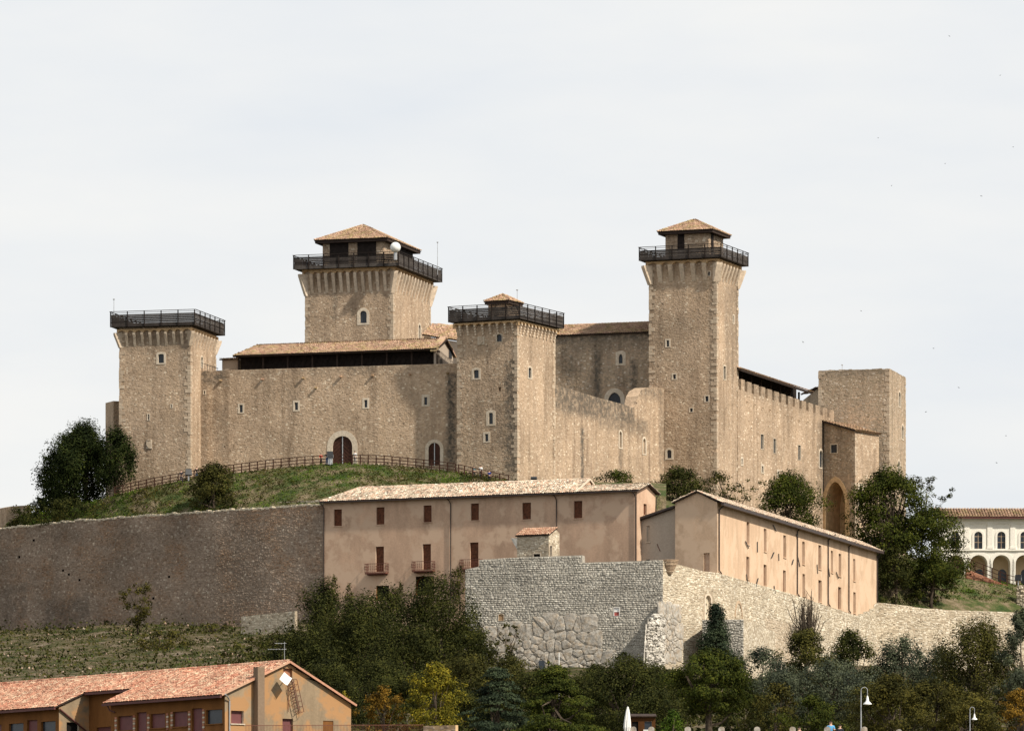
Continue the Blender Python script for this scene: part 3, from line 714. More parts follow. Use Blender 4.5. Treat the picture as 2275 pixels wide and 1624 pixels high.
# left tower
t1, f1, zt1, zb1 = make_tower('square castle tower at the far left with a timber gallery and no roof', 423, 755, 14, 10.0, 11.7, LT(0, 329)[1], 1110,
    [W(LT, 446, 530, 487, 595, 's', m=.28), W(LT, 372, 962, 383, 1004, 'r', m=.1), W(LT, 538, 892, 547, 914, 'r', m=.1)],
    [W(LT, 751, 550, 764, 625, 'a', m=.18)], 11, stains=[(255, 735, 425, 790, .35), (400, 740, 425, 1000, .3)])
za = zat(LT(0, 378)[1], 755)
corbels(t1, f1, [0, 1, 3, 2], zat(LT(0, 368)[1], 755), 1.75, .62, .33, [8, 8, 8, 8], .5, .28)
gallery(t1, f1, zat(LT(0, 328)[1], 755), zat(LT(0, 218)[1], 755), .93)
pl = ZR(LT, 362, 1145, 402, 1208); u0, z0, u1, z1 = f1[0].rect(pl); mb = MB(); mb.obox(f1[0].pt((u0 + u1) / 2, (z0 + z1) / 2, .05), f1[0].e3() * (u1 - u0) / 2, f1[0].n3() * .06, Vector((0, 0, (z1 - z0) / 2)))
cp = mb.build('carved_plaque', M['trim'], t1)
mb = MB(); cc = f1[0].pt((u0 + u1) / 2, (z0 + z1) / 2, .14); mb.prism([cc + f1[0].e3() * a + Vector((0, 0, b)) for a, b in ((0, -.6), (.35, -.1), (.35, .35), (-.35, .35), (-.35, -.1))], f1[0].n3() * .06); mb.obox(cc + Vector((0, 0, .6)), f1[0].e3() * .22, f1[0].n3() * .06, Vector((0, 0, .12))); mb.build('shield', M['quoin'], cp)

# keep
t2, f2, zt2, zb2 = make_tower('broad main keep behind the courtyard with a tiled lookout room and white radar dome', 873, 785, 16.5, 12.9, 17.6, KP(0, 547)[1], 900,
    [W(KP, 812, 990, 880, 1115, 'a', m=.42)], [W(KP, 1407, 1132, 1424, 1276, 'a', m=.3)], 21, stains=[(735, 640, 750, 720, .5), (670, 640, 700, 700, .3)])
corbels(t2, f2, [0, 1, 2, 3], zat(KP(0, 590)[1], 785), 2.7, .80, .42, [11, 12, 11, 12], .75, .35)
gallery(t2, f2, zat(KP(0, 545)[1], 785), zat(KP(0, 403)[1], 785), 1.28)
def lookout(root, facs, ins, zb, zt, wallm, roofm, oh, zr, openings, rid=None):
    """small room on the tower head: inset from the wall planes (ins per side), hipped tile roof"""
    ff, fr = facs[0], facs[1]; i0, i1, i2, i3 = ins
    A = ff.pt(i3, 0, -i0); C = ff.pt(ff.L - i1, 0, -i0); e2 = fr.e3(); Bd = fr.L - i0 - i2
    B = C + e2 * Bd; D = A + e2 * Bd
    mb = MB(); mb.prism([Vector((p.x, p.y, zb)) for p in (A, C, B, D)], (0, 0, zt - zb)); wl_ = mb.build('lookout_room', wallm, root)
    nf = Fac(A.xy, C.xy); nr = Fac(C.xy, B.xy); g = []
    for f, sd_ in ((nf, 5), (nr, 6)):
        rec = veneer(f, 0, f.L, zb, zt, [], .26, .42, (.01, .06), .95, sd_); g.append(stones_geo(f, rec, seed=sd_))
    V = []; Fc = []; At = []; k = 0
    for v, q, a in g: V.append(v); Fc.append(q + k); At.append(a); k += len(v)
    np_obj('stonework', np.concatenate(V), np.concatenate(Fc), M['pale'] if False else M['stone'], wl_, True, np.concatenate(At))
    for (fi, r, m) in openings:
        f = nf if fi == 0 else nr; u0, z0, u1, z1 = f.rect(r); mb = MB(); mb.obox(f.pt((u0 + u1) / 2, (zb + zt) / 2, .05), f.e3() * (u1 - u0) / 2, f.n3() * .08, Vector((0, 0, (zt - zb) / 2)))
        d = mb.build('timber_door', m, wl_)
        for q in range(int((u1 - u0) / .5) + 1):
            mb = MB(); uu = u0 + .05 + q * .5
            if uu < u1: mb.obox(f.pt(uu, (zb + zt) / 2, .14), f.e3() * .03, f.n3() * .02, Vector((0, 0, (zt - zb) / 2))); mb.build('batten', M['wood'], d) if False else None
    cs = [nf.pt(-oh, zt, oh), nf.pt(nf.L + oh, zt, oh), nf.pt(nf.L + oh, zt, -Bd - oh), nf.pt(-oh, zt, -Bd - oh)]
    w, d = nf.L + 2 * oh, Bd + 2 * oh
    if w >= d: ra = nf.pt(-oh + d / 2, zr, oh - d / 2); rb = nf.pt(nf.L + oh - d / 2, zr, oh - d / 2)
    else: ra = nf.pt(nf.L / 2, zr, oh - w / 2); rb = nf.pt(nf.L / 2, zr, -Bd - oh + w / 2)
    mb = MB(); mb.prism([c + Vector((0, 0, -.30)) for c in cs], (0, 0, .26)); mb.build('eaves', M['underroof'], root)
    up_ = Vector((0, 0, .1)); cs = [c + (c - (cs[0] + cs[2]) / 2).normalized() * .15 for c in cs]
    if w >= d: pol = [[cs[0], cs[1], rb, ra], [cs[1], cs[2], rb], [cs[2], cs[3], ra, rb], [cs[3], cs[0], ra]]
    else: pol = [[cs[0], cs[1], ra], [cs[1], cs[2], rb, ra], [cs[2], cs[3], rb], [cs[3], cs[0], ra, rb]]
    ro = None
    for pg in pol: ro_ = roof_plane(root, [p + up_ for p in pg], roofm, name='roof'); ro = ro or ro_
    for a, b in ((cs[0], ra), (cs[1], rb if w >= d else ra), (cs[2], rb), (ra, rb)):
        if (Vector(a) - Vector(b)).length > .5: ridge_tiles(ro, Vector(a) + up_ * 1.6, Vector(b) + up_ * 1.6, roofm)
    return nf, nr
lookout(t2, f2, (2.0, 2.0, 2.0, 1.9), zat(KP(0, 560)[1], 787), zat(KP(0, 262)[1], 787), M['mortar'], M['tile_c'], .85, zat(500.5, 792),
    [(0, ZR(KP, 508, 290, 695, 450), M['wood_b']), (0, ZR(KP, 788, 290, 976, 450), M['wood_b']), (1, ZR(KP, 1215, 320, 1340, 460), M['wood_b'])])

# middle tower
t3, f3, zt3, zb3 = make_tower('middle castle tower in front with small stepped corbels and a low hatch roof', 1149, 744, 26, 8.85, 11.6, 704, 1085,
    [W(MT, 520, 345, 558, 398, 's', m=.12), W(MT, 350, 608, 387, 670, 's', m=.3), W(MT, 462, 926, 492, 1010, 's', m=.38), W(MT, 434, 1083, 458, 1138, 'r', m=.28)],
    [W(MT, 755, 592, 776, 668, 's', m=.25)], 31, stains=[(1120, 800, 1150, 1060, .85), (1015, 710, 1150, 735, .5), (1100, 900, 1149, 1000, .4)], holes_f=[ZR(MT, 532, 735, 553, 764)])
corbels(t3, f3, [0, 1, 2, 3], zat(MT(0, 262)[1], 744), 1.35, .5, .24, [8, 11, 8, 11], .35, .45, corner=False, stepped=True)
gallery(t3, f3, zat(MT(0, 233)[1], 744), zat(MT(0, 118)[1], 744), .86)
ff = f3[0]
pl = ZR(MT, 380, 362, 431, 422); u0, z0, u1, z1 = ff.rect(pl); mb = MB(); mb.obox(ff.pt((u0 + u1) / 2, (z0 + z1) / 2, .05), ff.e3() * (u1 - u0) / 2, ff.n3() * .06, Vector((0, 0, (z1 - z0) / 2)))
cp = mb.build('carved_plaque', M['trim'], t3)
mb = MB(); cc = ff.pt((u0 + u1) / 2, (z0 + z1) / 2 - .05, .14); mb.prism([cc + ff.e3() * a + Vector((0, 0, b)) for a, b in ((0, -.45), (.3, -.1), (.3, .3), (-.3, .3), (-.3, -.1))], ff.n3() * .05); mb.obox(cc + Vector((0, 0, .5)), ff.e3() * .2, ff.n3() * .05, Vector((0, 0, .1))); mb.build('shield', M['quoin'], cp)
cx_, cy_ = t3.location.x, t3.location.y
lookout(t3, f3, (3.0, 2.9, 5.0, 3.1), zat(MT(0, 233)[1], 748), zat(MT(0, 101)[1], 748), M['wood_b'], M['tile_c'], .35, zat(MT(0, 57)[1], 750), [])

# tall tower
t4, f4, zt4, zb4 = make_tower('tallest castle tower with a timber gallery and tiled lookout room', 1592, 783, 21, 9.95, 9.4, TT(0, 417)[1], 1120,
    [W(TT, 708, 533, 725, 568, 'r', m=.15), W(TT, 347, 1128, 370, 1183, 'r', m=.2), W(TT, 404, 1425, 428, 1465, 'r', m=.2), (( 1567, 880, 1574, 892), dict(kind='r', m=.15)), ((1533, 907, 1539, 915), dict(kind='r', m=.12)), ((1482, 999, 1492, 1018), dict(kind='a', m=.3))],
    [W(TT, 842, 1355, 861, 1468, 'r', m=.2), W(TT, 924, 915, 933, 980, 'r', m=.2), W(TT, 962, 790, 968, 825, 'r', m=.1)], 41, stains=[(1575, 640, 1592, 900, .4)], stains_r=[(1610, 640, 1640, 850, .35)])
corbels(t4, f4, [0, 1, 2, 3], zat(TT(0, 455)[1], 783), 2.35, .80, .62, [5, 6, 5, 6], .55, .4)
gallery(t4, f4, zat(TT(0, 415)[1], 783), zat(TT(0, 297)[1], 783), 1.08)
lookout(t4, f4, (1.7, 1.7, 1.6, 1.8), zat(TT(0, 415)[1], 785), zat(TT(0, 176)[1], 785), M['mortar'], M['tile_c'], .8, zat(TT(0, 88)[1], 789),
    [(0, ZR(TT, 445, 205, 502, 300), M['wood_b']), (1, ZR(TT, 732, 215, 750, 300), M['wood_b'])])

# right tower (no gallery)
t5, f5, zt5, zb5 = make_tower('plain flat-topped castle tower at the far right with grass on its rim', 1975.5, 828, 15, 10.6, 12.6, 820.5, 1230,
    [], [W(RT, 1461, 305, 1474, 415, 'a', m=.2), W(RT, 1484, 560, 1497, 662, 'a', m=.2), W(RT, 1455, 828, 1468, 912, 'a', m=.2)], 51, mats=('stone_r', 'mortar'), stains=[(1815, 815, 1980, 840, .5)])
# parapet rim stones
mb = MB()
for f in f5:
    for k in range(int(f.L / .5)):
        mb.obox(f.pt(k * .5 + .25, zt5 + rng.uniform(0, .05), -.2), f.e3() * .23, f.n3() * .22, Vector((0, 0, rng.uniform(.05, .14))))
mb.build('parapet_stones', M['stone_r'], t5, stuff=True)

# ------------------------------------------------------------------ curtain walls
def make_wall(name, label, cat, fac, zb, top, holes_spec, mats, hl, seed, stains=(), thick=1.6, nsing=0, proud=(-.005, .028), gap=.012, inset=.26, group=None, cov=.9, step=.9, pre=(), wall_name='wall', root=None, cap=True, sname='stone', jit=.35, u0=0.0, u1=None, keep_extra=()):
    u1 = fac.L if u1 is None else u1
    c = fac.pt((u0 + u1) / 2, zb, 0); root = root or thing(name, label, cat, c, group)
    holes = []; keep = list(keep_extra)
    for w in holes_spec:
        if len(w) == 2: hh, kk = opening(root, fac, w[0], **w[1])
        else: hh = recess(root, fac, w[0], M[mats[1]]); kk = hh
        holes.append(hh); keep.append(kk)
    sf = stain_fn(fac, stains) if stains else None; mb = MB(); wall_face(mb, fac, u0, u1, zb, top, holes, sf, step)
    tf, tu = topf(top); us = sorted({u0, u1} | {t for t in tu if u0 < t < u1} | {u0 + (u1 - u0) * i / 20 for i in range(21)})
    if thick:
        for a, b in zip(us[:-1], us[1:]):
            ta, tb = tf(a + 1e-6), tf(b - 1e-6)
            mb.poly([fac.pt(a, ta, 0), fac.pt(b, tb, 0), fac.pt(b, tb, -thick), fac.pt(a, ta, -thick)])
            mb.poly([fac.pt(a, zb, -thick), fac.pt(b, zb, -thick), fac.pt(b, tb, -thick), fac.pt(a, ta, -thick)])
        for u in (u0, u1): mb.poly([fac.pt(u, zb, 0), fac.pt(u, tf(u), 0), fac.pt(u, tf(u), -thick), fac.pt(u, zb, -thick)])
    mb.build(wall_name, M[mats[1]], root, attr=True)
    rec = veneer(fac, u0, u1, zb, top, keep, hl[0], hl[1], proud, cov, seed, sf, jit)
    if nsing: rec = singles(fac, rec, nsing, M[mats[0]], root, gap=gap, inset=inset, name=sname)
    stonework(root, [stones_geo(fac, rec, gap, inset, seed)], M[mats[0]])
    return root, tf

# main front wall
fm = fpx(441, 759.6, 1030, 750.3)
z_l = fm.uz(443.6, 824.4)[1]; z_r = fm.uz(1015, 807.5)[1]
mwstain = [(443, 822, 500, 860, .8), (443, 860, 460, 1040, .35), (770, 810, 830, 835, .7), (993, 830, 1013, 1040, 1.0), (985, 950, 1000, 1035, .4), (483, 900, 505, 1030, .35), (640, 870, 665, 930, .25), (443, 820, 1015, 830, .5)]
w1, tf1 = make_wall('curtain_wall', 'long front castle wall between the left and middle towers with two arched doors', 'wall', fm, zat(1075, 752), [(0, z_l), (fm.L, z_r)],
    [W(MW, 360, 383, 387, 447, 'r', m=.22), W(MW, 831, 362, 859, 427, 'r', m=.26), W(MW, 1424, 340, 1451, 405, 'r', m=.26), W(MW, 1936, 317, 1961, 382, 'r', m=.36), W(MW, 56, 262, 67, 290, 'r', m=.12),
     W(MW, 1153, 648, 1322, 905, 'a', m=.75, name='doorway', pane=M['door'], pname='door_leaf', sill=.02), W(MW, 1972, 705, 2072, 900, 'a', m=.45, name='doorway', pane=M['door'], pname='door_leaf', sill=.02)],
    ('stone', 'mortar'), (.20, .27), 61, mwstain, group='curtain walls of the castle')
for (a, b, c, d) in ((1153, 648, 1322, 905), (1972, 705, 2072, 900)):
    r = ZR(MW, a, b, c, d); u0, z0, u1, z1 = fm.rect(r); mb = MB(); mb.obox(fm.pt((u0 + u1) / 2, (z0 + z1) / 2, -.11), fm.e3() * .05, fm.n3() * .05, Vector((0, 0, (z1 - z0) / 2))); mb.build('door_bar', M['metal'], w1)
    for s in (-1, 1):
        for q in range(6):
            mb = MB(); um = (u0 + u1) / 2; w = (u1 - u0) / 2 - .1; zz = z0 + .2 + q * (z1 - z0) / 8
            mb.bar(fm.pt(um + s * .08, zz + w * .8, -.14), fm.pt(um + s * w, zz, -.14), .04, .06); mb.build('door_plank', M['door'], w1)
for (x, y) in ((205, 178), (560, 168), (905, 157), (1228, 145), (1500, 135), (1818, 126), (2138, 117), (1015, 240)):
    p = MW(x, y); u, z = fm.uz(*p); mb = MB(); mb.obox(fm.pt(u, z, .2), fm.e3() * .13, fm.n3() * .25, Vector((0, 0, .06))); mb.obox(fm.pt(u - .1, z + .1, .2), fm.e3() * .03, fm.n3() * .25, Vector((0, 0, .08))); mb.obox(fm.pt(u + .1, z + .1, .2), fm.e3() * .03, fm.n3() * .25, Vector((0, 0, .08)))
    mb.build('rain_spout', M['tile_c'], w1)
# parapet railing by left tower
mb = MB(); rl = thing('railing', 'short dark iron railing on the wall top beside the left tower', 'railing', fm.pt(.3, z_l, -.3))
for k in range(8):
    mb = MB(); mb.bar(fm.pt(.1 + k * .35, z_l, -.3), fm.pt(.1 + k * .35, z_l + 1.25 - k * .12, -.3), .05); mb.build('baluster', M['black'], rl)
mb = MB(); mb.bar(fm.pt(.0, z_l + 1.25, -.3), fm.pt(2.7, z_l + .3, -.3), .07); mb.build('handrail', M['black'], rl)

# curtain between middle and tall towers (sloping top, swept up at its end)
fc = fpx(1228, 754.5, 1478, 786.2)
pc = [MT(943, 712), MT(1040, 735), MT(1200, 790), MT(1400, 850), MT(1560, 885), MT(1605, 905), MT(1612, 880)]
pc2 = [(1229, 853), (1280, 868), (1330, 884), (1380, 897), (1404, 905), (1412, 902), (1417, 880), (1424, 868), (1436, 861), (1452, 860), (1470, 862), (1478, 864)]
topc = [fc.uz(x, y) for x, y in pc2]
w2, _ = make_wall('curtain_wall', 'sloping castle wall rising to a curved end between the middle and tallest towers', 'wall', fc, zat(1120, 760), topc,
    [W(MT, 1430, 1065, 1447, 1185, 'a', m=.25, pane=M['mortar'], depth=.3), W(MT, 1606, 1118, 1624, 1230, 'a', m=.3, pane=M['mortar'], depth=.3)],
    ('stone', 'mortar'), (.21, .33), 62, [(1229, 850, 1410, 935, .85), (1290, 950, 1297, 1075, 1.0), (1330, 925, 1440, 965, .55), (1415, 860, 1478, 890, .6), (1374, 990, 1382, 1060, .5), (1464, 880, 1478, 1060, .45)], thick=1.8, group='curtain walls of the castle')

# high hall behind (roof and window, between middle and tall towers)
fh = fpx(1215, 795, 1452, 790)
hall = thing('castle_hall', 'high inner palace wall with a tiled roof seen between the middle and tallest towers', 'building', fh.pt(fh.L / 2, zat(1000, 790)))
zh = fh.uz(1340, 743)[1]
hs = [W(MT, 1426, 490, 1455, 560, 'p', m=.45, okind='s'), W(MT, 1348, 775, 1440, 860, 'p', m=.6, okind='a')]
make_wall('', '', '', fh, zat(1010, 790), zh, hs, ('stone_r', 'mortar'), (.21, .29), 63, [(1230, 740, 1450, 765, .9), (1320, 780, 1335, 900, .9), (1260, 790, 1272, 900, .6), (1400, 800, 1415, 905, .9), (1230, 765, 1450, 785, .4)], thick=1.0, root=hall)
ef = [fh.pt(-.3, zh + .05, .35), fh.pt(fh.L + .2, zh + .05, .35)]; rg = [fh.pt(fh.L + .2, zh + 2.1, -5.2), fh.pt(-.3, zh + 2.1, -5.2)]
ro = roof_plane(hall, [ef[0], ef[1], rg[0], rg[1]], M['tile_c'], name='roof'); ridge_tiles(ro, rg[1], rg[0], M['tile_c'])
roof_plane(hall, [rg[0], rg[1], fh.pt(-.3, zh, -10.6), fh.pt(fh.L + .2, zh, -10.6)][::-1], M['tile_c'], name='roof')

# small roofs behind keep right
sr = thing('courtyard_building', 'low tiled roof tucked between the keep and the middle tower', 'building', P(985, 800, 790))
e0, e1_ = P(*KP(1440, 1232), 790), P(1030, 758, 786); r0_, r1_ = P(*KP(1545, 1158), 796), P(1030, 725, 794)
roof_plane(sr, [e0, e1_, r1_, r0_], M['tile_c'], name='roof'); mb = MB(); mb.prism([e0 + Vector((.3, .3, -.2)), e1_ + Vector((0, .3, -.2)), e1_ + Vector((0, 8, -.2)), e0 + Vector((.3, 8, -.2))], (0, 0, -6)); mb.build('wall', M['greyplaster'], sr)

# long gallery building on the front wall
fg = fpx(521, 763.5, 1004, 754.2)
lg = thing('wall_loggia', 'long tile-roofed timber loggia on top of the front wall', 'building', fg.pt(fg.L / 2, z_l - 2))
ze_l = fg.uz(521, 791)[1]; ze_r = fg.uz(968, 776)[1]; ze = (ze_l + ze_r) / 2
zbg = z_l - 1.5
ua = fg.u(527.5); ub = fg.u(968)
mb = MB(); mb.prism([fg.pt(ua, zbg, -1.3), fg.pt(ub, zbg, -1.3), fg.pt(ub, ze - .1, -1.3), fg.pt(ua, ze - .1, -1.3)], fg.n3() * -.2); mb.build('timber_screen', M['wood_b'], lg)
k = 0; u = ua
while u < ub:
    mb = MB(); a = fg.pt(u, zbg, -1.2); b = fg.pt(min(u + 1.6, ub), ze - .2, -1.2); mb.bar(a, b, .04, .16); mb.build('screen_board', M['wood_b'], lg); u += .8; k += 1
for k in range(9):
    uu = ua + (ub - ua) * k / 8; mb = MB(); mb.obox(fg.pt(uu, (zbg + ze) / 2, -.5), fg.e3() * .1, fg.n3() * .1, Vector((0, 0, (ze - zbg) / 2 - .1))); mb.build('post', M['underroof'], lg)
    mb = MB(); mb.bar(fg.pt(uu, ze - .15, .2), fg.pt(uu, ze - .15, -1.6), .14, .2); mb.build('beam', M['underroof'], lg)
zr_ = fg.uz(560, 768)[1] + .75
e0, e1_ = fg.pt(-.1, ze, .45), fg.pt(fg.u(972), ze, .45)
zr_ = ze + 1.75; ur = fg.u(1004) - .2
rA = fg.pt(fg.u(549), zr_, -3.6); rB = fg.pt(fg.u(975), zr_, -3.6)
ro = roof_plane(lg, [e0, e1_, rB, rA], M['tile_c'], name='roof', thick=.2); ridge_tiles(ro, rA, rB, M['tile_c'])
roof_plane(lg, [fg.pt(-.1, ze, -7.6), e0, rA], M['tile_c'], name='roof')
roof_plane(lg, [fg.pt(fg.u(972), ze, -7.6), fg.pt(-.1, ze, -7.6), rA, rB], M['tile_c'], name='roof')
# plastered gable end at its right
A_ = fg.pt(fg.u(968), 0, -.1); e2g = Vector((-fg.n.x, -fg.n.y)); fge = Fac(A_.xy, (A_.xy + e2g * 8.4))
um = fge.u(KP(1722, 1290)[0]) if False else 3.6
mb = MB(); gz = [(0, zbg), (7.4, zbg), (7.4, ze - .1), (3.6, zr_ - .05), (0, ze - .1)]; mb.prism([fge.pt(u, z, 0) for u, z in gz], fge.n3() * -.3); mb.build('gable_wall', M['greyplaster'], lg)
for r, kd in ((ZR(KP, 1710, 1378, 1740, 1470), 'r'), (ZR(KP, 1617, 1478, 1645, 1545), 'a')):
    opening(lg, fge, r, kd, m=.06, pane=M['glass'], depth=-.02, proud=.06, mat=M['greyplaster'])
for s, (a, b) in enumerate((((-.6, ze - .35), (3.6, zr_ + .1)), ((8.0, ze - .35), (3.6, zr_ + .1)))):
    mb = MB(); mb.prism([fge.pt(a[0], a[1], .3), fge.pt(b[0], b[1], .3), fge.pt(b[0], b[1] + .22, .3), fge.pt(a[0], a[1] + .22, .3)], fge.n3() * -.9); mb.build('verge', M['tile_c'], lg)
# small plastered stub left of loggia
fs = fpx(489, 767, 529, 766); sb = thing('wall_hut', 'small plastered hut with tiled edge at the left end of the loggia', 'building', fs.pt(fs.L / 2, z_l - 1.5))
zs = fs.uz(505, 798)[1]; mb = MB(); mb.prism([fs.pt(0.3, z_l - 1.5, 0), fs.pt(fs.L, z_l - 1.5, 0), fs.pt(fs.L, zs, 0), fs.pt(.3, zs, 0)], fs.n3() * -4); mb.build('wall', M['greyplaster'], sb)
roof_plane(sb, [fs.pt(0, zs, .3), fs.pt(fs.L, zs, .3), fs.pt(fs.L, zs + .35, -4), fs.pt(0, zs + .35, -4)], M['tile_c'], name='roof')
# wall stub behind left tower
fl_ = fpx(252, 764, 270, 764.5); make_wall('curtain_wall', 'narrow wall end showing left of the left tower', 'wall', fl_, zat(1120, 764), fl_.uz(258, 891)[1], [], ('stone_r', 'mortar'), (.25, .36), 64, thick=3, group='curtain walls of the castle')

# battlemented right wall
fbt = fpx(1639, 791.3, 1853, 829.5)
zbt = fbt.uz(1740, 888)[1]
crest0 = [fbt.uz(*RT(x, y)) for x, y in ((262, 262), (890, 448), (960, 470))]
zc = sum(c[1] for c in crest0) / 3
zlow = fbt.uz(*RT(300, 300))[1]; 
bx = [(RT(262, 0)[0], RT(290, 0)[0])] + [(RT(a, 0)[0], RT(b, 0)[0]) for a, b in ((309, 343), (360, 396), (412, 446), (463, 498), (515, 551), (568, 603), (619, 654), (671, 706), (722, 757), (775, 810), (827, 864), (882, 917), (935, 968))]
zlo_ = [(0, zlow), (fbt.L, fbt.uz(*RT(900, 492))[1])]
tfb, _ = topf(zlo_); cren = [(0, tfb(0))]
for a, b in bx:
    ua_, ub_ = fbt.u(a), fbt.u(b); p = (a + b) / 2
    ytop_ = np.interp(p, [RT(262, 0)[0], RT(343, 0)[0], RT(654, 0)[0], RT(960, 0)[0]], [RT(0, 203)[1], RT(0, 237)[1], RT(0, 345)[1], RT(0, 443)[1]])
    zt_ = fbt.uz(p, float(ytop_))[1]; cren += [(max(ua_, 0) + .001, tfb(ua_)), (max(ua_, 0) + .01, zt_), (ub_ - .01, zt_), (ub_, tfb(ub_))]
cren.append((fbt.L, tfb(fbt.L))); cren = sorted(cren)
w3, _ = make_wall('curtain_wall', 'long battlemented castle wall running back from the tallest tower', 'wall', fbt, zat(1230, 820), cren,
    [W(RT, 411, 627, 432, 738, 'r', m=.08, sill=.08), W(RT, 507, 660, 527, 770, 'r', m=.08), W(RT, 695, 710, 714, 820, 'r', m=.08), W(RT, 857, 748, 879, 878, 'a', m=.3), W(RT, 417, 868, 430, 915, 'r', m=.3), W(RT, 263, 812, 272, 855, 'r', m=.3), W(RT, 540, 908, 549, 945, 'r', m=.3)],
    ('stone', 'mortar'), (.22, .42), 65, [(1650, 835, 1850, 905, .45), (1815, 940, 1832, 1180, .5), (1775, 1000, 1790, 1100, .25)], thick=.6, group='curtain walls of the castle')
# scars of the missing machicolation
for (x, y) in ((308, 378), (368, 398), (425, 422), (482, 438), (538, 455), (595, 478), (652, 493), (705, 517), (768, 528)):
    u, z = fbt.uz(*RT(x, y)); mb = MB(); mb.obox(fbt.pt(u, z, .03), fbt.e3() * .4, fbt.n3() * .06, Vector((0, 0, .04))); mb.obox(fbt.pt(u - .4, z - .2, .03), fbt.e3() * .07, fbt.n3() * .06, Vector((0, 0, .16))); mb.build('brick_bracket', M['brick_y'], w3)
# roof sheltering that wall walk
rw = thing('wall_walk_roof', 'long dark-eaved tiled roof over the battlements right of the tallest tower', 'roof', fbt.pt(12, zlow, -2))
q0, q1 = fbt.uz(*RT(257, 135)), fbt.uz(*RT(775, 325)); q0t, q1t = fbt.uz(*RT(257, 95)), fbt.uz(*RT(805, 298))
zl0 = q0[1]; E0 = fbt.pt(-.2, zl0, .7); E1 = fbt.pt(q1[0], q1[1] + .35, .7); 
roof_plane(rw, [E0, E1, E1 + fbt.n3() * -4.5 + Vector((0, 0, 1.5)), E0 + fbt.n3() * -4.5 + Vector((0, 0, 1.5))], M['tile_c'], name='roof', thick=.35)
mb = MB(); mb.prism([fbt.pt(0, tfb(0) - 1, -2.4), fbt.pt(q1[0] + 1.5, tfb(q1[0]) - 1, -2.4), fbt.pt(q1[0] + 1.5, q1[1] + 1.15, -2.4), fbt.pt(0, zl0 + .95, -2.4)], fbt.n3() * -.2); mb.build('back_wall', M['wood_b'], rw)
for k in range(8):
    uu = .6 + (q1[0] - 1.4) * k / 7; zz = zl0 + (q1[1] + .35 - zl0) * uu / q1[0]; mb = MB(); mb.obox(fbt.pt(uu, zz - 1.3, -1.2), fbt.e3() * .12, fbt.n3() * .12, Vector((0, 0, 1.3))); mb.build('post', M['underroof'], rw)
# little gabled roof behind the end of it
gb = thing('gabled_turret', 'small stone gable with tiled roof beside the right tower', 'building', P(1817, 900, 832))
fgb = fpx(*[RT(735, 0)[0], 834, RT(893, 0)[0], 831]); za_, zb_, zc_ = fgb.uz(*RT(770, 335))[1], fgb.uz(*RT(850, 275))[1], fgb.uz(*RT(890, 330))[1]; ub_ = fgb.u(RT(848, 0)[0])
mb = MB(); mb.prism([fgb.pt(0, zc_ - 5, 0), fgb.pt(fgb.L, zc_ - 5, 0), fgb.pt(fgb.L, zc_, 0), fgb.pt(ub_, zb_, 0), fgb.pt(0, fgb.uz(*RT(740, 365))[1], 0)], fgb.n3() * -3); mb.build('wall', M['stone_r'], gb)
roof_plane(gb, [fgb.pt(-.2, fgb.uz(*RT(735, 325))[1], .3), fgb.pt(ub_, zb_ + .1, .3), fgb.pt(ub_, zb_ + .5, -3), fgb.pt(-.2, zb_ + .4, -3)], M['tile_c'], name='roof', thick=.1)
roof_plane(gb, [fgb.pt(ub_, zb_ + .1, .3), fgb.pt(fgb.L + .3, zc_, .3), fgb.pt(fgb.L + .3, zc_ + .5, -3), fgb.pt(ub_, zb_ + .5, -3)], M['tile_c'], name='roof', thick=.1)

# annex with the tall pointed arch
xa, xb = RT(893, 0)[0], RT(1128, 0)[0]
fa = fpx(xa, 824.8, xb, 821.8); an = thing('gatehouse', 'tall narrow porch with a deep pointed arch beside the right tower', 'gatehouse', fa.pt(fa.L / 2, zat(1205, 823)))
zbA = zat(1215, 823); ar = ZR(RT, 902, 985, 1054, 1400)
u0, z0, u1, z1 = fa.rect(ar); topA = [(0, fa.uz(*RT(893, 528))[1]), (fa.L, fa.uz(*RT(1128, 598))[1])]
arp = (ar[0], ar[1], ar[2], 1196)
make_wall('', '', '', fa, zbA, topA, [(arp, dict(kind='p', m=.3, name='archway', pane=M['band'], pname='back_wall', depth=4.2, okind='p', mat=M['band'], proud=.04)), W(RT, 945, 705, 992, 767, 'r', m=.15)], ('stone_r', 'mortar'), (.22, .30), 66, thick=0, root=an,)
# spandrels closing the square hole round the pointed arch
ua0, zz0, ua1, zz1 = fa.rect(arp); ipth = path(ua0, ua1, zz0, zz1, 'p'); mb = MB()
for i in range(1, len(ipth) - 2):
    a, b = ipth[i], ipth[i + 1]; mb.poly([fa.pt(a[0], a[1], .01), fa.pt(b[0], b[1], .01), fa.pt(b[0], zz1 + .01, .01), fa.pt(a[0], zz1 + .01, .01)])
mb.build('spandrel', M['stone_r'], an)
Ca = fa.pt(fa.L, 0, 0).xy; ea = Vector((-fa.n.x, -fa.n.y)); far_ = Fac(Ca, Ca + ea * 6.8)
make_wall('', '', '', far_, zbA, fa.uz(*RT(1128, 598))[1] - .15, [W(RT, 1156, 1010, 1185, 1200, 'p', m=.1, pane=M['dark'])], ('stone', 'mortar'), (.22, .4), 67, thick=0, root=an)
quoins(an, Ca, (-fa.e.x, -fa.e.y), ea, zbA, topA[1][1] - .1, 68, la=.6, lb=.35)
roof_plane(an, [fa.pt(-.2, topA[0][1] + .12, .45), fa.pt(fa.L + .1, topA[1][1] + .1, .45), fa.pt(fa.L + .3, topA[1][1] + .1, -6.8), fa.pt(-.2, topA[0][1] + .12, -6.8)], M['tile_c'], name='roof', thick=.22)
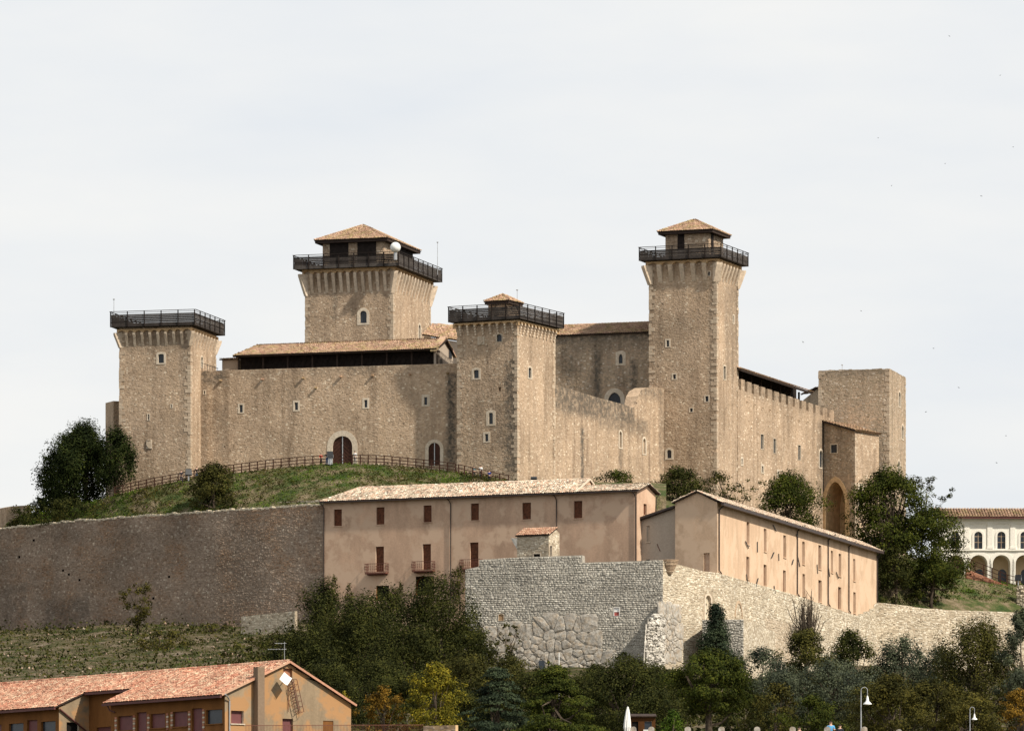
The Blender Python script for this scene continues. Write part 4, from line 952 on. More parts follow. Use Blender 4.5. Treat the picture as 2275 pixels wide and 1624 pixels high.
mb = MB(); mb.prism([far_.pt(0, topA[1][1] - .1, .3), far_.pt(6.8, topA[1][1] - .1, .3), far_.pt(6.8, topA[1][1] + .16, .55), far_.pt(0, topA[1][1] + .16, .55)], far_.n3() * -.4); mb.build('eaves', M['tile_c'], an)

# ------------------------------------------------------------------ lower retaining walls
LW = [(-70, 768), (0, 757), (120, 750.5), (240, 744.5), (360, 738.5), (480, 733), (600, 728.5), (722, 724)]
lw = thing('retaining_wall', 'big dark rubble retaining wall filling the left below the grassy mound', 'wall', P(300, 1398, 741))
ltop = [(-70, 1182), (0, 1176), (60, 1169), (140, 1160), (200, 1155), (300, 1148), (400, 1141), (520, 1133), (620, 1127), (722, 1120)]
for i in range(len(LW) - 1):
    (xa_, ya_), (xb_, yb_) = LW[i], LW[i + 1]; f = fpx(xa_, ya_, xb_, yb_)
    px_ = np.linspace(xa_, xb_, 16); tp = [f.uz(float(x), ip(float(x), ltop) + rng.uniform(-1.6, 1.6)) for x in px_]
    tp[0] = (0, tp[0][1]); tp[-1] = (f.L, tp[-1][1])
    hs = []
    for (hx, hy) in ((68, 188), (240, 238), (440, 275) if False else (448, 452), (565, 520), (137, 357), (365, 372), (1090, 650), (1202, 497), (490, 480)):
        p = BW(hx * 1.0, hy * 1.0)
        if xa_ < p[0] < xb_ - 6 and 1185 < p[1] < 1380: hs.append(((p[0] - 2.2, p[1] - 2.6, p[0] + 2.2, p[1] + 2.6), 0))
    sts = [(xa_, 1150 + 30, xb_, 1400, .12), (100, 1330, 200, 1400, .5), (0, 1300, 60, 1400, .4)]
    holes = []
    root = lw; zbw = zat(1412, f.a.y)
    for h in hs:
        holes.append(recess(root, f, h[0], M['dark'], .5))
    sf = stain_fn(f, sts); mb = MB(); wall_face(mb, f, 0, f.L, zbw, tp, holes, sf, .9)
    tf_, tu_ = topf(tp)
    for a, b in zip(tu_[:-1], tu_[1:]): mb.poly([f.pt(a, tf_(a), 0), f.pt(b, tf_(b), 0), f.pt(b, tf_(b) , -1.3), f.pt(a, tf_(a), -1.3)])
    mb.build('wall', M['leftmortar'], lw, attr=True)
    rec = veneer(f, 0, f.L, zbw, tp, holes, .27, .31, (.0, .05), .88, 70 + i, sf, .45)
    rec = singles(f, rec, 40, M['leftstone'], lw, gap=.025, inset=.28)
    stonework(lw, [stones_geo(f, rec, .025, .28, 70 + i)], M['leftstone'])
    for k in range(int(f.L / .42)):       # rough capping stones
        u = k * .42 + .2; mb = MB(); c = f.pt(u, tf_(u) + .04 + rng.uniform(-.05, .06), -.3); mb.obox(c, f.e3() * rng.uniform(.15, .24), f.n3() * rng.uniform(.3, .42), Vector((0, 0, rng.uniform(.08, .17)))); mb.build('capping_stone', M['pale'], lw)
# second little wall and pier
fq = fpx(505, 738, 722, 727.5); make_wall('garden_wall', 'low pale wall behind the top of the dark retaining wall', 'wall', fq, zat(1150, 735), [(0, fq.uz(505, 1127)[1]), (fq.L * .2, fq.uz(548, 1119)[1]), (fq.L, fq.uz(722, 1109)[1])], [], ('pale', 'mortar'), (.25, .4), 81, thick=.5)
fq = fpx(14, 763, 68, 765); make_wall('gate_pier', 'short ruined stone pier at the far left by the tree', 'wall', fq, zat(1200, 763), [(0, fq.uz(14, 1127)[1]), (fq.L * .25, fq.uz(24, 1124)[1]), (fq.L, fq.uz(68, 1122)[1])], [], ('stone', 'mortar'), (.26, .4), 82, thick=2.2)
fq = fpx(536, 711, 655, 706); make_wall('garden_wall', 'short pale wall at the foot of the dark retaining wall beside the evergreens', 'wall', fq, zat(1410, 708), [(0, fq.uz(536, 1369)[1]), (fq.L, fq.uz(655, 1357)[1])], [], ('pale', 'palemortar'), (.25, .4), 83, thick=.5, nsing=60)

# ------------------------------------------------------------------ rose tan barracks
def simple_window(root, f, r, frame_m, pane_m, depth=.22, name='window', pname='shutter', sill=True, kind='r', mm=.0):
    u0, zb, u1, zt = f.rect(r); mb = MB(); c = path(u0, u1, zb, zt, kind)
    for i in range(len(c)):
        a, b = c[i], c[(i + 1) % len(c)]
        if (Vector(a) - Vector(b)).length > 1e-4: mb.poly([f.pt(*a, .003), f.pt(*b, .003), f.pt(*b, -depth), f.pt(*a, -depth)])
    if sill: mb.obox(f.pt((u0 + u1) / 2, zb - .05, .03), f.e3() * ((u1 - u0) / 2 + .1), f.n3() * .08, Vector((0, 0, .045)))
    w = mb.build(name, frame_m, root); pb = MB(); pb.poly([f.pt(u, z, -depth) for u, z in c]); pb.build(pname, pane_m, w)
    return (u0, zb, u1, zt)

fA = fpx(719.5, 724, 1415, 705)
bar = thing('long_building', 'long rose-tan plastered building with rusty shutters and three iron balconies', 'building', fA.pt(fA.L / 2, zat(1330, 714)))
zeA = fA.uz(1000, 1103)[1]; zeA = (fA.uz(722, 1116)[1] + fA.uz(1412, 1091)[1] + zeA) / 3
zeL = fA.uz(722, 1117)[1]; zeR = fA.uz(1412, 1091.5)[1]; ztop = [(0, zeL), (fA.L, zeR)]; ze_ = lambda u: zeL + (zeR - zeL) * u / fA.L
wins = [ZR(TB, *q) for q in ((172, 218, 222, 324), (440, 205, 491, 314), (738, 193, 789, 300), (1037, 181, 1088, 288), (1363, 176, 1417, 282), (1688, 165, 1741, 275))]
doors = [ZR(TB, *q) for q in ((436, 453, 488, 612), (733, 437, 785, 600), (1032, 427, 1085, 585))]
holes = [simple_window(bar, fA, r, M['tan'], M['rust']) for r in wins] + [simple_window(bar, fA, r, M['tan'], M['rust'], name='balcony_door', pname='shutter', sill=False) for r in doors]
arch = ZR(TB, 690, 640, 805, 760); holes.append(simple_window(bar, fA, arch, M['orange'], M['dark'], depth=.5, name='archway', kind='a', sill=False, pname='dark_interior'))
arch = ZR(TB, 440, 700, 520, 790); holes.append(simple_window(bar, fA, arch, M['orange'], M['dark'], depth=.5, name='archway', kind='r', sill=False, pname='dark_interior'))
zbB = zat(1400, 716); mb = MB(); wall_face(mb, fA, 0, fA.L, zbB, ztop, holes, None, 2.5)
fR = Fac(fA.b, fA.b + Vector((-fA.n.x, -fA.n.y)) * 5.7); apz = fA.uz(1415, 1091)[1] + 1.0
rwn = simple_window(bar, fR, ZR(TB, 2129, 184, 2149, 255), M['tan'], M['rust'])
wall_face(mb, fR, 0, fR.L, zbB, [(0, zeR), (2.85, apz), (5.7, zeR)], [rwn], None, 1.0)
bk = fA.pt(0, 0, -7.5); mb.poly([fA.pt(0, zbB, 0), fA.pt(0, zbB, -7.5), fA.pt(0, zeL, -7.5), fA.pt(0, zeL, 0)])
mb.poly([fA.pt(0, zbB, -7.5), fA.pt(fA.L - 7, zbB, -7.5), fA.pt(fA.L - 7, zeR, -7.5), fA.pt(0, zeL, -7.5)])
mb.poly([fA.pt(fA.L - 7, zbB, -5.7), fA.pt(fA.L, zbB, -5.7), fA.pt(fA.L, zeR, -5.7), fA.pt(fA.L - 7, zeR, -5.7)])
mb.build('wall', M['tan'], bar)
uS = fA.u(1281); zS = ze_(uS)
zrL = fA.uz(765, 1078)[1]; e0 = fA.pt(-.35, zeL + .12, .55); eS = fA.pt(uS, zS + .12, .55); e1_ = fA.pt(fA.L + .5, zeR + .12, .55)
Yr = lambda x, y, o: None
def atoff(f, x, y, o):      # point on the plane parallel to facade f at offset o seen at pixel x,y
    g = Fac(f.a + f.n * o, f.b + f.n * o); u, z = g.uz(x, y); return g.pt(u, z, 0)
_t = atoff(fA, 1280, 1065.5, -3.9); dh_ = _t.z - zS; rS = fA.pt(uS, zS + dh_, -3.9); uA_ = fA.u(768); rA = fA.pt(uA_, ze_(uA_) + dh_, -3.9)
ro = roof_plane(bar, [e0, eS, rS, rA], M['tile_w'], tw=.27, tl=.42, name='roof', thick=.12, n_single=0); ridge_tiles(ro, rA, rS, M['tile_w'], w=.34)
b0 = fA.pt(-.35, zeL + .1, -8.2); bS = fA.pt(uS, zS + .1, -8.2)
roof_plane(bar, [b0, e0, rA], M['tile_w'], name='roof', thick=.12); roof_plane(bar, [bS, b0, rA, rS], M['tile_w'], name='roof', thick=.12); ridge_tiles(ro, e0, rA, M['tile_w'], w=.34)
mb = MB(); mb.poly([fA.pt(uS - .1, zS - .5, .3), fA.pt(uS - .1, zS - .5, -7.8), rS + Vector((-.1, 0, -.1))]); mb.build('gable_end', M['tan'], bar)
for a_, b_ in ((eS, rS), (rS, bS)): mb = MB(); mb.bar(a_ + Vector((.02, 0, -.02)), b_ + Vector((.02, 0, -.02)), .22, .2); mb.build('verge', M['trim'], bar)
r2a = fA.pt(uS, zS + 1.15, -2.85); r2b = fA.pt(fA.L + .5, zeR + 1.15, -2.85)
ro2 = roof_plane(bar, [eS + Vector((.02, 0, 0)), e1_, r2b, r2a], M['tile_w'], tw=.27, tl=.42, name='roof', thick=.12); ridge_tiles(ro2, r2a, r2b, M['tile_w'], w=.34)
roof_plane(bar, [fA.pt(fA.L + .5, zeR + .1, -6.25), fA.pt(uS, zS + .1, -6.25), r2a, r2b], M['tile_w'], name='roof', thick=.12)
# eave gutters and downpipes
for a_, b_ in ((e0, eS), (eS, e1_)): mb = MB(); mb.bar(a_ + fA.n3() * .08 - Vector((0, 0, .12)), b_ + fA.n3() * .08 - Vector((0, 0, .12)), .16, .14); mb.build('gutter', M['pipe'], bar)
for x, y0, y1 in ((720.5, 1118, 1300), (1002, 1106, 1300), (1237, 1098, 1240), (1413, 1094, 1160)):
    u = fA.u(x); z = ze_(u); mb = MB(); mb.tube([fA.pt(u - .35, z - .02, .55), fA.pt(u - .1, z - .35, .3), fA.pt(u, z - .75, .12), fA.pt(u, zbB + 2, .12)], [.07] * 4, 6); mb.build('downpipe', M['pipe'], bar)
mb = MB(); mb.tube([fR.pt(5.9, zeR, .4), fR.pt(5.8, zeR - .4, .1), fR.pt(5.6, zeR - 2.5, .1)], [.06] * 3, 6); mb.build('downpipe', M['pipe'], bar)
# balconies
for i, (a_, b_, c_, d_) in enumerate(((379, 545, 519, 628), (676, 530, 813, 614), (979, 522, 1116, 602))):
    u0, z0, u1, z1 = fA.rect(ZR(TB, a_, b_, c_, d_)); u0 += .15; u1 -= .05; pj = .85; bl = None
    mb = MB(); mb.prism([fA.pt(u0, z0, 0), fA.pt(u1, z0, 0), fA.pt(u1, z0, pj), fA.pt(u0, z0, pj)], (0, 0, .16)); mb.prism([fA.pt(u0 + .2, z0 - .14, 0), fA.pt(u1 - .2, z0 - .14, 0), fA.pt(u1 - .2, z0 - .14, pj * .6), fA.pt(u0 + .2, z0 - .14, pj * .6)], (0, 0, .138)); bl = mb.build('balcony', M['iron'], bar)
    for (p, q) in ((fA.pt(u0, 0, pj), fA.pt(u1, 0, pj)), (fA.pt(u0, 0, 0), fA.pt(u0, 0, pj)), (fA.pt(u1, 0, 0), fA.pt(u1, 0, pj))):
        L_ = (q - p).length; n_ = max(3, int(L_ / .27)); mb = MB(); zt_ = z0 + .16; H_ = 1.15
        mb.bar(p + Vector((0, 0, zt_ + H_)), q + Vector((0, 0, zt_ + H_)), .06); mb.bar(p + Vector((0, 0, zt_ + .1)), q + Vector((0, 0, zt_ + .1)), .05); mb.build('handrail', M['iron'], bl)
        for k in range(n_ + 1):
            c = p + (q - p) * (k / n_); mb = MB()
            mb.lathe(c + Vector((0, 0, zt_)), [(.018, 0), (.018, .3), (.055, .45), (.018, .6), (.055, .78), (.018, .92), (.018, H_)], 4); mb.build('baluster', M['iron'], bl)

# ------------------------------------------------------------------ right tan building on the pale wall
bb = thing('tall_building', 'pale tan plastered building with narrow windows standing on the pale stone wall', 'building', P(1700, 1300, 740))
fG = fpx(1500, 703.2, 1593.5, 700.3)
fS = Fac(fG.b, P(1948, 1200, 797).xy)
zeS = (fS.uz(1600, 1118)[1] + fS.uz(1948, 1224)[1]) / 2; zeS0 = fS.uz(1594, 1116)[1]; zeS1 = fS.uz(1948, 1224)[1]
zbS = zat(1400, 705)
rows = [(975, 342, 998, 523), (1115, 395, 1136, 582), (1273, 449, 1295, 629), (1427, 500, 1448, 684), (1558, 529, 1582, 724), (1659, 574, 1677, 752), (1723, 598, 1743, 783), (1841, 640, 1858, 820),
        (973, 622, 997, 805), (1113, 687, 1137, 858), (1271, 733, 1294, 908), (1429, 762, 1450, 942), (1558, 813, 1585, 990), (1718, 869, 1744, 1048), (1842, 910, 1861, 1081)]
hs = [simple_window(bb, fS, ZR(RB, *q), M['tan2'], M['rust'] if i in (4, 8, 9, 10, 13) else M['brownpane'], depth=.3) for i, q in enumerate(rows)]
gw = simple_window(bb, fG, ZR(RB, 626, 592, 674, 760), M['tan2'], M['tan'], kind='s', sill=False, name='blind_doorway', pname='infill')
mb = MB(); wall_face(mb, fS, 0, fS.L, zbS, [(0, zeS0), (fS.L, zeS1)], hs, None, 4)
zgl = fG.uz(1500, 1117)[1]; zgt = fG.uz(1552, 1094)[1]; zgr = zeS0; um = fG.u(1549)
wall_face(mb, fG, 0, fG.L, zbS, [(0, zgl), (um, zgt), (fG.L, zgr)], [gw], None, 1.5)
dS = fS.e3(); mb.poly([fG.pt(0, zbS, 0), fG.pt(0, zgl, 0), fG.pt(0, zgl, 0) + dS * fS.L, fG.pt(0, zbS, 0) + dS * fS.L])
e_ = dS * fS.L; mb.poly([fG.pt(0, zbS, 0) + e_, fG.pt(fG.L, zbS, 0) + e_, fG.pt(fG.L, zeS1, 0) + e_, fG.pt(um, zgt + zeS1 - zeS0, 0) + e_, fG.pt(0, zgl + zeS1 - zeS0, 0) + e_]); mb.build('wall', M['tan2'], bb)
dz = Vector((0, 0, zeS1 - zeS0)); o_ = fS.n3() * .75
A0 = fG.pt(fG.L, zeS0 + .12, 0) + o_ - dS * .4 - Vector((0, 0, .15)); A1 = fG.pt(fG.L, zeS0 + .12, 0) + o_ + e_ + dz + dS * .5 - Vector((0, 0, .15))
T0 = fG.pt(um, zgt + .2, 0) - dS * .4; T1 = fG.pt(um, zgt + .2, 0) + e_ + dz + dS * .5
L0 = fG.pt(-.4, zgl + .05, 0) - dS * .4; L1 = L0 + e_ + dz + dS * .9
ro = roof_plane(bb, [A0, A1, T1, T0], M['tile_w'], tw=.27, tl=.42, name='roof', thick=.16); ridge_tiles(ro, T0, T1, M['tile_w'])
roof_plane(bb, [L1, L0, T0, T1], M['tile_w'], name='roof', thick=.16)
mb = MB(); mb.bar(A0 + fS.n3() * .02 - Vector((0, 0, .2)), A1 + fS.n3() * .02 - Vector((0, 0, .2)), .35, .34); mb.build('gutter', M['pipe'], bb)  # gutter made thick and dark so it also paints the eave shadow
for (x, yt, yb) in ((1595.5, 1122, 1272), (1769.5, 1170, 1323), (1838, 1190, 1345), (1884, 1205, 1360), (1947, 1226, 1338)):
    u, z = fS.uz(x, yt); zb_ = fS.uz(x, yb)[1]; mb = MB(); mb.tube([fS.pt(u + 2.2, z + .3, .7), fS.pt(u + .6, z - .25, .3), fS.pt(u, z - .6, .14), fS.pt(u, zb_ + .3, .14), fS.pt(u + 1.2, zb_, .14)], [.09] * 5, 6); mb.build('downpipe', M['pipe'], bb)
for (x0, y0, x1, y1) in ((958, 497, 983, 552), (1055, 500, 1056, 587), (1184, 365, 1208, 415), (1190, 587, 1170, 632), (1228, 597, 1230, 655), (1348, 645, 1337, 685), (1372, 440, 1383, 470), (1384, 628, 1400, 702), (1540, 685, 1546, 760), (1634, 715, 1643, 785), (1697, 748, 1714, 797), (966, 765, 978, 845), (1061, 797, 1042, 868), (1190, 858, 1200, 925)):
    a = fS.uz(*RB(x0, y0)); b = fS.uz(*RB(x1, y1)); mb = MB(); mb.bar(fS.pt(a[0], a[1], .12), fS.pt(b[0], b[1], .12), .11); mb.build('tie_rod_anchor', M['black'], bb)
# lean-to link between the two buildings
fK = fpx(1419, 706.5, 1501, 704.2); zk0 = fK.uz(1419, 1156)[1]; zk1 = fK.uz(1500, 1129)[1]
lk = thing('lean_to_building', 'grey plastered lean-to with sloping eave between the two tan buildings', 'building', fK.pt(fK.L / 2, zat(1300, 705)))
kw = simple_window(lk, fK, ZR(RB, 162, 371, 188, 503), M['trim'], M['greyplaster'], depth=.2, pname='pane'); kv = simple_window(lk, fK, ZR(RB, 158, 644, 189, 675), M['trim'], M['dark'], depth=.2, pname='pane', sill=False)
mb = MB(); wall_face(mb, fK, 0, fK.L, zbS, [(0, zk0), (fK.L, zk1)], [kw, kv], None, 2)
mb.poly([fK.pt(0, zbS, 0), fK.pt(0, zk0, 0), fK.pt(0, zk0, -9), fK.pt(0, zbS, -9)]); mb.build('wall', M['greyplaster'], lk)
roof_plane(lk, [fK.pt(-.4, zk0 - .1, .5), fK.pt(-.4, zk0 - .1, -9), fK.pt(fK.L, zk1 + .25, -9), fK.pt(fK.L, zk1 + .25, .5)][::-1], M['tile_w'], name='roof', thick=.2)
mb = MB(); mb.bar(fK.pt(-.4, zk0 + .02, .52), fK.pt(fK.L, zk1 + .18, .52), .12, .26); mb.build('bargeboard', M['pipe'], lk)
mb = MB(); mb.tube([fK.pt(-.3, zk0 - .1, .4), fK.pt(.0, zk0 - .5, .15), fK.pt(.1, zk0 - 1, .1), fK.pt(.1, zbS + 3, .1)], [.08] * 4, 6); mb.build('downpipe', M['pipe'], lk)
a = fK.uz(*RB(248, 518)); b = fK.uz(*RB(273, 577)); mb = MB(); mb.bar(fK.pt(a[0], a[1], .05), fK.pt(b[0], b[1], .05), .06); mb.build('tie_rod_anchor', M['iron'], lk)

# ------------------------------------------------------------------ stone hut in front of the barracks
fU = fpx(TB(1330, 0)[0], 702.5, TB(1530, 0)[0], 700.5); hut = thing('stone_hut', 'small stone hut with a red tiled roof between the grey wall and the long building', 'hut', fU.pt(fU.L / 2, zat(1262, 701)))
zu = fU.uz(1190, TB(0, 383)[1])[1]
make_wall('', '', '', fU, zat(1265, 701), zu, [W(TB, 1434, 500, 1476, 524, 'r', m=.12, pane=M['dark'])], ('pale', 'palemortar'), (.24, .38), 84, thick=0, nsing=60, root=hut, gap=.03)
cU = fU.b; fV = Fac(cU, cU + Vector((-fU.n.x, -fU.n.y)) * 3.0)
make_wall('', '', '', fV, zat(1265, 701), [(0, zu), (1.9, zu + .9), (3.0, zu + .4)], [W(TB, 1536, 445, 1548, 516, 'a', m=.06, pane=M['dark'])], ('pale', 'palemortar'), (.24, .38), 85, thick=0, root=hut)
roof_plane(hut, [fU.pt(-.15, zu + .05, .25), fU.pt(fU.L + .15, zu + .05, .25), fU.pt(fU.L + .15, zu + 1.05, -2.0), fU.pt(-.15, zu + 1.05, -2.0)], M['tile_red'], tw=.30, tl=.42, name='roof', n_single=300)
mb = MB(); mb.prism([fU.pt(fU.u(TB(1287, 0)[0]), zat(TB(0, 393)[1], 701), -.1), fU.pt(0, zat(TB(0, 393)[1], 701), -.1), fU.pt(0, zat(TB(0, 470)[1], 701), -.1)], fU.n3() * -.5); mb.build('broken_wall_stub', M['chalk'], hut)

# ------------------------------------------------------------------ grey coursed wall
fGr = fpx(1033.6, 695.5, 1473, 690); prof = [(1033.6, 1265), (1064.5, 1258), (1065, 1243), (1152, 1238), (1293, 1233), (1294, 1249.5), (1442, 1245), (1471, 1243.8), (1473, 1244)]
tg = [fGr.uz(*p) for p in prof]
tcl = [fGr.uz(x, y) for x, y in ((1060, 1440), (1090, 1400), (1110, 1402), (1150, 1386), (1200, 1378), (1290, 1380), (1312, 1400), (1312, 1440), (1330, 1452), (1345, 1500))]
cyp = [(1072, 1430), (1088, 1408), (1104, 1408), (1140, 1396), (1160, 1394), (1196, 1387), (1212, 1383), (1258, 1383), (1292, 1381), (1310, 1390), (1313, 1438), (1330, 1450), (1362, 1470), (1362, 1500), (1060, 1500), (1060, 1450)]
cpu = [fGr.uz(*p) for p in cyp]
bigrect = (fGr.u(1110), zat(1500, 693), fGr.u(1312), fGr.uz(1200, 1398)[1])
gwall, _ = make_wall('grey_wall', 'grey coursed stone wall below the long building with huge polygonal blocks at its foot', 'wall', fGr, zat(1510, 693), tg,
    [(ZR(GW, 1414, 495, 1456, 560), dict(kind='r', m=.06, pane=M['panel_red'], depth=.15, mat=M['white'])), W(GW, 476, 545, 518, 600, 's', m=.05, pane=M['gable'], depth=.12)],
    ('grey', 'greymortar'), (.235, .40), 86, thick=1.6, nsing=300, gap=.03, inset=.16, proud=(.03, .09), cov=.985, keep_extra=[bigrect], jit=.04)
p0 = ZR(GW, 1416, 498, 1454, 528); u0, z0, u1, z1 = fGr.rect(p0); mb = MB(); mb.poly([fGr.pt(u0, z0, -.06), fGr.pt(u1, z0, -.06), fGr.pt(u1, z1, -.06), fGr.pt(u0, z1, -.06)]); mb.build('white_panel', M['white'], gwall)

def clip(poly, px, py, nx, ny):
    out = []
    for i in range(len(poly)):
        a, b = poly[i], poly[(i + 1) % len(poly)]; da = (a[0] - px) * nx + (a[1] - py) * ny; db = (b[0] - px) * nx + (b[1] - py) * ny
        if da <= 0: out.append(a)
        if (da < 0) != (db < 0) and abs(da - db) > 1e-9: t = da / (da - db); out.append((a[0] + (b[0] - a[0]) * t, a[1] + (b[1] - a[1]) * t))
    return out
def voronoi_blocks(root, f, bound, n, seed, mat, proud=(.07, .17), gap=.022, name='block'):
    r = random.Random(seed); us = [p[0] for p in bound]; zs = [p[1] for p in bound]; S = []
    bu = np.array([(p[0], p[1]) for p in bound]); tries = 0; area = (max(us) - min(us)) * (max(zs) - min(zs)); dmin = math.sqrt(area / n) * .78
    while len(S) < n and tries < 9000:
        tries += 1; p = (r.uniform(min(us), max(us)), r.uniform(min(zs), max(zs)))
        sc_ = .55 if p[1] < min(zs) + (max(zs) - min(zs)) * .42 else 1.0
        if not inpoly(np.array([p[0]]), np.array([p[1]]), bound)[0]: continue
        if all(math.hypot(p[0] - q[0], p[1] - q[1]) > dmin * sc_ for q in S): S.append(p)
    for i, p in enumerate(S):
        poly = [(p[0] - 1.6, p[1] - 1.3), (p[0] + 1.6, p[1] - 1.3), (p[0] + 1.6, p[1] + 1.3), (p[0] - 1.6, p[1] + 1.3)]
        for k, q in enumerate(S):
            if k == i or math.hypot(q[0] - p[0], q[1] - p[1]) > 4: continue
            dx, dz_ = q[0] - p[0], q[1] - p[1]; d = math.hypot(dx, dz_); poly = clip(poly, (p[0] + q[0]) / 2 - dx / d * gap, (p[1] + q[1]) / 2 - dz_ / d * gap, dx, dz_)
            if len(poly) < 3: break
        if len(poly) < 3: continue
        # round the corners a little and bulge the face
        pr = r.uniform(*proud); c = (sum(a[0] for a in poly) / len(poly), sum(a[1] for a in poly) / len(poly)); rp_ = []
        for k in range(len(poly)):
            a, b = poly[k], poly[(k + 1) % len(poly)]
            for t in (.2, .8): rp_.append((a[0] + (b[0] - a[0]) * t, a[1] + (b[1] - a[1]) * t))
        m = len(rp_); mb = MB()
        r1 = [f.pt(a[0], a[1], -.1) for a in rp_]; r2 = [f.pt(a[0], a[1], pr * .7) for a in rp_]; r3 = [f.pt(c[0] + (a[0] - c[0]) * .82, c[1] + (a[1] - c[1]) * .82, pr + r.uniform(-.03, .03)) for a in rp_]; cc = f.pt(c[0], c[1], pr + r.uniform(0, .08))
        for k in range(m):
            j = (k + 1) % m; mb.poly([r1[k], r1[j], r2[j], r2[k]]); mb.poly([r2[k], r2[j], r3[j], r3[k]]); mb.poly([r3[k], r3[j], cc])
        mb.build(name, mat, root)
voronoi_blocks(gwall, fGr, cpu, 100, 5, M['cyclo'])

# ------------------------------------------------------------------ pale wall running to the right
PW = [(1473, 690), (1594, 699.9), (1948, 796.5), (2110, 802), (2330, 807)]
ptp = [(1473, 1246), (1497, 1251), (1562, 1268.6), (1594, 1272), (1687, 1298.7), (1764, 1320.6), (1903, 1367), (1907, 1366), (1908, 1363), (1918, 1363), (1919, 1358), (1931, 1357), (1932, 1352), (1941, 1350), (1942, 1343), (1948, 1338), (2012, 1344.5), (2051, 1351), (2127, 1355.6), (2255, 1359.5), (2330, 1364)]
pw = thing('pale_wall', 'long pale limestone wall running right from the corner of the grey wall', 'wall', P(1700, 1480, 740))
for i in range(len(PW) - 1):
    (xa_, ya_), (xb_, yb_) = PW[i], PW[i + 1]; f = fpx(xa_, ya_, xb_, yb_)
    tp = [f.uz(x, y) for x, y in ptp if xa_ - 1 <= x <= xb_ + 1]; tp = [(min(max(u, 0), f.L), z) for u, z in tp]
    if i == 1: tp = [(u, z) for u, z in tp]; tp[0] = (0, tp[0][1]); tp[-1] = (f.L, tp[-1][1])
    if i == 3: tp = [(0, f.uz(2110, 1354.5)[1])] + tp
    if i == 2: tp = tp + [(f.L, f.uz(2110, 1354.5)[1])]
    hsp = []; ke = []
    if i == 0: hsp = [W(RB, 640, 935, 684, 1130, 'a', m=.22, pane=M['pale'], depth=.4, name='niche', pname='niche_back')]; 
    make_wall('', '', '', f, zat(1520, (ya_ + yb_) / 2) - 1.5, tp, hsp, ('pale', 'palemortar'), (.25, .36) if i != 1 else (.27, .62), 90 + i, stains=[(1470, 1380, 1500, 1450, .5), (1700, 1380, 1760, 1500, .4), (1560, 1340, 1600, 1400, .3)], thick=1.2, nsing=(150, 90, 30, 30)[i], gap=.028, inset=.24, root=pw, proud=(.01, .07), jit=.35)
    if i == 0:
        fP0 = f; voronoi_blocks(pw, f, [f.uz(x, y) for x, y in ((1476, 1358), (1500, 1360), (1505, 1400), (1500, 1450), (1476, 1450))], 36, 9, M['cyclo'], (.09, .13))
        for (nx, ny) in ((1573, 1342), (1573, 1362)):
            u, z = f.uz(nx, ny); mb = MB(); mb.obox(f.pt(u, z, -.33), f.e3() * .1, f.n3() * .05, Vector((0, 0, .12))); mb.build('niche_slot', M['dark'], pw)
    if i == 1:
        arc = ZR(RB, 878, 990, 935, 1130); u0, z0, u1, z1 = f.rect(arc); pth = path(u0, u1, z0, z1, 'a', 8)
        for k in range(1, len(pth) - 2):
            a, b = pth[k], pth[k + 1]; mb = MB(); mb.bar(f.pt(a[0], a[1], .06), f.pt(b[0], b[1], .06), .10, .35); mb.build('brick_voussoir', M['brick_y'], pw)
# broken buttress at the corner: a rough triangular spur of masonry
dP = -fP0.e3(); Cc = fP0.pt(0, 0, 0)
T0 = P(1437, 1400, 686.5); T0.z = 0; ug = fGr.u(1438.5); T2 = fGr.pt(ug, 0, 0); Cb = Vector((Cc.x, Cc.y, 0))
fBt = Fac(T0.xy, (Cb + Vector((.05, -.05, 0))).xy); Lb = fBt.L; zt_b = zat(1362, 688); zb_b = zat(1515, 687)
bt = thing('buttress', 'rough white broken buttress at the corner between the grey and pale walls', 'wall', T0.lerp(Cb, .5) + Vector((0, 0, zb_b)))
nn_ = 12
for k in range(nn_):
    z0_ = zb_b + (zt_b - zb_b) * k / nn_; z1_ = zb_b + (zt_b - zb_b) * (k + 1) / nn_; t_ = 1 - k / nn_; ext = 1 + .28 * t_ - (.45 if k == nn_ - 1 else .1 * (k == nn_ - 2))
    A_ = Cb + (T0 - Cb) * ext; B_ = T2 + (A_ - T0) * .4 + Vector((-.05, .3, 0)); bm = MB(); bm.prism([A_ + Vector((0, 0, z0_)), Cb + Vector((.05, -.1 - .35 * t_, z0_)), Cb + Vector((0, .3, z0_)), B_ + Vector((0, 0, z0_))], (0, 0, z1_ - z0_)); bm.build('core_masonry', M['chalk'], bt)
tpB = [(-.5, zt_b - 4), (-.1, zt_b - 1.4), (.4, zt_b - .5), (1.2, zt_b + .1), (2.0, zt_b + .2), (Lb, zt_b - .1)]
for bs_, hh_, ll_, sd2 in ((.18, .26, .45, 95), (.30, .55, .8, 96)):
    rec = veneer(fBt, -.5, Lb - .05, zb_b, tpB, [], hh_, ll_, (.05, .22), .9 if bs_ < .2 else .35, sd2, None, .4); V_, F_, A_2 = stones_geo(fBt, rec, .03, .3, sd2, bs_)
    for i in range(len(rec)):
        me = bpy.data.meshes.new('stone'); me.from_pydata((V_[i * 8:i * 8 + 8] - np.array(LOC[bt.name])).tolist(), [], QF.tolist()); link('stone', me, M['chalk'], bt)
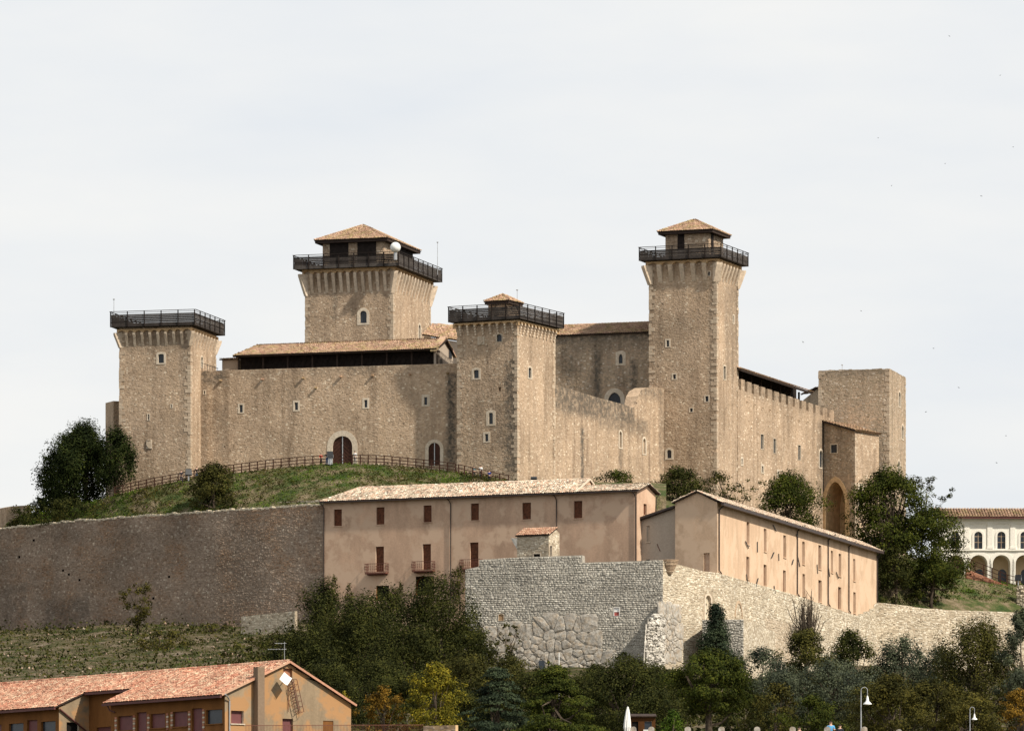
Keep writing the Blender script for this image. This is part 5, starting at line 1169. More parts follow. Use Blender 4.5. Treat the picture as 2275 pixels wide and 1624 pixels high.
# corner turret base in thin bricks
tb_ = thing('corner_bartizan', 'broken corbelled turret base of thin buff bricks on the wall corner', 'turret', P(1484, 1280, 690.5)); cT = P(1485, 1276, 691.2); HT = zat(1244, 690) - zat(1277, 690)
for k in range(11):
    z = HT * k / 11; r_ = .4 + .85 * (k / 10) ** .7; mb = MB(); mb.lathe(cT + Vector((0, 0, z)), [(r_ - .2, 0), (r_ + rng.uniform(-.02, .02), 0), (r_, HT / 11 * .75), (r_ - .2, HT / 11 * .8)], 14); mb.build('brick_course', M['brick_y'], tb_)
mb = MB(); mb.lathe(cT, [(.05, -.1), (.3, -.1), (.55, HT - .12), (.75, HT - .1), (.0, HT - .1)], 12); mb.build('core', M['palemortar'], tb_)
# grey projecting block low on the pale wall
fX = fpx(1560, 692, 1652, 691); xb_ = thing('wall_projection', 'square grey masonry block projecting at the foot of the pale wall behind a juniper', 'wall', fX.pt(fX.L / 2, zat(1500, 692)))
make_wall('', '', '', fX, zat(1500, 692), fX.uz(1610, 1376)[1], [], ('grey', 'greymortar'), (.24, .42), 97, thick=0, nsing=100, root=xb_, gap=.035, inset=.12, proud=(.04, .1))
cX = fX.b; fY_ = Fac(cX, cX + Vector((-fX.n.x, -fX.n.y)) * 26); make_wall('', '', '', fY_, zat(1500, 692), fX.uz(1610, 1376)[1], [], ('pale', 'palemortar'), (.25, .5), 98, thick=0, root=xb_)
mb = MB(); zc_ = fX.uz(1610, 1376)[1]; mb.poly([fX.pt(0, zc_, 0), fX.pt(fX.L, zc_, 0), fX.pt(fX.L, zc_, -26), fX.pt(0, zc_, -26)]); mb.build('top', M['palemortar'], xb_)

# ------------------------------------------------------------------ bottom left house
C0 = Vector(((499.5 - CX) / F * 520, 520.0)); ph = R(54); dL = Vector((-math.cos(ph), math.sin(ph))); dR = Vector((math.sin(ph), math.cos(ph)))
tmp = Fac(C0, C0 + dR * 30); Lg = tmp.u(780); fE = Fac(C0, C0 + dR * Lg); fF = Fac(C0 + dL * 75, C0)
hs_ = thing('farmhouse', 'orange plastered house with pink tiled roof and maroon shutters at the bottom left', 'house', (C0.x + dR.x * Lg / 2, C0.y + dR.y * Lg / 2, zat(1690, 522)))
zE = fE.uz(500, 1541)[1]; uA = fE.u(640); zA = fE.uz(640, 1473)[1]; zER = fE.uz(779, 1563)[1]; zbH = zat(1720, 515)
hw = [simple_window(hs_, fE, ZR(H2, 583, 853, 748, 1022), M['trim'], M['shutter'], depth=.3, pname='shutter'), simple_window(hs_, fE, ZR(H2, 1257, 958, 1395, 1160), M['gable'], M['shutter'], depth=.25, sill=False, name='doorway', pname='shutter'),
      simple_window(hs_, fE, ZR(H2, 1267, 298, 1385, 470), M['gable'], M['brick'], depth=.25, sill=False, kind='s', name='blind_window', pname='brick_infill'), simple_window(hs_, fE, ZR(H2, 1790, 985, 1925, 1160), M['orange'], M['orange'], depth=.06, sill=False, name='blocked_window', pname='infill')]
mb = MB(); wall_face(mb, fE, 0, fE.L, zbH, [(0, zE), (uA, zA), (fE.L, zER)], hw, None, 1.2); mb.build('gable_wall', M['gable'], hs_)
uMain = fF.u(246); uNot = fF.u(131); notch = 3.4
fN = Fac(fF.a - fF.n * notch, fF.b - fF.n * notch); fW_ = Fac(fF.pt(uNot, 0, 0).xy, fN.pt(uNot, 0, 0).xy)
fm_w = [simple_window(hs_, fF, ZR(H1, *q), M['orange'], M[mm], depth=.22, pname=pn) for q, mm, pn in (((1258, 1232, 1415, 1385), 'shutter', 'shutter'), ((1457, 1192, 1563, 1420), 'shutter', 'shutter'), ((1607, 1207, 1762, 1360), 'shutter', 'shutter'), ((1843, 1185, 2000, 1345), 'shutter', 'shutter'), ((2045, 1150, 2155, 1420), 'shutter', 'shutter'), ((2198, 1165, 2370, 1315), 'glass', 'pane'))]
fm_l = [simple_window(hs_, fF, ZR(H1, *q), M['orange'], M[mm], depth=.22, pname=pn) for q, mm, pn in (((95, 1312, 250, 1420), 'glass', 'pane'), ((290, 1275, 398, 1420), 'shutter', 'shutter'), ((440, 1290, 592, 1420), 'glass', 'pane'), ((-60, 1325, 15, 1420), 'shutter', 'shutter'))]
zfe = lambda: zE
mb = MB(); wall_face(mb, fF, uMain, fF.L, zbH, zE - .05, fm_w, None, 1.5); mb.build('front_wall', M['orange'], hs_); mb = MB(); wall_face(mb, fF, 0, uNot, zbH, zE - .05, fm_l, None, 2); mb.build('wing_wall', M['orange'], hs_); mb = MB()
slope = (zA - zE) / uA; nt_w = [simple_window(hs_, fN, ZR(H1, 1030, 1350, 1190, 1420), M['orange'], M['shutter'], depth=.2)]
wall_face(mb, fN, uNot, uMain + 9, zbH, zE + slope * notch - .1, nt_w, None, 2); mb.build('recessed_wall', M['orange'], hs_)
ww = [simple_window(hs_, fW_, ZR(H1, 710, 1300, 840, 1420), M['trim'], M['dark'], depth=.25, pname='pane')]
mb = MB(); wall_face(mb, fW_, 0, fW_.L, zbH, [(0, zE - .05), (notch, zE + slope * notch - .1)], ww, None, 1.2); mb.build('wing_end_wall', M['gable'], hs_)
mb = MB(); mb.poly([fF.pt(uMain, zbH, 0), fF.pt(uMain, zE, 0), fF.pt(uMain, zE + slope * notch, -notch), fF.pt(uMain, zbH, -notch)]); mb.poly([fE.pt(fE.L, zbH, 0), fE.pt(fE.L, zER, 0), fE.pt(fE.L, zER, 0) + Vector((dL.x, dL.y, 0)) * 75, fE.pt(fE.L, zbH, 0) + Vector((dL.x, dL.y, 0)) * 75]); mb.build('back_wall', M['gable'], hs_)
def RP(u, s): return fF.pt(u, zE + slope * s + .14, -s)      # point on the front roof slope, s = metres in from the eave wall
ov = .55; poly = [RP(0, -ov), RP(uNot + .25, -ov), RP(uNot + .25, notch - ov), RP(uMain - .45, notch - ov), RP(uMain - .45, -ov), RP(fF.L + .3, -ov), RP(fF.L + .3, uA), RP(0, uA)]
ro = roof_plane(hs_, poly, M['tile_p'], tw=.28, tl=.40, name='roof', thick=.1, n_single=300); ridge_tiles(ro, RP(0, uA) + Vector((0, 0, .05)), RP(fF.L + .35, uA) + Vector((0, 0, .05)), M['tile_p'], w=.38)
bkR = lambda u: fF.pt(u, zER - .15, -fE.L - .4); roof_plane(hs_, [bkR(fF.L + .3), bkR(0), RP(0, uA), RP(fF.L + .3, uA)], M['tile_p'], name='roof', thick=.1)
for a_, b_ in (((uMain - .45, -ov), (fF.L + .3, -ov)), ((0, -ov), (uNot + .25, -ov)), ((uNot + .25, notch - ov), (uMain + 3, notch - ov))):
    mb = MB(); mb.bar(RP(*a_) + fF.n3() * .09 - Vector((0, 0, .16)), RP(*b_) + fF.n3() * .09 - Vector((0, 0, .16)), .2, .22); mb.build('gutter', M['fascia'], hs_)
mb = MB(); mb.bar(RP(fF.L + .32, -ov), RP(fF.L + .32, uA), .1, .2); mb.build('verge', M['tile_p'], hs_)
mb = MB(); mb.bar(RP(fF.L + .32, uA), bkR(fF.L + .32), .1, .2); mb.build('verge', M['brick'], hs_)
def gpipe(pts, m='metal', r=.07, nm='downpipe'): mb = MB(); mb.tube(pts, [r] * len(pts), 7); mb.build(nm, M[m], hs_)
gpipe([fE.pt(-.3, zE - .05, .55), fE.pt(.15, zE - .3, .3), fE.pt(.45, zE - .6, .12), fE.pt(.45, zbH, .12)])
gpipe([fF.pt(uMain, zE - .1, .5), fF.pt(uMain + .3, zE - .8, .3), fF.pt(uMain + .9, zE - 1.0, .1)], 'fascia')
a_ = fW_.pt(.0, zE - .3, .15); gpipe([a_, fW_.pt(3.2, zE - 1.9 - .6, .15), fW_.pt(3.3, zE - 6, .15)], 'fascia', .09)
# pilaster chimney on the gable
u0, u1 = fE.u(563), fE.u(578); ztc = fE.uz(572, 1482)[1]; mb = MB(); mb.prism([fE.pt(u0, zbH, 0), fE.pt(u1, zbH, 0), fE.pt(u1, zbH, .75), fE.pt(u0, zbH, .75)], (0, 0, ztc - zbH)); mb.build('chimney_stack', M['greyplaster2'], hs_)
# stones and bricks round the front windows
for q in ((1235, 1245, 1420), (1430, 1225, 1420), (1583, 1215, 1420), (1785, 1205, 1370), (1832, 1190, 1370), (2020, 1180, 1420), (2170, 1160, 1420)):
    y = q[1]; k = 0
    while y < q[2]:
        x = q[0]; u0, z0, u1, z1 = fF.rect(ZR(H1, x - 8, y, x + 12, y + 20)); mb = MB(); mb.obox(fF.pt((u0 + u1) / 2, (z0 + z1) / 2, .02), fF.e3() * (u1 - u0) / 2, fF.n3() * .04, Vector((0, 0, (z1 - z0) / 2))); mb.build('stone_block' if k % 2 else 'brick', M['trim'] if k % 2 else M['brick'], hs_); y += 26; k += 1
# satellite dish: slightly curved white panel on an arm
ds = thing('satellite_dish', 'white diamond-shaped satellite dish on the gable wall', 'dish', fE.pt(fE.u(369), fE.uz(369, 1508)[1], .8) if False else fE.pt(fE.uz(*H2(1250, 445))[0], fE.uz(*H2(1250, 445))[1], .9))
u, z = fE.uz(*H2(1262, 452)); cD = fE.pt(u - .35, z + .05, .95); nD = (fE.n3() * .8 + Vector((0, 0, .25)) - fE.e3() * .1).normalized(); aD = nD.cross(Vector((0, 0, 1))).normalized(); bD = aD.cross(nD); V_ = []; ax1 = (aD + bD * .85).normalized(); ax2 = nD.cross(ax1)
G_ = 6; mb = MB()
def dp(i, j): a = (i / G_ - .5) * 2; b = (j / G_ - .5) * 2; k = 1; return cD + ax1 * a * .47 * k + ax2 * b * .47 * k + nD * .05 * (a * a + b * b) 
for i in range(G_):
    for j in range(G_): mb.poly([dp(i, j), dp(i + 1, j), dp(i + 1, j + 1), dp(i, j + 1)])
mb.build('reflector', M['white'], ds, smooth=True)
mb = MB(); mb.tube([cD - nD * .05, fE.pt(u, z - .2, 0)], [.04, .04], 6); mb.tube([cD - bD * .7 + nD * .1, cD + nD * .7 - bD * .2], [.02, .02], 5); mb.build('bracket', M['metal'], ds)
# caged ladder
ld = thing('caged_ladder', 'rusty caged ladder hanging crookedly on the gable wall', 'ladder', fE.pt(fE.uz(*H2(1400, 900))[0], fE.uz(*H2(1400, 900))[1], .2))
a0, a1 = fE.uz(*H2(1330, 480)), fE.uz(*H2(1420, 885)); b0, b1 = fE.uz(*H2(1385, 440)), fE.uz(*H2(1480, 870))
for (p, q, o) in ((a0, a1, .15), (b0, b1, .15), (a0, a1, .75), (b0, b1, .75), ((a0[0] - .02, a0[1]), (a0[0] - .05, a1[1] + .1), .12)):
    mb = MB(); mb.bar(fE.pt(*p, o), fE.pt(*q, o), .045); mb.build('stringer', M['iron'], ld)
for k in range(13):
    t = k / 12; p = (a0[0] + (a1[0] - a0[0]) * t, a0[1] + (a1[1] - a0[1]) * t); q = (b0[0] + (b1[0] - b0[0]) * t, b0[1] + (b1[1] - b0[1]) * t); mb = MB(); mb.bar(fE.pt(*p, .15), fE.pt(*q, .15), .035); mb.build('rung', M['iron'], ld)
    if k % 2 == 0:
        mb = MB(); mb.tube([fE.pt(*p, .15), fE.pt(p[0] - .1, p[1], .5), fE.pt(p[0] + .1, p[1], .8), fE.pt(q[0] - .1, q[1], .8), fE.pt(q[0] + .1, q[1], .5), fE.pt(*q, .15)], [.02] * 6, 4); mb.build('cage_hoop', M['iron'], ld)
# tv aerial on the ridge
pA = RP(fF.L - .6, uA); an_ = thing('roof_aerial', 'grey television aerial on the ridge of the orange house', 'aerial', pA)
mb = MB(); mb.tube([pA, pA + Vector((0, 0, 1.9))], [.03, .02], 5); mb.build('mast', M['metal'], an_)
for k, (zz, w_) in enumerate(((1.2, .95), (1.75, .55))):
    mb = MB(); mb.bar(pA + Vector((-w_ * 1.6, 0, zz)), pA + Vector((.2, 0, zz)), .03)
    for q in range(7): c = pA + Vector((-w_ * 1.6 + q * w_ * .28, 0, zz)); mb.bar(c - Vector((0, .3, .06)), c + Vector((0, .3, .06)), .02)
    mb.build('boom', M['metal'], an_)

# ------------------------------------------------------------------ arcaded building far right
fZ = fpx(2088, 842, 2360, 842.5); ac = thing('arcaded_palace', 'cream building with arched windows above an arcade and tiled roof at the right edge', 'building', fZ.pt(fZ.L / 2, zat(1305, 842)))
zT = fZ.uz(2200, FR(0, 482)[1])[1]; zB_ = zat(FR(0, 1130)[1], 842); hsz = []
for k in range(-1, 4):
    x0 = 1258 + 216 * k; ww_ = ZR(FR, x0, 607, x0 + 76, 768)
    if ww_[0] < 2092: continue
    hh, _k = opening(ac, fZ, ww_, 'a', m=.32, mat=M['cream'], pane=M['glass'], depth=.3, bars=True, proud=.08); hsz.append(hh)
lo = []
for k in range(-1, 4):
    x0 = 1215 + 215 * k; rr = ZR(FR, x0, 825, x0 + 167, 1130)
    if rr[0] < 2092: continue
    hh, _k = opening(ac, fZ, rr, 'a', m=.45, mat=M['cream'], pane=M['cream_in'], depth=2.6, proud=.06, name='arch', pname='loggia_wall', sill=.0); lo.append(hh)
    fi_ = Fac(fZ.a - fZ.n * 2.5, fZ.b - fZ.n * 2.5); opening(ac, fi_, ZR(FR, x0 + 50, 958, x0 + 128, 1130), 'a', m=.1, mat=M['cream_in'], pane=M['glass'], depth=.04, proud=.06, name='loggia_door')
mb = MB(); wall_face(mb, fZ, 0, fZ.L, zB_, zT, hsz + lo, None, 2)
mb.poly([fZ.pt(0, zB_, 0), fZ.pt(0, zT, 0), fZ.pt(0, zT, -10), fZ.pt(0, zB_, -10)]); mb.build('wall', M['cream'], ac)
for k in range(-1, 4):
    x0 = 1165 + 215 * k; r = ZR(FR, x0, 530, x0 + 48, 768); u0, z0, u1, z1 = fZ.rect(r)
    if u0 < .2: continue
    mb = MB(); mb.obox(fZ.pt((u0 + u1) / 2, (z0 + z1) / 2, 0), fZ.e3() * (u1 - u0) / 2, fZ.n3() * .14, Vector((0, 0, (z1 - z0) / 2))); mb.obox(fZ.pt((u0 + u1) / 2, z0 + .15, 0), fZ.e3() * ((u1 - u0) / 2 + .08), fZ.n3() * .2, Vector((0, 0, .15))); mb.build('pilaster', M['cream'], ac)
for (ya, yb, pj) in ((484, 500, .35), (525, 532, .1), (771, 786, .2)):
    z0, z1 = zat(FR(0, yb)[1], 842), zat(FR(0, ya)[1], 842); mb = MB(); mb.obox(fZ.pt(fZ.L / 2, (z0 + z1) / 2, pj / 2), fZ.e3() * fZ.L / 2, fZ.n3() * (pj / 2 + .02), Vector((0, 0, (z1 - z0) / 2))); mb.build('cornice', M['cream'], ac)
ztr = zat(FR(0, 390)[1], 846); z_e = zat(FR(0, 474)[1], 842)
ro = roof_plane(ac, [fZ.pt(-.6, z_e, .8), fZ.pt(fZ.L, z_e, .8), fZ.pt(fZ.L, ztr, -4), fZ.pt(-.6, ztr, -4)], M['tile_c'], tw=.42, tl=.5, name='roof', thick=.15, n_single=200); mb = MB(); mb.bar(fZ.pt(-.6, z_e - .12, .85), fZ.pt(fZ.L, z_e - .12, .85), .18, .2); mb.build('gutter', M['fascia'], ac)

# ------------------------------------------------------------------ ramp, railings, low walls at right
def post_rail(name, label, pts, h, rails, mat='fence', pw_=.15, spacing=None, group=None):
    root = thing(name, label, 'fence', pts[0], group); P3 = [Vector(p) for p in pts]
    for i, p in enumerate(P3): mb = MB(); mb.obox(p + Vector((0, 0, h / 2)), Vector((pw_ / 2, 0, 0)), Vector((0, pw_ / 2, 0)), Vector((0, 0, h / 2 + .05))); mb.build('post', M[mat], root)
    for a, b in zip(P3[:-1], P3[1:]):
        for q in rails: mb = MB(); mb.bar(a + Vector((0, -.06, h * q)), b + Vector((0, -.06, h * q)), .07, .1); mb.build('rail', M[mat], root)
    return root
fxs = []
def fence_pts(xs, f): return [P(x, f(x), fY(x) - .2) for x in xs]
fgl = (.93, .55, .2)
post_rail('wooden_fence', 'brown post and rail fence curving round the top of the grass mound', fence_pts([255 + 17.6 * k for k in range(44)], fy), 1.12, (1.0, .62, .26))
post_rail('wooden_fence', 'brown fence descending at the foot of the middle tower', [P(x, y, 737.5) for x, y in ((1019, 1051), (1032, 1054), (1050, 1058), (1070, 1062), (1090, 1067), (1110, 1071), (1130, 1075))], 1.12, (1.0, .55))
post_rail('metal_fence', 'short pale metal railing beside the ruined pier at far left', [P(x, y, 764) for x, y in ((67, 1140), (78, 1138), (92, 1137), (106, 1135), (120, 1133), (136, 1131))], 1.35, (1.0, .66, .3), 'metal', .1)
rp = [FR(1102, 965), FR(1200, 955), FR(1265, 990), FR(1345, 1020), FR(1425, 1050), FR(1500, 1082), FR(1565, 1112), FR(1650, 1135)]
post_rail('stair_railing', 'brown timber railing descending the brick ramp in front of the arcade', [P(x, y, 829) for x, y in rp], 1.6, (1.0, .62, .25))
fr_ = fpx(FR(1172, 0)[0], 830, FR(1650, 0)[0], 830); rm = thing('brick_ramp', 'sloping red brick ramp wall in front of the arcade', 'ramp', fr_.pt(fr_.L / 2, zat(1305, 830)))
zb0 = zat(1308, 830); pr_ = [fr_.uz(*FR(x, y)) for x, y in ((1172, 960), (1200, 962), (1345, 1022), (1500, 1085), (1650, 1135))]
mb = MB(); wall_face(mb, fr_, 0, fr_.L, zb0, pr_, [], None, 2); mb.build('wall', M['brick'], rm)
rec = veneer(fr_, 0, fr_.L, zb0, pr_, [], .12, .32, (.01, .03), .98, 101, None, .0); rec = singles(fr_, rec, 120, M['brick'], rm, name='brick', gap=.015); stonework(rm, [stones_geo(fr_, rec, .015, .1, 101)], M['brick'], 'brickwork')
fl2 = fpx(FR(755, 0)[0], 812, FR(1640, 0)[0], 822); tpl = [fl2.uz(*FR(x, y)) for x, y in ((755, 1222), (790, 1232), (900, 1248), (1050, 1275), (1250, 1284), (1450, 1286), (1640, 1282))]
w_, _ = make_wall('parapet_wall', 'low curved pale wall with grey coping below the arcade', 'wall', fl2, zat(1365, 815), tpl, [], ('pale', 'palemortar'), (.3, .5), 102, thick=.6)
for a, b in zip(tpl[:-1], tpl[1:]): mb = MB(); mb.bar(fl2.pt(a[0], a[1] + .06, -.1), fl2.pt(b[0], b[1] + .06, -.1), .7, .14); mb.build('coping', M['quoin'], w_)
fl3 = fpx(FR(1655, 0)[0], 819, 2300, 818); make_wall('gate_pier', 'pale rubble pier at the right edge below the arcade', 'wall', fl3, zat(1372, 819), [(0, fl3.uz(*FR(1655, 1115))[1]), (.7, fl3.uz(*FR(1680, 1105))[1]), (2, fl3.uz(*FR(1724, 1120))[1]), (fl3.L, fl3.uz(2275, 1300)[1])], [], ('pale', 'palemortar'), (.35, .45), 103, thick=1.5, nsing=40, proud=(.05, .2))
fl4 = fpx(FR(1095, 0)[0], 823, FR(1310, 0)[0], 823.5); make_wall('garden_wall', 'small rough stone terrace wall in the grass below the ramp', 'wall', fl4, zat(1335, 822), [(0, fl4.uz(*FR(1095, 1095))[1]), (fl4.L, fl4.uz(*FR(1310, 1140))[1])], [], ('pale', 'palemortar'), (.3, .45), 104, thick=.6)
post_rail('wooden_fence', 'dark timber fence glimpsed under the big tree right of the archway', [P(x, y, 812) for x, y in (FR(470, 780), FR(505, 785), FR(545, 795), FR(585, 805), FR(620, 815))], 1.5, (1.0, .6, .25), 'wood')

# ------------------------------------------------------------------ trees
def tree(name, label, x, yb, yt, hw, Y, leaf, seed, shape='round', n=None, lpx=4.4, elong=1.0, clump=.19, trunk=True, dens=1.0, group=None, th=.10, cat='tree', limbs=9, t0=0.12, bare=False, tw=None, asp=.62, upb=.35):
    g = np.random.default_rng(seed); base = P(x, yb, Y); H = (yb - yt) / F * Y; Rw = hw / F * Y; ls = lpx / F * Y
    root = thing(name, label, cat, base, group); z0, z1 = H * t0, H
    prof = {'round': ([0, .08, .25, .5, .75, .92, 1], [.35, .7, .95, 1, .82, .45, .08]), 'oval': ([0, .1, .3, .55, .8, 1], [.4, .75, 1, .9, .6, .12]), 'cone': ([0, .08, .3, .6, .85, 1], [.8, 1, .75, .45, .2, .03]),
            'bush': ([0, .1, .4, .7, .9, 1], [.85, 1, .98, .8, .5, .15]), 'fan': ([0, .2, .5, .8, 1], [.15, .45, .85, 1, .5]), 'plume': ([0, .15, .4, .65, .85, 1], [.55, .9, 1, .85, .6, .2])}[shape]
    nc = int(60 * dens + 20); t = g.uniform(0, 1, nc) ** .8; ang = g.uniform(0, 2 * math.pi, nc)
    lump = 1 + .2 * np.sin(ang * 3 + seed) * np.sin(t * 7 + seed) + g.normal(0, .13, nc)
    rr = np.interp(t, *prof) * Rw * lump * g.uniform(.12, 1, nc) ** .5; cs = clump * min(Rw, H * .6) * g.uniform(.45, 1.4, nc)
    Cc_ = np.stack([rr * np.cos(ang), rr * np.sin(ang), z0 + (z1 - z0) * t - cs * .6 * elong], 1)
    area = math.pi * hw * (yb - yt) * .45; nl = n or int(area * 7.0 * dens / (lpx * lpx * asp))
    nl = min(nl, 30000); per = g.multinomial(nl, cs ** 2 / (cs ** 2).sum()); idx = np.repeat(np.arange(nc), per)
    d = g.normal(0, 1, (nl, 3)); d /= np.linalg.norm(d, axis=1)[:, None]; rad = g.uniform(0, 1, nl) ** .45 * 1.4
    pos = Cc_[idx] + d * (rad * cs[idx])[:, None] * np.array([1, 1, elong]) + np.array(base)
    bx_ = np.array(base); rel = pos - bx_; sx = Rw * 1.12 / np.percentile(np.abs(rel[:, 0]), 96); tz = (H * 1.0) / np.percentile(rel[:, 2], 99.3); rel[:, 0] *= sx; rel[:, 1] *= sx; rel[:, 2] *= tz; pos = rel + bx_; Cc_ = Cc_ * np.array([sx, sx, tz])
    if elong < .7: pos[:, 2] -= .25 * np.hypot(pos[:, 0] - base.x, pos[:, 1] - base.y)
    out_ = (Cc_[idx] - np.array([0, 0, H * .45])) * np.array([1, 1, .7]); out_ /= np.linalg.norm(out_, axis=1)[:, None] + 1e-6
    NN = d * .75 + out_ * .5; NN /= np.linalg.norm(NN, axis=1)[:, None] + 1e-6
    lv = leaves('crown', pos, ls * 1.12, leaf, root, g, upb=upb, aspect=asp, N=NN)
    if trunk:
        mb = MB(); tr = tw or max(.10, th * Rw * .9); top = z0 + (z1 - z0) * (.55 if shape != 'cone' else .95); pts = [Vector(base) + Vector((g.normal(0, .05) * k * Rw * .3, g.normal(0, .05) * k, top * k / 5 - .4 * (k == 0))) for k in range(6)]
        mb.tube(pts, [tr * (1 - .14 * k) for k in range(6)], 7); trk = mb.build('trunk', M['bark'], root, smooth=True)
        for k in range(limbs):
            j = int(g.integers(0, nc)); a = pts[1 + k % 4]; b = Vector(Cc_[j]) + Vector(base); m_ = a.lerp(b, .5) + Vector((0, 0, -.05 * H if not bare else .04 * H)); mb = MB()
            mb.tube([a, m_, b], [tr * .45, tr * .28, tr * .08], 5); mb.build('limb', M['bark'], trk)
    return root
T = tree
up_g = 'trees in front of the castle'
T('evergreen_tree', 'large dark evergreen tree left of the far left tower', 168, 1146, 948, 60, 757, LM['pine'], 1, 'plume', elong=1.9, clump=.17, dens=2.3, lpx=4, group=up_g, limbs=14, t0=.05)
T('evergreen_tree', 'dark evergreen tree with pointed top overlapping the left tower', 258, 1110, 950, 37, 752.6, LM['pine'], 2, 'plume', elong=1.9, clump=.22, dens=1.8, lpx=4, group=up_g, t0=.28)
T('evergreen_tree', 'central leader of the evergreen clump left of the tower, tallest of the clump', 192, 1140, 937, 46, 756, LM['pine'], 3, 'plume', elong=2.0, clump=.2, dens=1.9, lpx=4, group=up_g, t0=.25)
T('shrub', 'low dark bushes spreading under the evergreen clump by the pier', 150, 1172, 1105, 92, 754.5, LM['dark'], 4, 'bush', dens=.9, trunk=False, cat='shrub', lpx=4, t0=0)
T('evergreen_tree', 'left shoulder of the evergreen clump beside the pier floodlights', 122, 1152, 1005, 36, 757.5, LM['pine'], 103, 'bush', elong=1.6, clump=.2, dens=2.0, lpx=4, group=up_g, t0=.04)
T('bush', 'round olive-brown bush on the mound in front of the fence', 475, 1142, 1030, 43, 737, LM['olive'], 5, 'bush', elong=1.2, dens=2.2, cat='bush', lpx=4, t0=.02)
T('tree', 'small green tree peeping over the long building roof', 1368, 1110, 1044, 40, 752, LM['green'], 6, 'bush', dens=1.0, lpx=4)
T('tree', 'dark round tree at the foot of the tallest tower', 1506, 1160, 1038, 56, 762, LM['dark'], 7, 'bush', dens=1.5, lpx=4)
T('tree', 'thin sparse tree with gaps in front of the battlemented wall', 1622, 1175, 1046, 52, 768, LM['olive'], 8, 'fan', dens=.45, lpx=4, limbs=26, clump=.14, t0=.2, th=.06)
T('tree', 'dense green tree in front of the battlemented wall', 1752, 1215, 1050, 62, 784, LM['green'], 9, 'bush', dens=1.7, lpx=4, elong=1.1)
T('tree', 'large dark green tree in front of the right tower', 1972, 1300, 1043, 76, 806, LM['green'], 10, 'oval', dens=1.5, lpx=4.4, t0=.25, limbs=14, elong=.9, tw=.6)
T('tree', 'dark leafy tree between the right tower and the arcade', 2072, 1320, 1128, 66, 808, LM['green'], 11, 'round', dens=1.3, lpx=4.4, elong=.9, t0=.1)
T('tree', 'airy tree with open twigs against the sky right of the right tower', 2048, 1240, 1060, 50, 812, LM['dark'], 12, 'fan', dens=.3, lpx=4, limbs=24, clump=.13, th=.05)
T('tree', 'dark green tree just right of the tall tan building', 1990, 1348, 1215, 44, 802.5, LM['dark'], 13, 'bush', dens=1.3, lpx=4.2, t0=.02)
T('tree', 'green tree with slanting trunk above the low parapet wall', 2068, 1350, 1236, 52, 806, LM['green'], 14, 'oval', dens=1.0, lpx=4.2, t0=.2)
T('bush', 'bright bush in the grass below the brick ramp', 2155, 1338, 1308, 22, 819, LM['bright'], 15, 'bush', dens=.7, lpx=3.5, trunk=False, cat='bush', t0=0)
# central evergreens
ce = 'big evergreens in front of the long building'
for (x, yb, yt, hw, Y, s, ld, lab) in ((722, 1600, 1296, 92, 676, 20, 'dark', 'leftmost big dark evergreen with spiky top beside the dark wall'), (862, 1600, 1310, 104, 672, 21, 'dark', 'big dark evergreen below the middle balcony'), (975, 1590, 1284, 118, 668, 22, 'dark', 'broad dark evergreen overlapping the left end of the grey wall'),
    (800, 1610, 1330, 110, 664, 23, 'dark', 'lower dark evergreen between the two big ones'), (680, 1600, 1400, 66, 650, 24, 'dark', 'dark evergreen behind the farmhouse roof'), (900, 1610, 1390, 110, 655, 25, 'dark', 'low dark evergreen behind the yellow trees')):
    T('evergreen_tree', lab, x, yb, yt, hw, Y, LM[ld], s, 'bush', elong=1.7, clump=.15, dens=2.0, lpx=4.3, group=ce, limbs=8, t0=.04)
for (x, yt, s) in ((742, 1278, 30), (775, 1296, 31), (1008, 1265, 32), (1022, 1252, 33), (952, 1290, 34), (890, 1292, 35)):
    T('sapling', {742: 'slim leafy shoot above the leftmost big evergreen', 775: 'slim shoot right of the tallest left shoot', 1008: 'slim shoot left of the tallest shoot by the third balcony', 1022: 'tallest slim shoot by the third balcony', 952: 'slim shoot below the second balcony', 890: 'slim shoot between first and second balconies'}[x], x, yt + 95, yt, 11, 680, LM['olive'], s, 'oval', elong=2, clump=.3, dens=.5, lpx=3.8, t0=.05)
low_g = 'trees and shrubs below the walls'
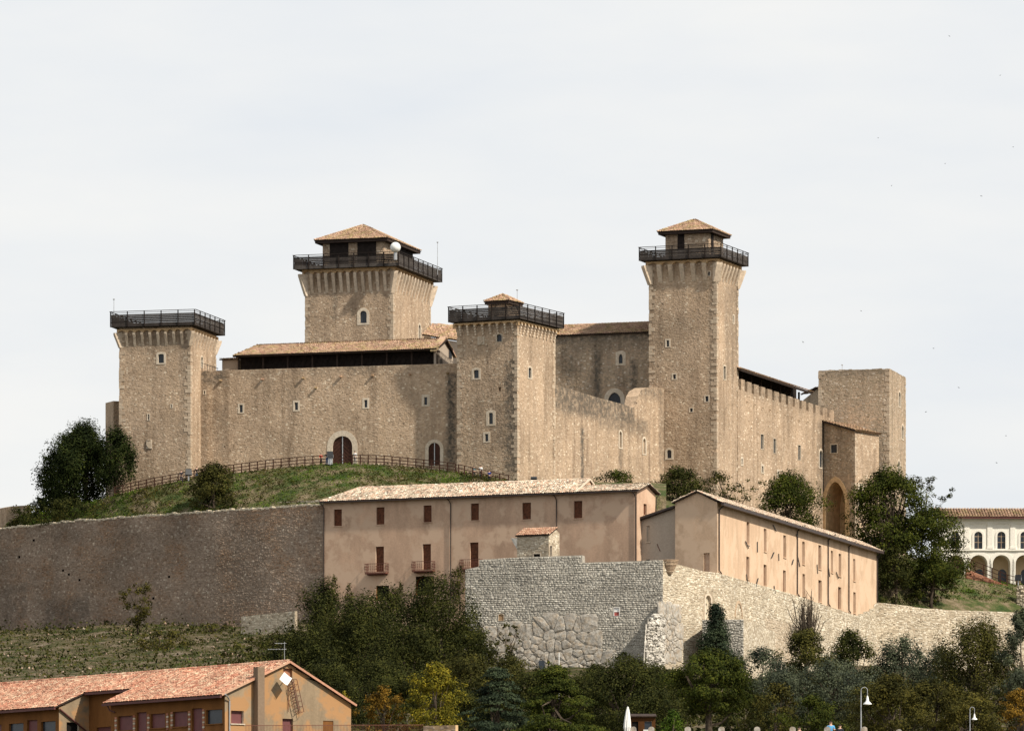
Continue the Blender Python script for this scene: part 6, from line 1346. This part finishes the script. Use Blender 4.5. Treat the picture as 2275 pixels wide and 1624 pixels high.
for row in (
 ('cedar_tree', 'blue-green cedar with layered branches left of centre at the bottom', 1105, 1690, 1482, 82, 540, 'cedar', 40, 'cone', .35, 1.5),
 ('cedar_tree', 'dark layered cedar in front of the polygonal blocks', 1235, 1690, 1478, 112, 520, 'green', 41, 'cone', .35, 1.7),
 ('tree', 'olive green tree at the foot of the big evergreens', 1040, 1600, 1448, 80, 600, 'olive', 42, 'round', 1, 1.4),
 ('tree', 'olive tree right of the big evergreens below the polygonal blocks', 1130, 1590, 1458, 66, 612, 'olive', 43, 'round', 1, 1.2),
 ('yellow_tree', 'bright yellow-green autumn tree', 968, 1650, 1474, 52, 560, 'yellow', 44, 'oval', 1.1, 1.2),
 ('orange_tree', 'small orange autumn tree left of the yellow one', 852, 1650, 1524, 42, 560, 'orange', 45, 'round', 1, .75),
 ('tree', 'little yellow tree peeping over the farmhouse gable', 766, 1600, 1535, 13, 545, 'yellow', 46, 'round', 1, .6),
 ('tree', 'wide dark tree in front of the buttress', 1398, 1660, 1462, 92, 590, 'dark', 47, 'round', 1, 1.6),
 ('tree', 'round dark tree right of the cedar', 1325, 1650, 1478, 60, 600, 'dark', 48, 'round', 1, 1.3),
 ('sycamore_tree', 'leafy green broadleaf tree with a bare pale trunk', 1576, 1640, 1444, 78, 480, 'green', 49, 'round', .8, 1.8),
 ('juniper_tree', 'pointed blue-green juniper against the pale wall', 1590, 1520, 1344, 44, 678, 'cedar', 50, 'cone', 1.5, 1.9),
 ('olive_tree', 'silver olive tree right of the juniper', 1690, 1600, 1440, 62, 630, 'sage', 51, 'round', 1.1, 1.1),
 ('tree', 'brown-green tree under the bare twigs', 1788, 1590, 1400, 62, 640, 'olive', 52, 'round', 1.2, 1.3),
 ('tree', 'dark rounded tree against the pale wall', 1893, 1600, 1402, 54, 650, 'dark', 53, 'bush', 1.2, 1.4),
 ('olive_tree', 'silver green olive with uneven top against the pale wall', 2005, 1600, 1418, 78, 655, 'sage', 54, 'bush', 1.6, 1.5),
 ('olive_tree', 'grey olive tree in the middle of the right slope', 1850, 1620, 1462, 88, 610, 'sage', 55, 'round', 1.2, 1.3),
 ('olive_tree', 'grey olive tree left of the street lamp', 1745, 1620, 1492, 70, 600, 'sage', 56, 'round', 1.2, 1.2),
 ('tree', 'large olive-brown tree with feathery top at right', 2172, 1650, 1380, 92, 600, 'olive', 57, 'bush', 1.6, 1.8),
 ('olive_tree', 'tall silver tree cut by the right edge', 2272, 1640, 1355, 46, 590, 'sage', 58, 'oval', 1.3, 1.2),
 ('tree', 'dull autumn tree with thin trunk at bottom', 1722, 1670, 1518, 46, 500, 'autumn', 59, 'round', 1, .9),
 ('tree', 'bright dark-green dense tree behind the people', 1806, 1670, 1545, 60, 470, 'green', 60, 'round', 1, 1.3),
 ('tree', 'round-topped olive-yellow tree right of the street lamp', 1985, 1690, 1500, 66, 480, 'autumn', 61, 'round', 1, 1.4),
 ('tree', 'second round-topped olive-yellow tree, right of the first', 2072, 1690, 1512, 56, 490, 'autumn', 62, 'round', 1, 1.3),
 ('tree', 'brownish tree by the second street lamp', 2160, 1690, 1540, 66, 500, 'autumn', 63, 'round', 1, 1.2),
 ('orange_tree', 'rusty orange tree in the bottom right corner', 2262, 1680, 1532, 36, 480, 'orange', 64, 'round', 1, 1.0),
 ('pine_sapling', 'bright green young pine at the bottom', 1495, 1660, 1578, 33, 420, 'bright', 65, 'cone', 1.6, 1.0),
 ('tree', 'dark tree behind the white umbrella', 1448, 1670, 1528, 66, 437, 'dark', 66, 'round', 1, 1.4),
 ('tree', 'dark undergrowth tree at the bottom behind the farmhouse', 830, 1680, 1560, 80, 600, 'dark', 67, 'bush', 1, 1.3),
 ('tree', 'dark tree behind the yellow autumn tree', 930, 1680, 1500, 80, 620, 'dark', 68, 'bush', 1, 1.4),
 ('tree', 'dark tree filling the gap right of the yellow tree', 1030, 1690, 1530, 70, 590, 'dark', 69, 'bush', 1, 1.4),
 ('tree', 'low dark tree between sycamore and olives', 1655, 1680, 1530, 60, 560, 'dark', 70, 'bush', 1, 1.3),
 ('tree', 'dark tree under the pale wall left of the sycamore', 1490, 1640, 1492, 50, 600, 'dark', 71, 'bush', 1, 1.2),
 ('olive_tree', 'silver olive between the feathery tree and the uneven one', 2090, 1610, 1440, 58, 640, 'sage', 72, 'bush', 1.3, 1.0),
 ('tree', 'brown-green tree below the dark rounded one', 1930, 1650, 1520, 55, 560, 'olive', 73, 'bush', 1.0, 1.2),
 ('bush', 'round dark ball-like bush in front of the buttress', 1386, 1480, 1448, 18, 665, 'dark', 74, 'round', 1, .7),
 ('cypress_tree', 'small narrow dark green cypress before the polygonal blocks', 1218, 1500, 1466, 7, 640, 'green', 75, 'oval', 2, .7),
 ('tree', 'thin olive sapling in front of the polygonal blocks', 1133, 1480, 1386, 24, 680, 'olive', 76, 'fan', 1, .35),
 ('tree', 'thin autumn tree against the dark retaining wall', 306, 1402, 1296, 30, 722, 'autumn', 77, 'fan', 1.1, .6),
 ('shrub', 'orange-tinged shrub on the slope below the dark wall', 365, 1470, 1400, 62, 700, 'autumn', 78, 'bush', 1, .6),
 ('shrub', 'dark shrub on the slope near the pale garden wall', 610, 1460, 1408, 36, 690, 'dark', 79, 'bush', 1, .8),
 ('shrub', 'low green shrub hugging the base of the dark wall', 470, 1410, 1385, 40, 722, 'olive', 80, 'bush', 1, .6),
 ('shrub', 'dark low shrub behind the farmhouse ridge', 610, 1500, 1445, 34, 650, 'dark', 81, 'bush', 1, .9),
 ('evergreen_tree', 'dark evergreen shoulder overlapping the lower left of the grey wall', 1062, 1600, 1395, 56, 664, 'dark', 83, 'bush', 1.4, 1.2),
 ('tree', 'dark shrubby tree along the foot of the buttress', 1455, 1600, 1478, 62, 640, 'dark', 84, 'bush', 1, 1.2),
 ('tree', 'dark tree low between the farmhouse gable and the orange tree', 720, 1640, 1470, 80, 600, 'dark', 85, 'bush', 1.2, 1.6),
 ('tree', 'dark tree low below the middle of the big evergreens', 850, 1640, 1470, 90, 625, 'dark', 86, 'bush', 1.2, 1.5),
 ('tree', 'dark green mass behind the cedars', 1180, 1640, 1492, 80, 600, 'dark', 82, 'bush', 1, 1.3),
):
    nm, lab, x, yb, yt, hw, Y, lm, s, sh, el, dn = row
    T(nm, lab, x, yb, yt, hw, Y, LM[lm], s, sh, elong=el, dens=dn, lpx=4.6 if Y < 560 else 4.3, group=low_g if nm == 'tree' else None, cat={'shrub': 'shrub', 'bush': 'bush'}.get(nm, 'tree'), t0=.32 if nm == 'sycamore_tree' else .03 if sh == 'bush' else .12, tw={'sycamore_tree': .35}.get(nm), clump=.12 if nm == 'cedar_tree' else .17, limbs=12)
# bare twiggy tree
bt_ = thing('bare_tree', 'bare twiggy tree spreading in front of the pale wall', 'tree', P(1788, 1560, 655)); base = P(1788, 1520, 655); g = np.random.default_rng(5); mb = MB(); mb.tube([base, base + Vector((.1, 0, 3.5)), base + Vector((.15, 0, 6))], [.16, .12, .08], 6); tk = mb.build('trunk', M['bark'], bt_)
for k in range(80):
    a = base + Vector((.1, 0, float(g.uniform(2.2, 6)))); th_ = float(g.uniform(0, 6.28)); sp = float(g.uniform(.1, 1)); b = a + Vector((math.cos(th_) * 2.6 * sp, math.sin(th_) * 2.6 * sp, float(g.uniform(3.5, 6.5)) * (1 - .3 * sp))); m_ = a.lerp(b, .5) + Vector((math.cos(th_) * .35, math.sin(th_) * .35, -.2)); mb = MB()
    mb.tube([a, m_, b], [.07, .05, .02], 4)
    for q in range(4): s_ = a.lerp(b, .45 + .12 * q); mb.tube([s_, s_ + Vector((float(g.normal(0, .45)), float(g.normal(0, .45)), float(g.uniform(.4, 1.1))))], [.035, .015], 3)
    mb.build('limb', M['bark'], tk)

# ------------------------------------------------------------------ people
def person(label, p, h, shirt, trous, facing=0.0, pose='stand', arm=0.0, hair='hair', sleeves='long', held=None):
    root = thing('person', label, 'person', p); s = h / 1.75; rot = Matrix.Rotation(facing, 3, 'Z'); O = Vector(p)
    def skel(name, V, E, rad, mat, rootv=0):
        me = bpy.data.meshes.new(name); me.from_pydata([tuple(rot @ (Vector(v) * s)) for v in V], E, []); o = link(name, me, M[mat], root)
        md = o.modifiers.new('skin', 'SKIN'); md.use_smooth_shade = True; sk = me.skin_vertices[0].data
        for i, r in enumerate(rad): sk[i].radius = (r * s, r * s); sk[i].use_root = (i == rootv)
        ss = o.modifiers.new('sub', 'SUBSURF'); ss.levels = 1; ss.render_levels = 1; return o
    st = .12 if pose != 'walk' else .28
    V = [(0, 0, .98), (0, 0, 1.2), (0, 0, 1.42), (0, 0, 1.53), (0, .01, 1.64), (0, .02, 1.73)]; Rr = [.12, .115, .13, .055, .085, .07]; E = [(0, 1), (1, 2), (2, 3), (3, 4), (4, 5)]
    limbs = {}
    for sg in (-1, 1):
        b = len(V); kn = (sg * .11, -st * .4 * sg if pose == 'walk' else -.02, .52); an = (sg * .13, st * sg * .5 if pose == 'walk' else 0, .09); V += [(sg * .09, 0, .92), kn, an, (sg * .14, an[1] - .17, .04)]; Rr += [.085, .06, .042, .035]; E += [(0, b), (b, b + 1), (b + 1, b + 2), (b + 2, b + 3)]
        limbs[sg] = [V[b], V[b + 1], V[b + 2]]
        a0_ = len(V); sh = (sg * .19, 0, 1.42); bend = arm if sg > 0 or pose == 'hold' else arm * .3; el = (sg * .25, -.10 * bend, 1.16 + .03 * bend); wr = (sg * (.27 - .14 * bend), -.28 * bend - .02, .93 + .30 * bend)
        hd = Vector(wr) + (Vector(wr) - Vector(el)).normalized() * .07; V += [sh, el, wr, tuple(hd)]; Rr += [.055, .042, .03, .028]; E += [(2, a0_), (a0_, a0_ + 1), (a0_ + 1, a0_ + 2), (a0_ + 2, a0_ + 3)]
        dr = (Vector(wr) - Vector(el)).normalized(); limbs[('a', sg)] = [sh, el, wr]; sdv = Vector((0, 1, 0)) if bend < .5 else Vector((1, 0, 0))
        for q, ln in enumerate((.07, .08, .075, .06)):
            c = hd + sdv * (.028 - .018 * q) ; f1 = c + dr * ln * .5; f2 = f1 + (dr + Vector((0, -.3, 0))).normalized() * ln * .5; i0 = len(V); V += [tuple(f1), tuple(f2)]; Rr += [.009, .008]; E += [(a0_ + 3, i0), (i0, i0 + 1)]
        i0 = len(V); tb = Vector(wr) + dr * .03 - Vector((sg * .03, .03, 0)); V += [tuple(tb), tuple(tb + dr * .04 - Vector((0, .015, 0)))]; Rr += [.011, .009]; E += [(a0_ + 2, i0), (i0, i0 + 1)]
    skel('body', V, E, Rr, 'skin')
    mb = MB(); fc_ = []
    for (x_, z_, r_) in ((-.03, 1.655, .012), (.03, 1.655, .012)): mb.obox(rot @ (Vector((x_, -.075, z_)) * s) + O, rot @ Vector((r_ * s, 0, 0)), rot @ Vector((0, r_ * s, 0)), Vector((0, 0, r_ * .6 * s)))
    mb.obox(rot @ (Vector((0, -.075, 1.595)) * s) + O, rot @ Vector((.022 * s, 0, 0)), rot @ Vector((0, .008 * s, 0)), Vector((0, 0, .006 * s))); mb.build('face', M['hair'], root)
    mb = MB(); mb.prism([rot @ (Vector(q) * s) + O for q in ((-.014, -.08, 1.615), (.014, -.08, 1.615), (0, -.112, 1.622))], Vector((0, 0, .03 * s))); mb.build('nose', M['skin'], root)
    for sg in (-1, 1): mb = MB(); mb.obox(rot @ (Vector((sg * .087, .01, 1.635)) * s) + O, rot @ Vector((.01 * s, 0, 0)), rot @ Vector((0, .02 * s, 0)), Vector((0, 0, .03 * s))); mb.build('ear', M['skin'], root)
    Vs = [(0, 0, .95), (0, 0, 1.2), (0, 0, 1.41), (0, 0, 1.48)]; Rs = [.145, .14, .15, .075]; Es = [(0, 1), (1, 2), (2, 3)]
    for sg in (-1, 1): a = limbs[('a', sg)]; i0 = len(Vs); e = a[2] if sleeves == 'long' else tuple(Vector(a[0]).lerp(Vector(a[1]), .9)); Vs += [a[0], a[1] if sleeves == 'long' else e] + ([e] if sleeves == 'long' else []); Rs += [.07, .056] + ([.042] if sleeves == 'long' else []); Es += [(2, i0), (i0, i0 + 1)] + ([(i0 + 1, i0 + 2)] if sleeves == 'long' else [])
    skel('shirt', Vs, Es, Rs, shirt)
    Vt = [(0, 0, .99), (0, 0, .93)]; Rt = [.14, .14]; Et = [(0, 1)]
    for sg in (-1, 1): l = limbs[sg]; i0 = len(Vt); Vt += l; Rt += [.1, .075, .06]; Et += [(1, i0), (i0, i0 + 1), (i0 + 1, i0 + 2)]
    skel('trousers', Vt, Et, Rt, trous)
    mb = MB(); c = rot @ (Vector((0, .035, 1.685)) * s) + O; prof_ = [(.096 * s * math.cos(t), .085 * s * math.sin(t)) for t in [R(-25 + 115 * q / 6) for q in range(7)]]; mb.lathe(c, prof_, 12); mb.build('hair', M[hair], root, smooth=True)
    for sg in (-1, 1):
        l = limbs[sg][2]; mb = MB(); mb.obox(rot @ (Vector((l[0], l[1] - .06, .045)) * s) + O, rot @ Vector((.05 * s, 0, 0)), rot @ Vector((0, .14 * s, 0)), Vector((0, 0, .045 * s))); mb.build('shoe', M['cl_dark'], root)
    return root
Yp = lambda x: fY(x) + 1.0
def onpath(x, y=None): return P(x, y if y else fy(x) + 1, fY(x) + .9)
person('person with a red scarf and dark jacket leaning at the fence by the left tower', P(403, 1073, fY(403) - .9), 1.72, 'cl_dark', 'cl_dark', arm=.9)
mb = MB(); 
person('person in dark clothes half hidden by the olive-brown bush', onpath(437, 1065), 1.72, 'cl_dark', 'cl_jeans', arm=.3)
person('person in a bright red top beside the arched door', onpath(713, 1032), 1.5, 'cl_red', 'cl_dark', facing=.4, arm=.8)
person('person in black top and blue jeans beside the floodlight box', P(726.5, 1033, fY(727) - .5), 1.75, 'cl_dark', 'cl_jeans', facing=-.5, arm=.7, sleeves='short')
person('person in white top and pale trousers right of the arched door', onpath(788.5, 1031), 1.75, 'cl_white', 'cl_grey', facing=2.6, arm=.3)
person('person in teal top on the path before the middle tower', P(1053, 1062, 738.6), 1.6, 'cl_teal', 'cl_dark', facing=.3, arm=.3)
person('person in white shirt on the path before the middle tower', P(1068, 1062, 738.9), 1.7, 'cl_white', 'cl_dark', facing=3.0, arm=.4)
person('person in blue top by the descending fence', P(1087, 1073, 736.9), 1.7, 'cl_blue', 'cl_dark', facing=2.8, arm=.5, sleeves='short')
person('person in light blue shirt holding a phone behind the stone posts at the bottom', G(1845.5, 352, zat(1601, 352) - 1.75), 1.75, 'cl_sky', 'cl_grey', facing=.1, pose='hold', arm=1.0, sleeves='short')
person('person in dark top at the bottom right of the one in light blue', G(1866, 356, zat(1609, 356) - 1.65), 1.65, 'cl_dark', 'cl_dark', facing=-.2, arm=.9, pose='hold')
person('person whose head shows left of the one in light blue', G(1776, 356, zat(1614, 356) - 1.7), 1.7, 'cl_dark', 'cl_dark', facing=.2, arm=.3)

# ------------------------------------------------------------------ lamps, posts, small things
def flood(label, p, hpost, w=.8, hh=.85, boxed=False, tilt=.5, yaw=0, group='floodlights'):
    root = thing('floodlight', label, 'floodlight', p, group); p = Vector(p)
    if hpost > .05: mb = MB(); mb.tube([p, p + Vector((0, 0, hpost))], [.11, .11], 8); mb.build('post', M['metal'], root)
    c = p + Vector((0, 0, hpost + hh / 2)); rt = Matrix.Rotation(yaw, 3, 'Z') @ Matrix.Rotation(tilt, 3, 'X'); mb = MB()
    mb.prism([c + rt @ Vector((a * w / 2, -.12, b * hh / 2)) for a, b in ((-1, -1), (1, -1), (1, 1), (-1, 1))], rt @ Vector((0, .35, 0))); mb.build('housing', M['black'], root)
    mb = MB(); mb.tube([p + Vector((-w * .55, 0, hpost)), c + Vector((-w * .55, 0, 0))], [.03, .03], 5); mb.tube([p + Vector((w * .55, 0, hpost)), c + Vector((w * .55, 0, 0))], [.03, .03], 5); mb.build('bracket', M['metal'], root); return root
flood('black floodlight on a pale post by the fence near the left tower', P(419, 1072, fY(419) - .6), .95, tilt=-.4, yaw=.2)
fb_ = flood('black floodlight on a white switch box left of the arched door', P(733.5, 1033, fY(734) - .7), .95, w=.75, tilt=-.2)
mb = MB(); pp = P(734, 1033, fY(734) - .5); mb.obox(pp + Vector((0, 0, .5)), Vector((.3, 0, 0)), Vector((0, .22, 0)), Vector((0, 0, .42))); mb.build('switch_box', M['metal'], fb_)
flood('left of two black floodlights on posts by the ruined pier', P(89, 1139, 762.5), 1.2, w=.7, tilt=-.5, yaw=.3); flood('right of two black floodlights on posts by the ruined pier', P(98, 1138, 762.5), 1.2, w=.6, tilt=-.5, yaw=-.5)
flood('small black floodlight showing above the long building roof', P(1186, 1072, 733), .25, w=.8, hh=.45, tilt=.9)
flood('black floodlight in front of the arcade at the right edge', P(2262, 1300, 825), .7, w=.9, tilt=-.2, yaw=-.4)
def lamp(label, x, Y, yt, sc_=1.0):
    zg = 14.2; zt_ = zat(yt, Y); b = G(x, Y, zg); root = thing('street_lamp', label, 'street lamp', b, 'street lamps at the bottom right'); mb = MB()
    arc = [b + Vector((.0 + sc_ * .2 * (1 - math.cos(t)) , 0, zt_ - zg - .2 * sc_ + .2 * sc_ * math.sin(t))) for t in [math.pi * q / 8 for q in range(9)]]
    mb.tube([b, b + Vector((0, 0, zt_ - zg - .6))] + arc + [arc[-1] + Vector((0, 0, -.35))], [.05, .035] + [.022] * 10, 8); mb.build('pole', M['metal'], root)
    c = arc[-1] + Vector((0, 0, -.35 - .52 * sc_)); mb = MB(); mb.lathe(c, [(.27 * sc_, .0), (.255 * sc_, .05 * sc_), (.10 * sc_, .2 * sc_), (.07 * sc_, .42 * sc_), (.03, .55 * sc_)], 14); mb.build('lamp_shade', M['white'], root, smooth=True)
    mb = MB(); mb.lathe(c, [(.0, -.05), (.14, -.03), (.18, .06)], 10); mb.build('bulb', M['white'], root)
lamp('pale street lamp with swan neck and bell shade, larger of the two', 1913, 352, 1526); lamp('smaller farther street lamp among the brownish trees', 2155, 430, 1570, .85)
# closed umbrella, kiosk, stone posts
b = G(1391, 400, 14.0); um_ = thing('parasol', 'closed white parasol standing before an orange kiosk darkened in colour for tree shade', 'parasol', b); zt_ = zat(1571, 400) - 14.0
mb = MB(); mb.tube([b, b + Vector((.1, 0, zt_ + .1))], [.04, .03], 6); mb.build('pole', M['metal'], um_); mb = MB()
n_ = 10; rings = [(.04, zt_ + .05), (.11, zt_ - .25), (.19, zt_ - .9), (.22, zt_ - 1.4), (.16, zt_ - 1.75), (.10, zt_ - 1.95)]; base_ = len(mb.v)
for r_, z_ in rings:
    for j in range(20): t = 2 * math.pi * j / 20; q = r_ * (1 + .28 * (j % 2)); mb.v.append((b.x + .12 * z_ / zt_ + q * math.cos(t), b.y + q * math.sin(t), b.z + z_)); mb.a.append(0)
for k in range(len(rings) - 1):
    for j in range(20): mb.f.append((k * 20 + j, k * 20 + (j + 1) % 20, (k + 1) * 20 + (j + 1) % 20, (k + 1) * 20 + j))
mb.build('canopy', M['white'], um_)
fk = fpx(1398, 425, 1456, 425); ks = thing('kiosk', 'orange kiosk under the trees at the bottom, their shade put into its colour', 'kiosk', fk.pt(fk.L / 2, 14.0)); zk = zat(1592, 425)
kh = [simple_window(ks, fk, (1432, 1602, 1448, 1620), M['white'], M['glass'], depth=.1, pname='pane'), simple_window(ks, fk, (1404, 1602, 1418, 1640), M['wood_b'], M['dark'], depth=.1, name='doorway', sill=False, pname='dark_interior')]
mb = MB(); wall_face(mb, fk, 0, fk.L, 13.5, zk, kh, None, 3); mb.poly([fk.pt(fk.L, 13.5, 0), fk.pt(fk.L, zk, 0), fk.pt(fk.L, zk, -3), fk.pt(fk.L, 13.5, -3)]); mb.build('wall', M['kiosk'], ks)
mb = MB(); mb.prism([fk.pt(-.1, zk, .2), fk.pt(fk.L + .1, zk, .2), fk.pt(fk.L + .1, zk + .3, -3.2), fk.pt(-.1, zk + .3, -3.2)], (0, 0, .08)); mb.build('roof', M['underroof'], ks)
stn = ['leftmost stone post, left of the kiosk window', 'stone post just right of the kiosk window', 'stone post beside the young pine', 'stone post under the sycamore trunk', 'stone post right of the sycamore trunk', 'stone post left of the people at the bottom', 'stone post in front of the person in light blue', 'stone post at the foot of the larger street lamp', 'rightmost stone post below the round-topped tree']
for i, x in enumerate((1407, 1447, 1528, 1603, 1682, 1761, 1838, 1920, 1997)):
    p = G(x, 345, 14.0); ht = zat(1613.5 if i < 8 else 1619, 345) - 14.0; r = .19; mb = MB(); prf = [(-r, 0), (-r, ht - r * .8)] + [(-r * math.cos(t), ht - r * .8 + r * .8 * math.sin(t)) for t in [math.pi * q / 8 for q in range(1, 8)]] + [(r, ht - r * .8), (r, 0)]
    mb.prism([p + Vector((a, -.1, b_)) for a, b_ in prf], Vector((0, .2, 0))); o = mb.build('stone_post', M['cyclo']); tag(o, stn[i], 'stone post', 'round-topped stone posts along the bottom edge')
for lab, p, h in (('thin mast with ball top beside the keep', P(972, 592, 799), 3.4), ('thin mast on the hatch roof of the middle tower', P(1149, 678, 752), 2.0), ('pale thin mast on the left tower', P(253, 695, 757.5), 1.8), ('small mast on the flat right tower', P(1871, 826, 834), 1.0)):
    mb = MB(); mb.tube([p - Vector((0, 0, 1.2)), p + Vector((0, 0, h))], [.05, .03], 5); o = mb.build('mast', M['metal']); mb2 = MB(); mb2.lathe(p + Vector((0, 0, h)), [(0, -.1), (.12, -.05), (.14, .04), (0, .12)], 8); tag(o, lab, 'mast'); mb2.build('mast_head', M['metal'], o)
# radar dome on the keep gallery
c = P(878.5, 550, 782.4); rd = .73; mb = MB(); mb.lathe(c, [(rd * math.sin(math.pi * q / 14), -rd * math.cos(math.pi * q / 14)) for q in range(15)], 24); o = mb.build('radar_dome', M['white'], smooth=True); tag(o, 'white ball-shaped radar dome on the keep gallery corner', 'dome')
mb = MB(); mb.tube([c - Vector((0, 0, rd)), c - Vector((0, 0, rd + 1.0))], [.25, .25], 8); mb.build('pedestal', M['metal'], o)
# fences at the bottom
def picket(label, x0, x1, Y0, Y1, z0, z1, sp=.16):
    a, b_ = G(x0, Y0, z0), G(x1, Y1, z1); root = thing('iron_fence', label, 'fence', a); L_ = (b_ - a).length; mb = MB(); mb.bar(a + Vector((0, 0, 1.0)), b_ + Vector((0, 0, 1.0)), .05); mb.bar(a + Vector((0, 0, .15)), b_ + Vector((0, 0, .15)), .05); mb.build('rail', M['iron'], root)
    n_ = min(300, int(L_ / sp)); me = None
    for k in range(n_ + 1):
        p = a + (b_ - a) * (k / n_)
        if me is None: mb = MB(); mb.bar(p, p + Vector((0, 0, 1.0)), .022); o = mb.build('picket', M['iron'], root); me = o.data; p0_ = p
        else: o = bpy.data.objects.new('picket', me); COL.objects.link(o); o.parent = root; o.location = p - p0_
picket('low iron picket fence in front of the gable wall and trees', 545, 940, 488, 500, zat(1613, 490) - 1.0, zat(1609.5, 500) - 1.0)
fp = fpx(940, 500, 1012, 498); make_wall('parapet_wall', 'short ochre wall with capping at the bottom beside the iron fence', 'wall', fp, zat(1660, 500), fp.uz(975, 1611)[1], [], ('stone', 'band'), (.3, .5), 110, thick=.4)
# white pole, little sign panel, cars
p = P(1242, 1500, 640); mb = MB(); mb.tube([p - Vector((0, 0, 4)), p + Vector((0, 0, 2.6))], [.06, .05], 6); o = mb.build('white_pole', M['white']); tag(o, 'white pole rising from the trees before the polygonal blocks', 'pole')
p = P(1196, 1486, 668); mb = MB(); mb.prism([p, p + Vector((.8, 0, -.1)), p + Vector((.75, .1, 1.0)), p + Vector((.05, .1, 1.05))], Vector((0, .08, 0))); o = mb.build('panel', M['glass']); tag(o, 'small dark tilted panel at the foot of the polygonal blocks', 'panel')
def car(label, x, y, Y, yaw, col):
    b = P(x, y, Y); root = thing('parked_car', label, 'car', b, 'cars parked right of the archway'); rt = Matrix.Rotation(yaw, 3, 'Z'); f_ = lambda a: rt @ Vector(a) + b
    side = [(-2.1, .3), (-2.1, .75), (-1.5, .9), (-.9, 1.4), (.7, 1.42), (1.3, .95), (2.05, .8), (2.1, .3)]; mb = MB(); mb.prism([f_((a, -.8, z)) for a, z in side], rt @ Vector((0, 1.6, 0))); mb.build('body', M[col], root)
    gl_ = [(-1.35, .92), (-.88, 1.34), (.65, 1.36), (1.15, .95)]; mb = MB(); mb.prism([f_((a, -.815, z)) for a, z in gl_], rt @ Vector((0, 1.63, 0))); mb.build('windows', M['glass'], root)
    for a in (-1.3, 1.3):
        for s_ in (-.82, .62): mb = MB(); mb.prism([f_((a + .32 * math.cos(t), s_, .32 + .32 * math.sin(t))) for t in [2 * math.pi * q / 12 for q in range(12)]], rt @ Vector((0, .2, 0))); mb.build('wheel', M['black'], root)
car('black parked car partly hidden behind the big tree trunk', FR(330, 0)[0], 1215, 815, .3, 'black'); car('grey parked car seen through the timber fence', FR(530, 0)[0], 1224, 815.5, -.2, 'metal')
# birds
for i, (x, y) in enumerate(((1981, 413), (2100, 364), (1951, 307), (2222, 168), (1784, 760), (2074, 774), (2130, 861), (2235, 968), (2214, 1028), (2180, 436), (2251, 327), (1913, 691), (2109, 81), (2057, 915))):
    c = P(x, y, 700); s_ = 2.4 / F * 700 * rng.uniform(.8, 1.3); t = rng.uniform(-.6, .6); ax = Vector((math.cos(t), .3, math.sin(t))).normalized(); dn = Vector((-math.sin(t), -.2, math.cos(t))); mb = MB()
    mb.tube([c - dn * s_ * .5, c, c + dn * s_ * .5], [.01, s_ * .18, .01], 5); mb.poly([c, c + ax * s_ * .5 + dn * s_ * .3, c + ax * s_ + dn * s_ * .05, c + ax * s_ * .4 - dn * s_ * .1]); mb.poly([c, c - ax * s_ * .5 + dn * s_ * .3, c - ax * s_ + dn * s_ * .05, c - ax * s_ * .4 - dn * s_ * .1])
    o = mb.build('bird', M['black']); tag(o, 'tiny dark bird flying in the sky ' + ['over the right tower, middle height of the sky', 'high right, below the topmost bird', 'right of centre, high above the tallest tower', 'at the right, second highest of all', 'just right of the tallest tower at mid height', 'above and right of the right tower', 'close right of the right tower rim', 'far right beside the right tower middle', 'far right lower than the others by the tree', 'high right, left of the one at the edge', 'close to the right edge, high', 'between the tallest and right towers, high', 'highest of all the birds near the top', 'right of the right tower, below its rim'][i], 'bird', 'birds flying right of the castle')
# boulders on the lower slope and valerian tufts on the dark wall

g = np.random.default_rng(77); nr, nc = low.shape[:2]; V_ = []; F_ = []
cube = np.array([(-1, -1, -1), (1, -1, -1), (1, 1, -1), (-1, 1, -1), (-.6, -.6, .8), (.6, -.6, 1), (.6, .6, .7), (-.6, .6, .9)]); cf = np.array([(0, 3, 2, 1), (4, 5, 6, 7), (0, 1, 5, 4), (1, 2, 6, 5), (2, 3, 7, 6), (3, 0, 4, 7)])
cnt = 0
for k in range(1500):
    i = int(g.integers(56, 74)); j = int(g.uniform(.12, .46) * (nc - 1)); p = low[i, j] + np.array([g.normal(0, 1.5), g.normal(0, 1.5), 0])
    if fbm(p[0] * 2.2 + 5, p[1] * 2.2) < .25: continue
    V_.append(cube * g.uniform(.04, .17) * g.uniform(.7, 1.3, (8, 3)) + p); F_.append(cf + cnt * 8); cnt += 1
o = np_obj('loose_rocks', np.concatenate(V_), np.concatenate(F_), M['leftstone']); o['kind'] = 'stuff'
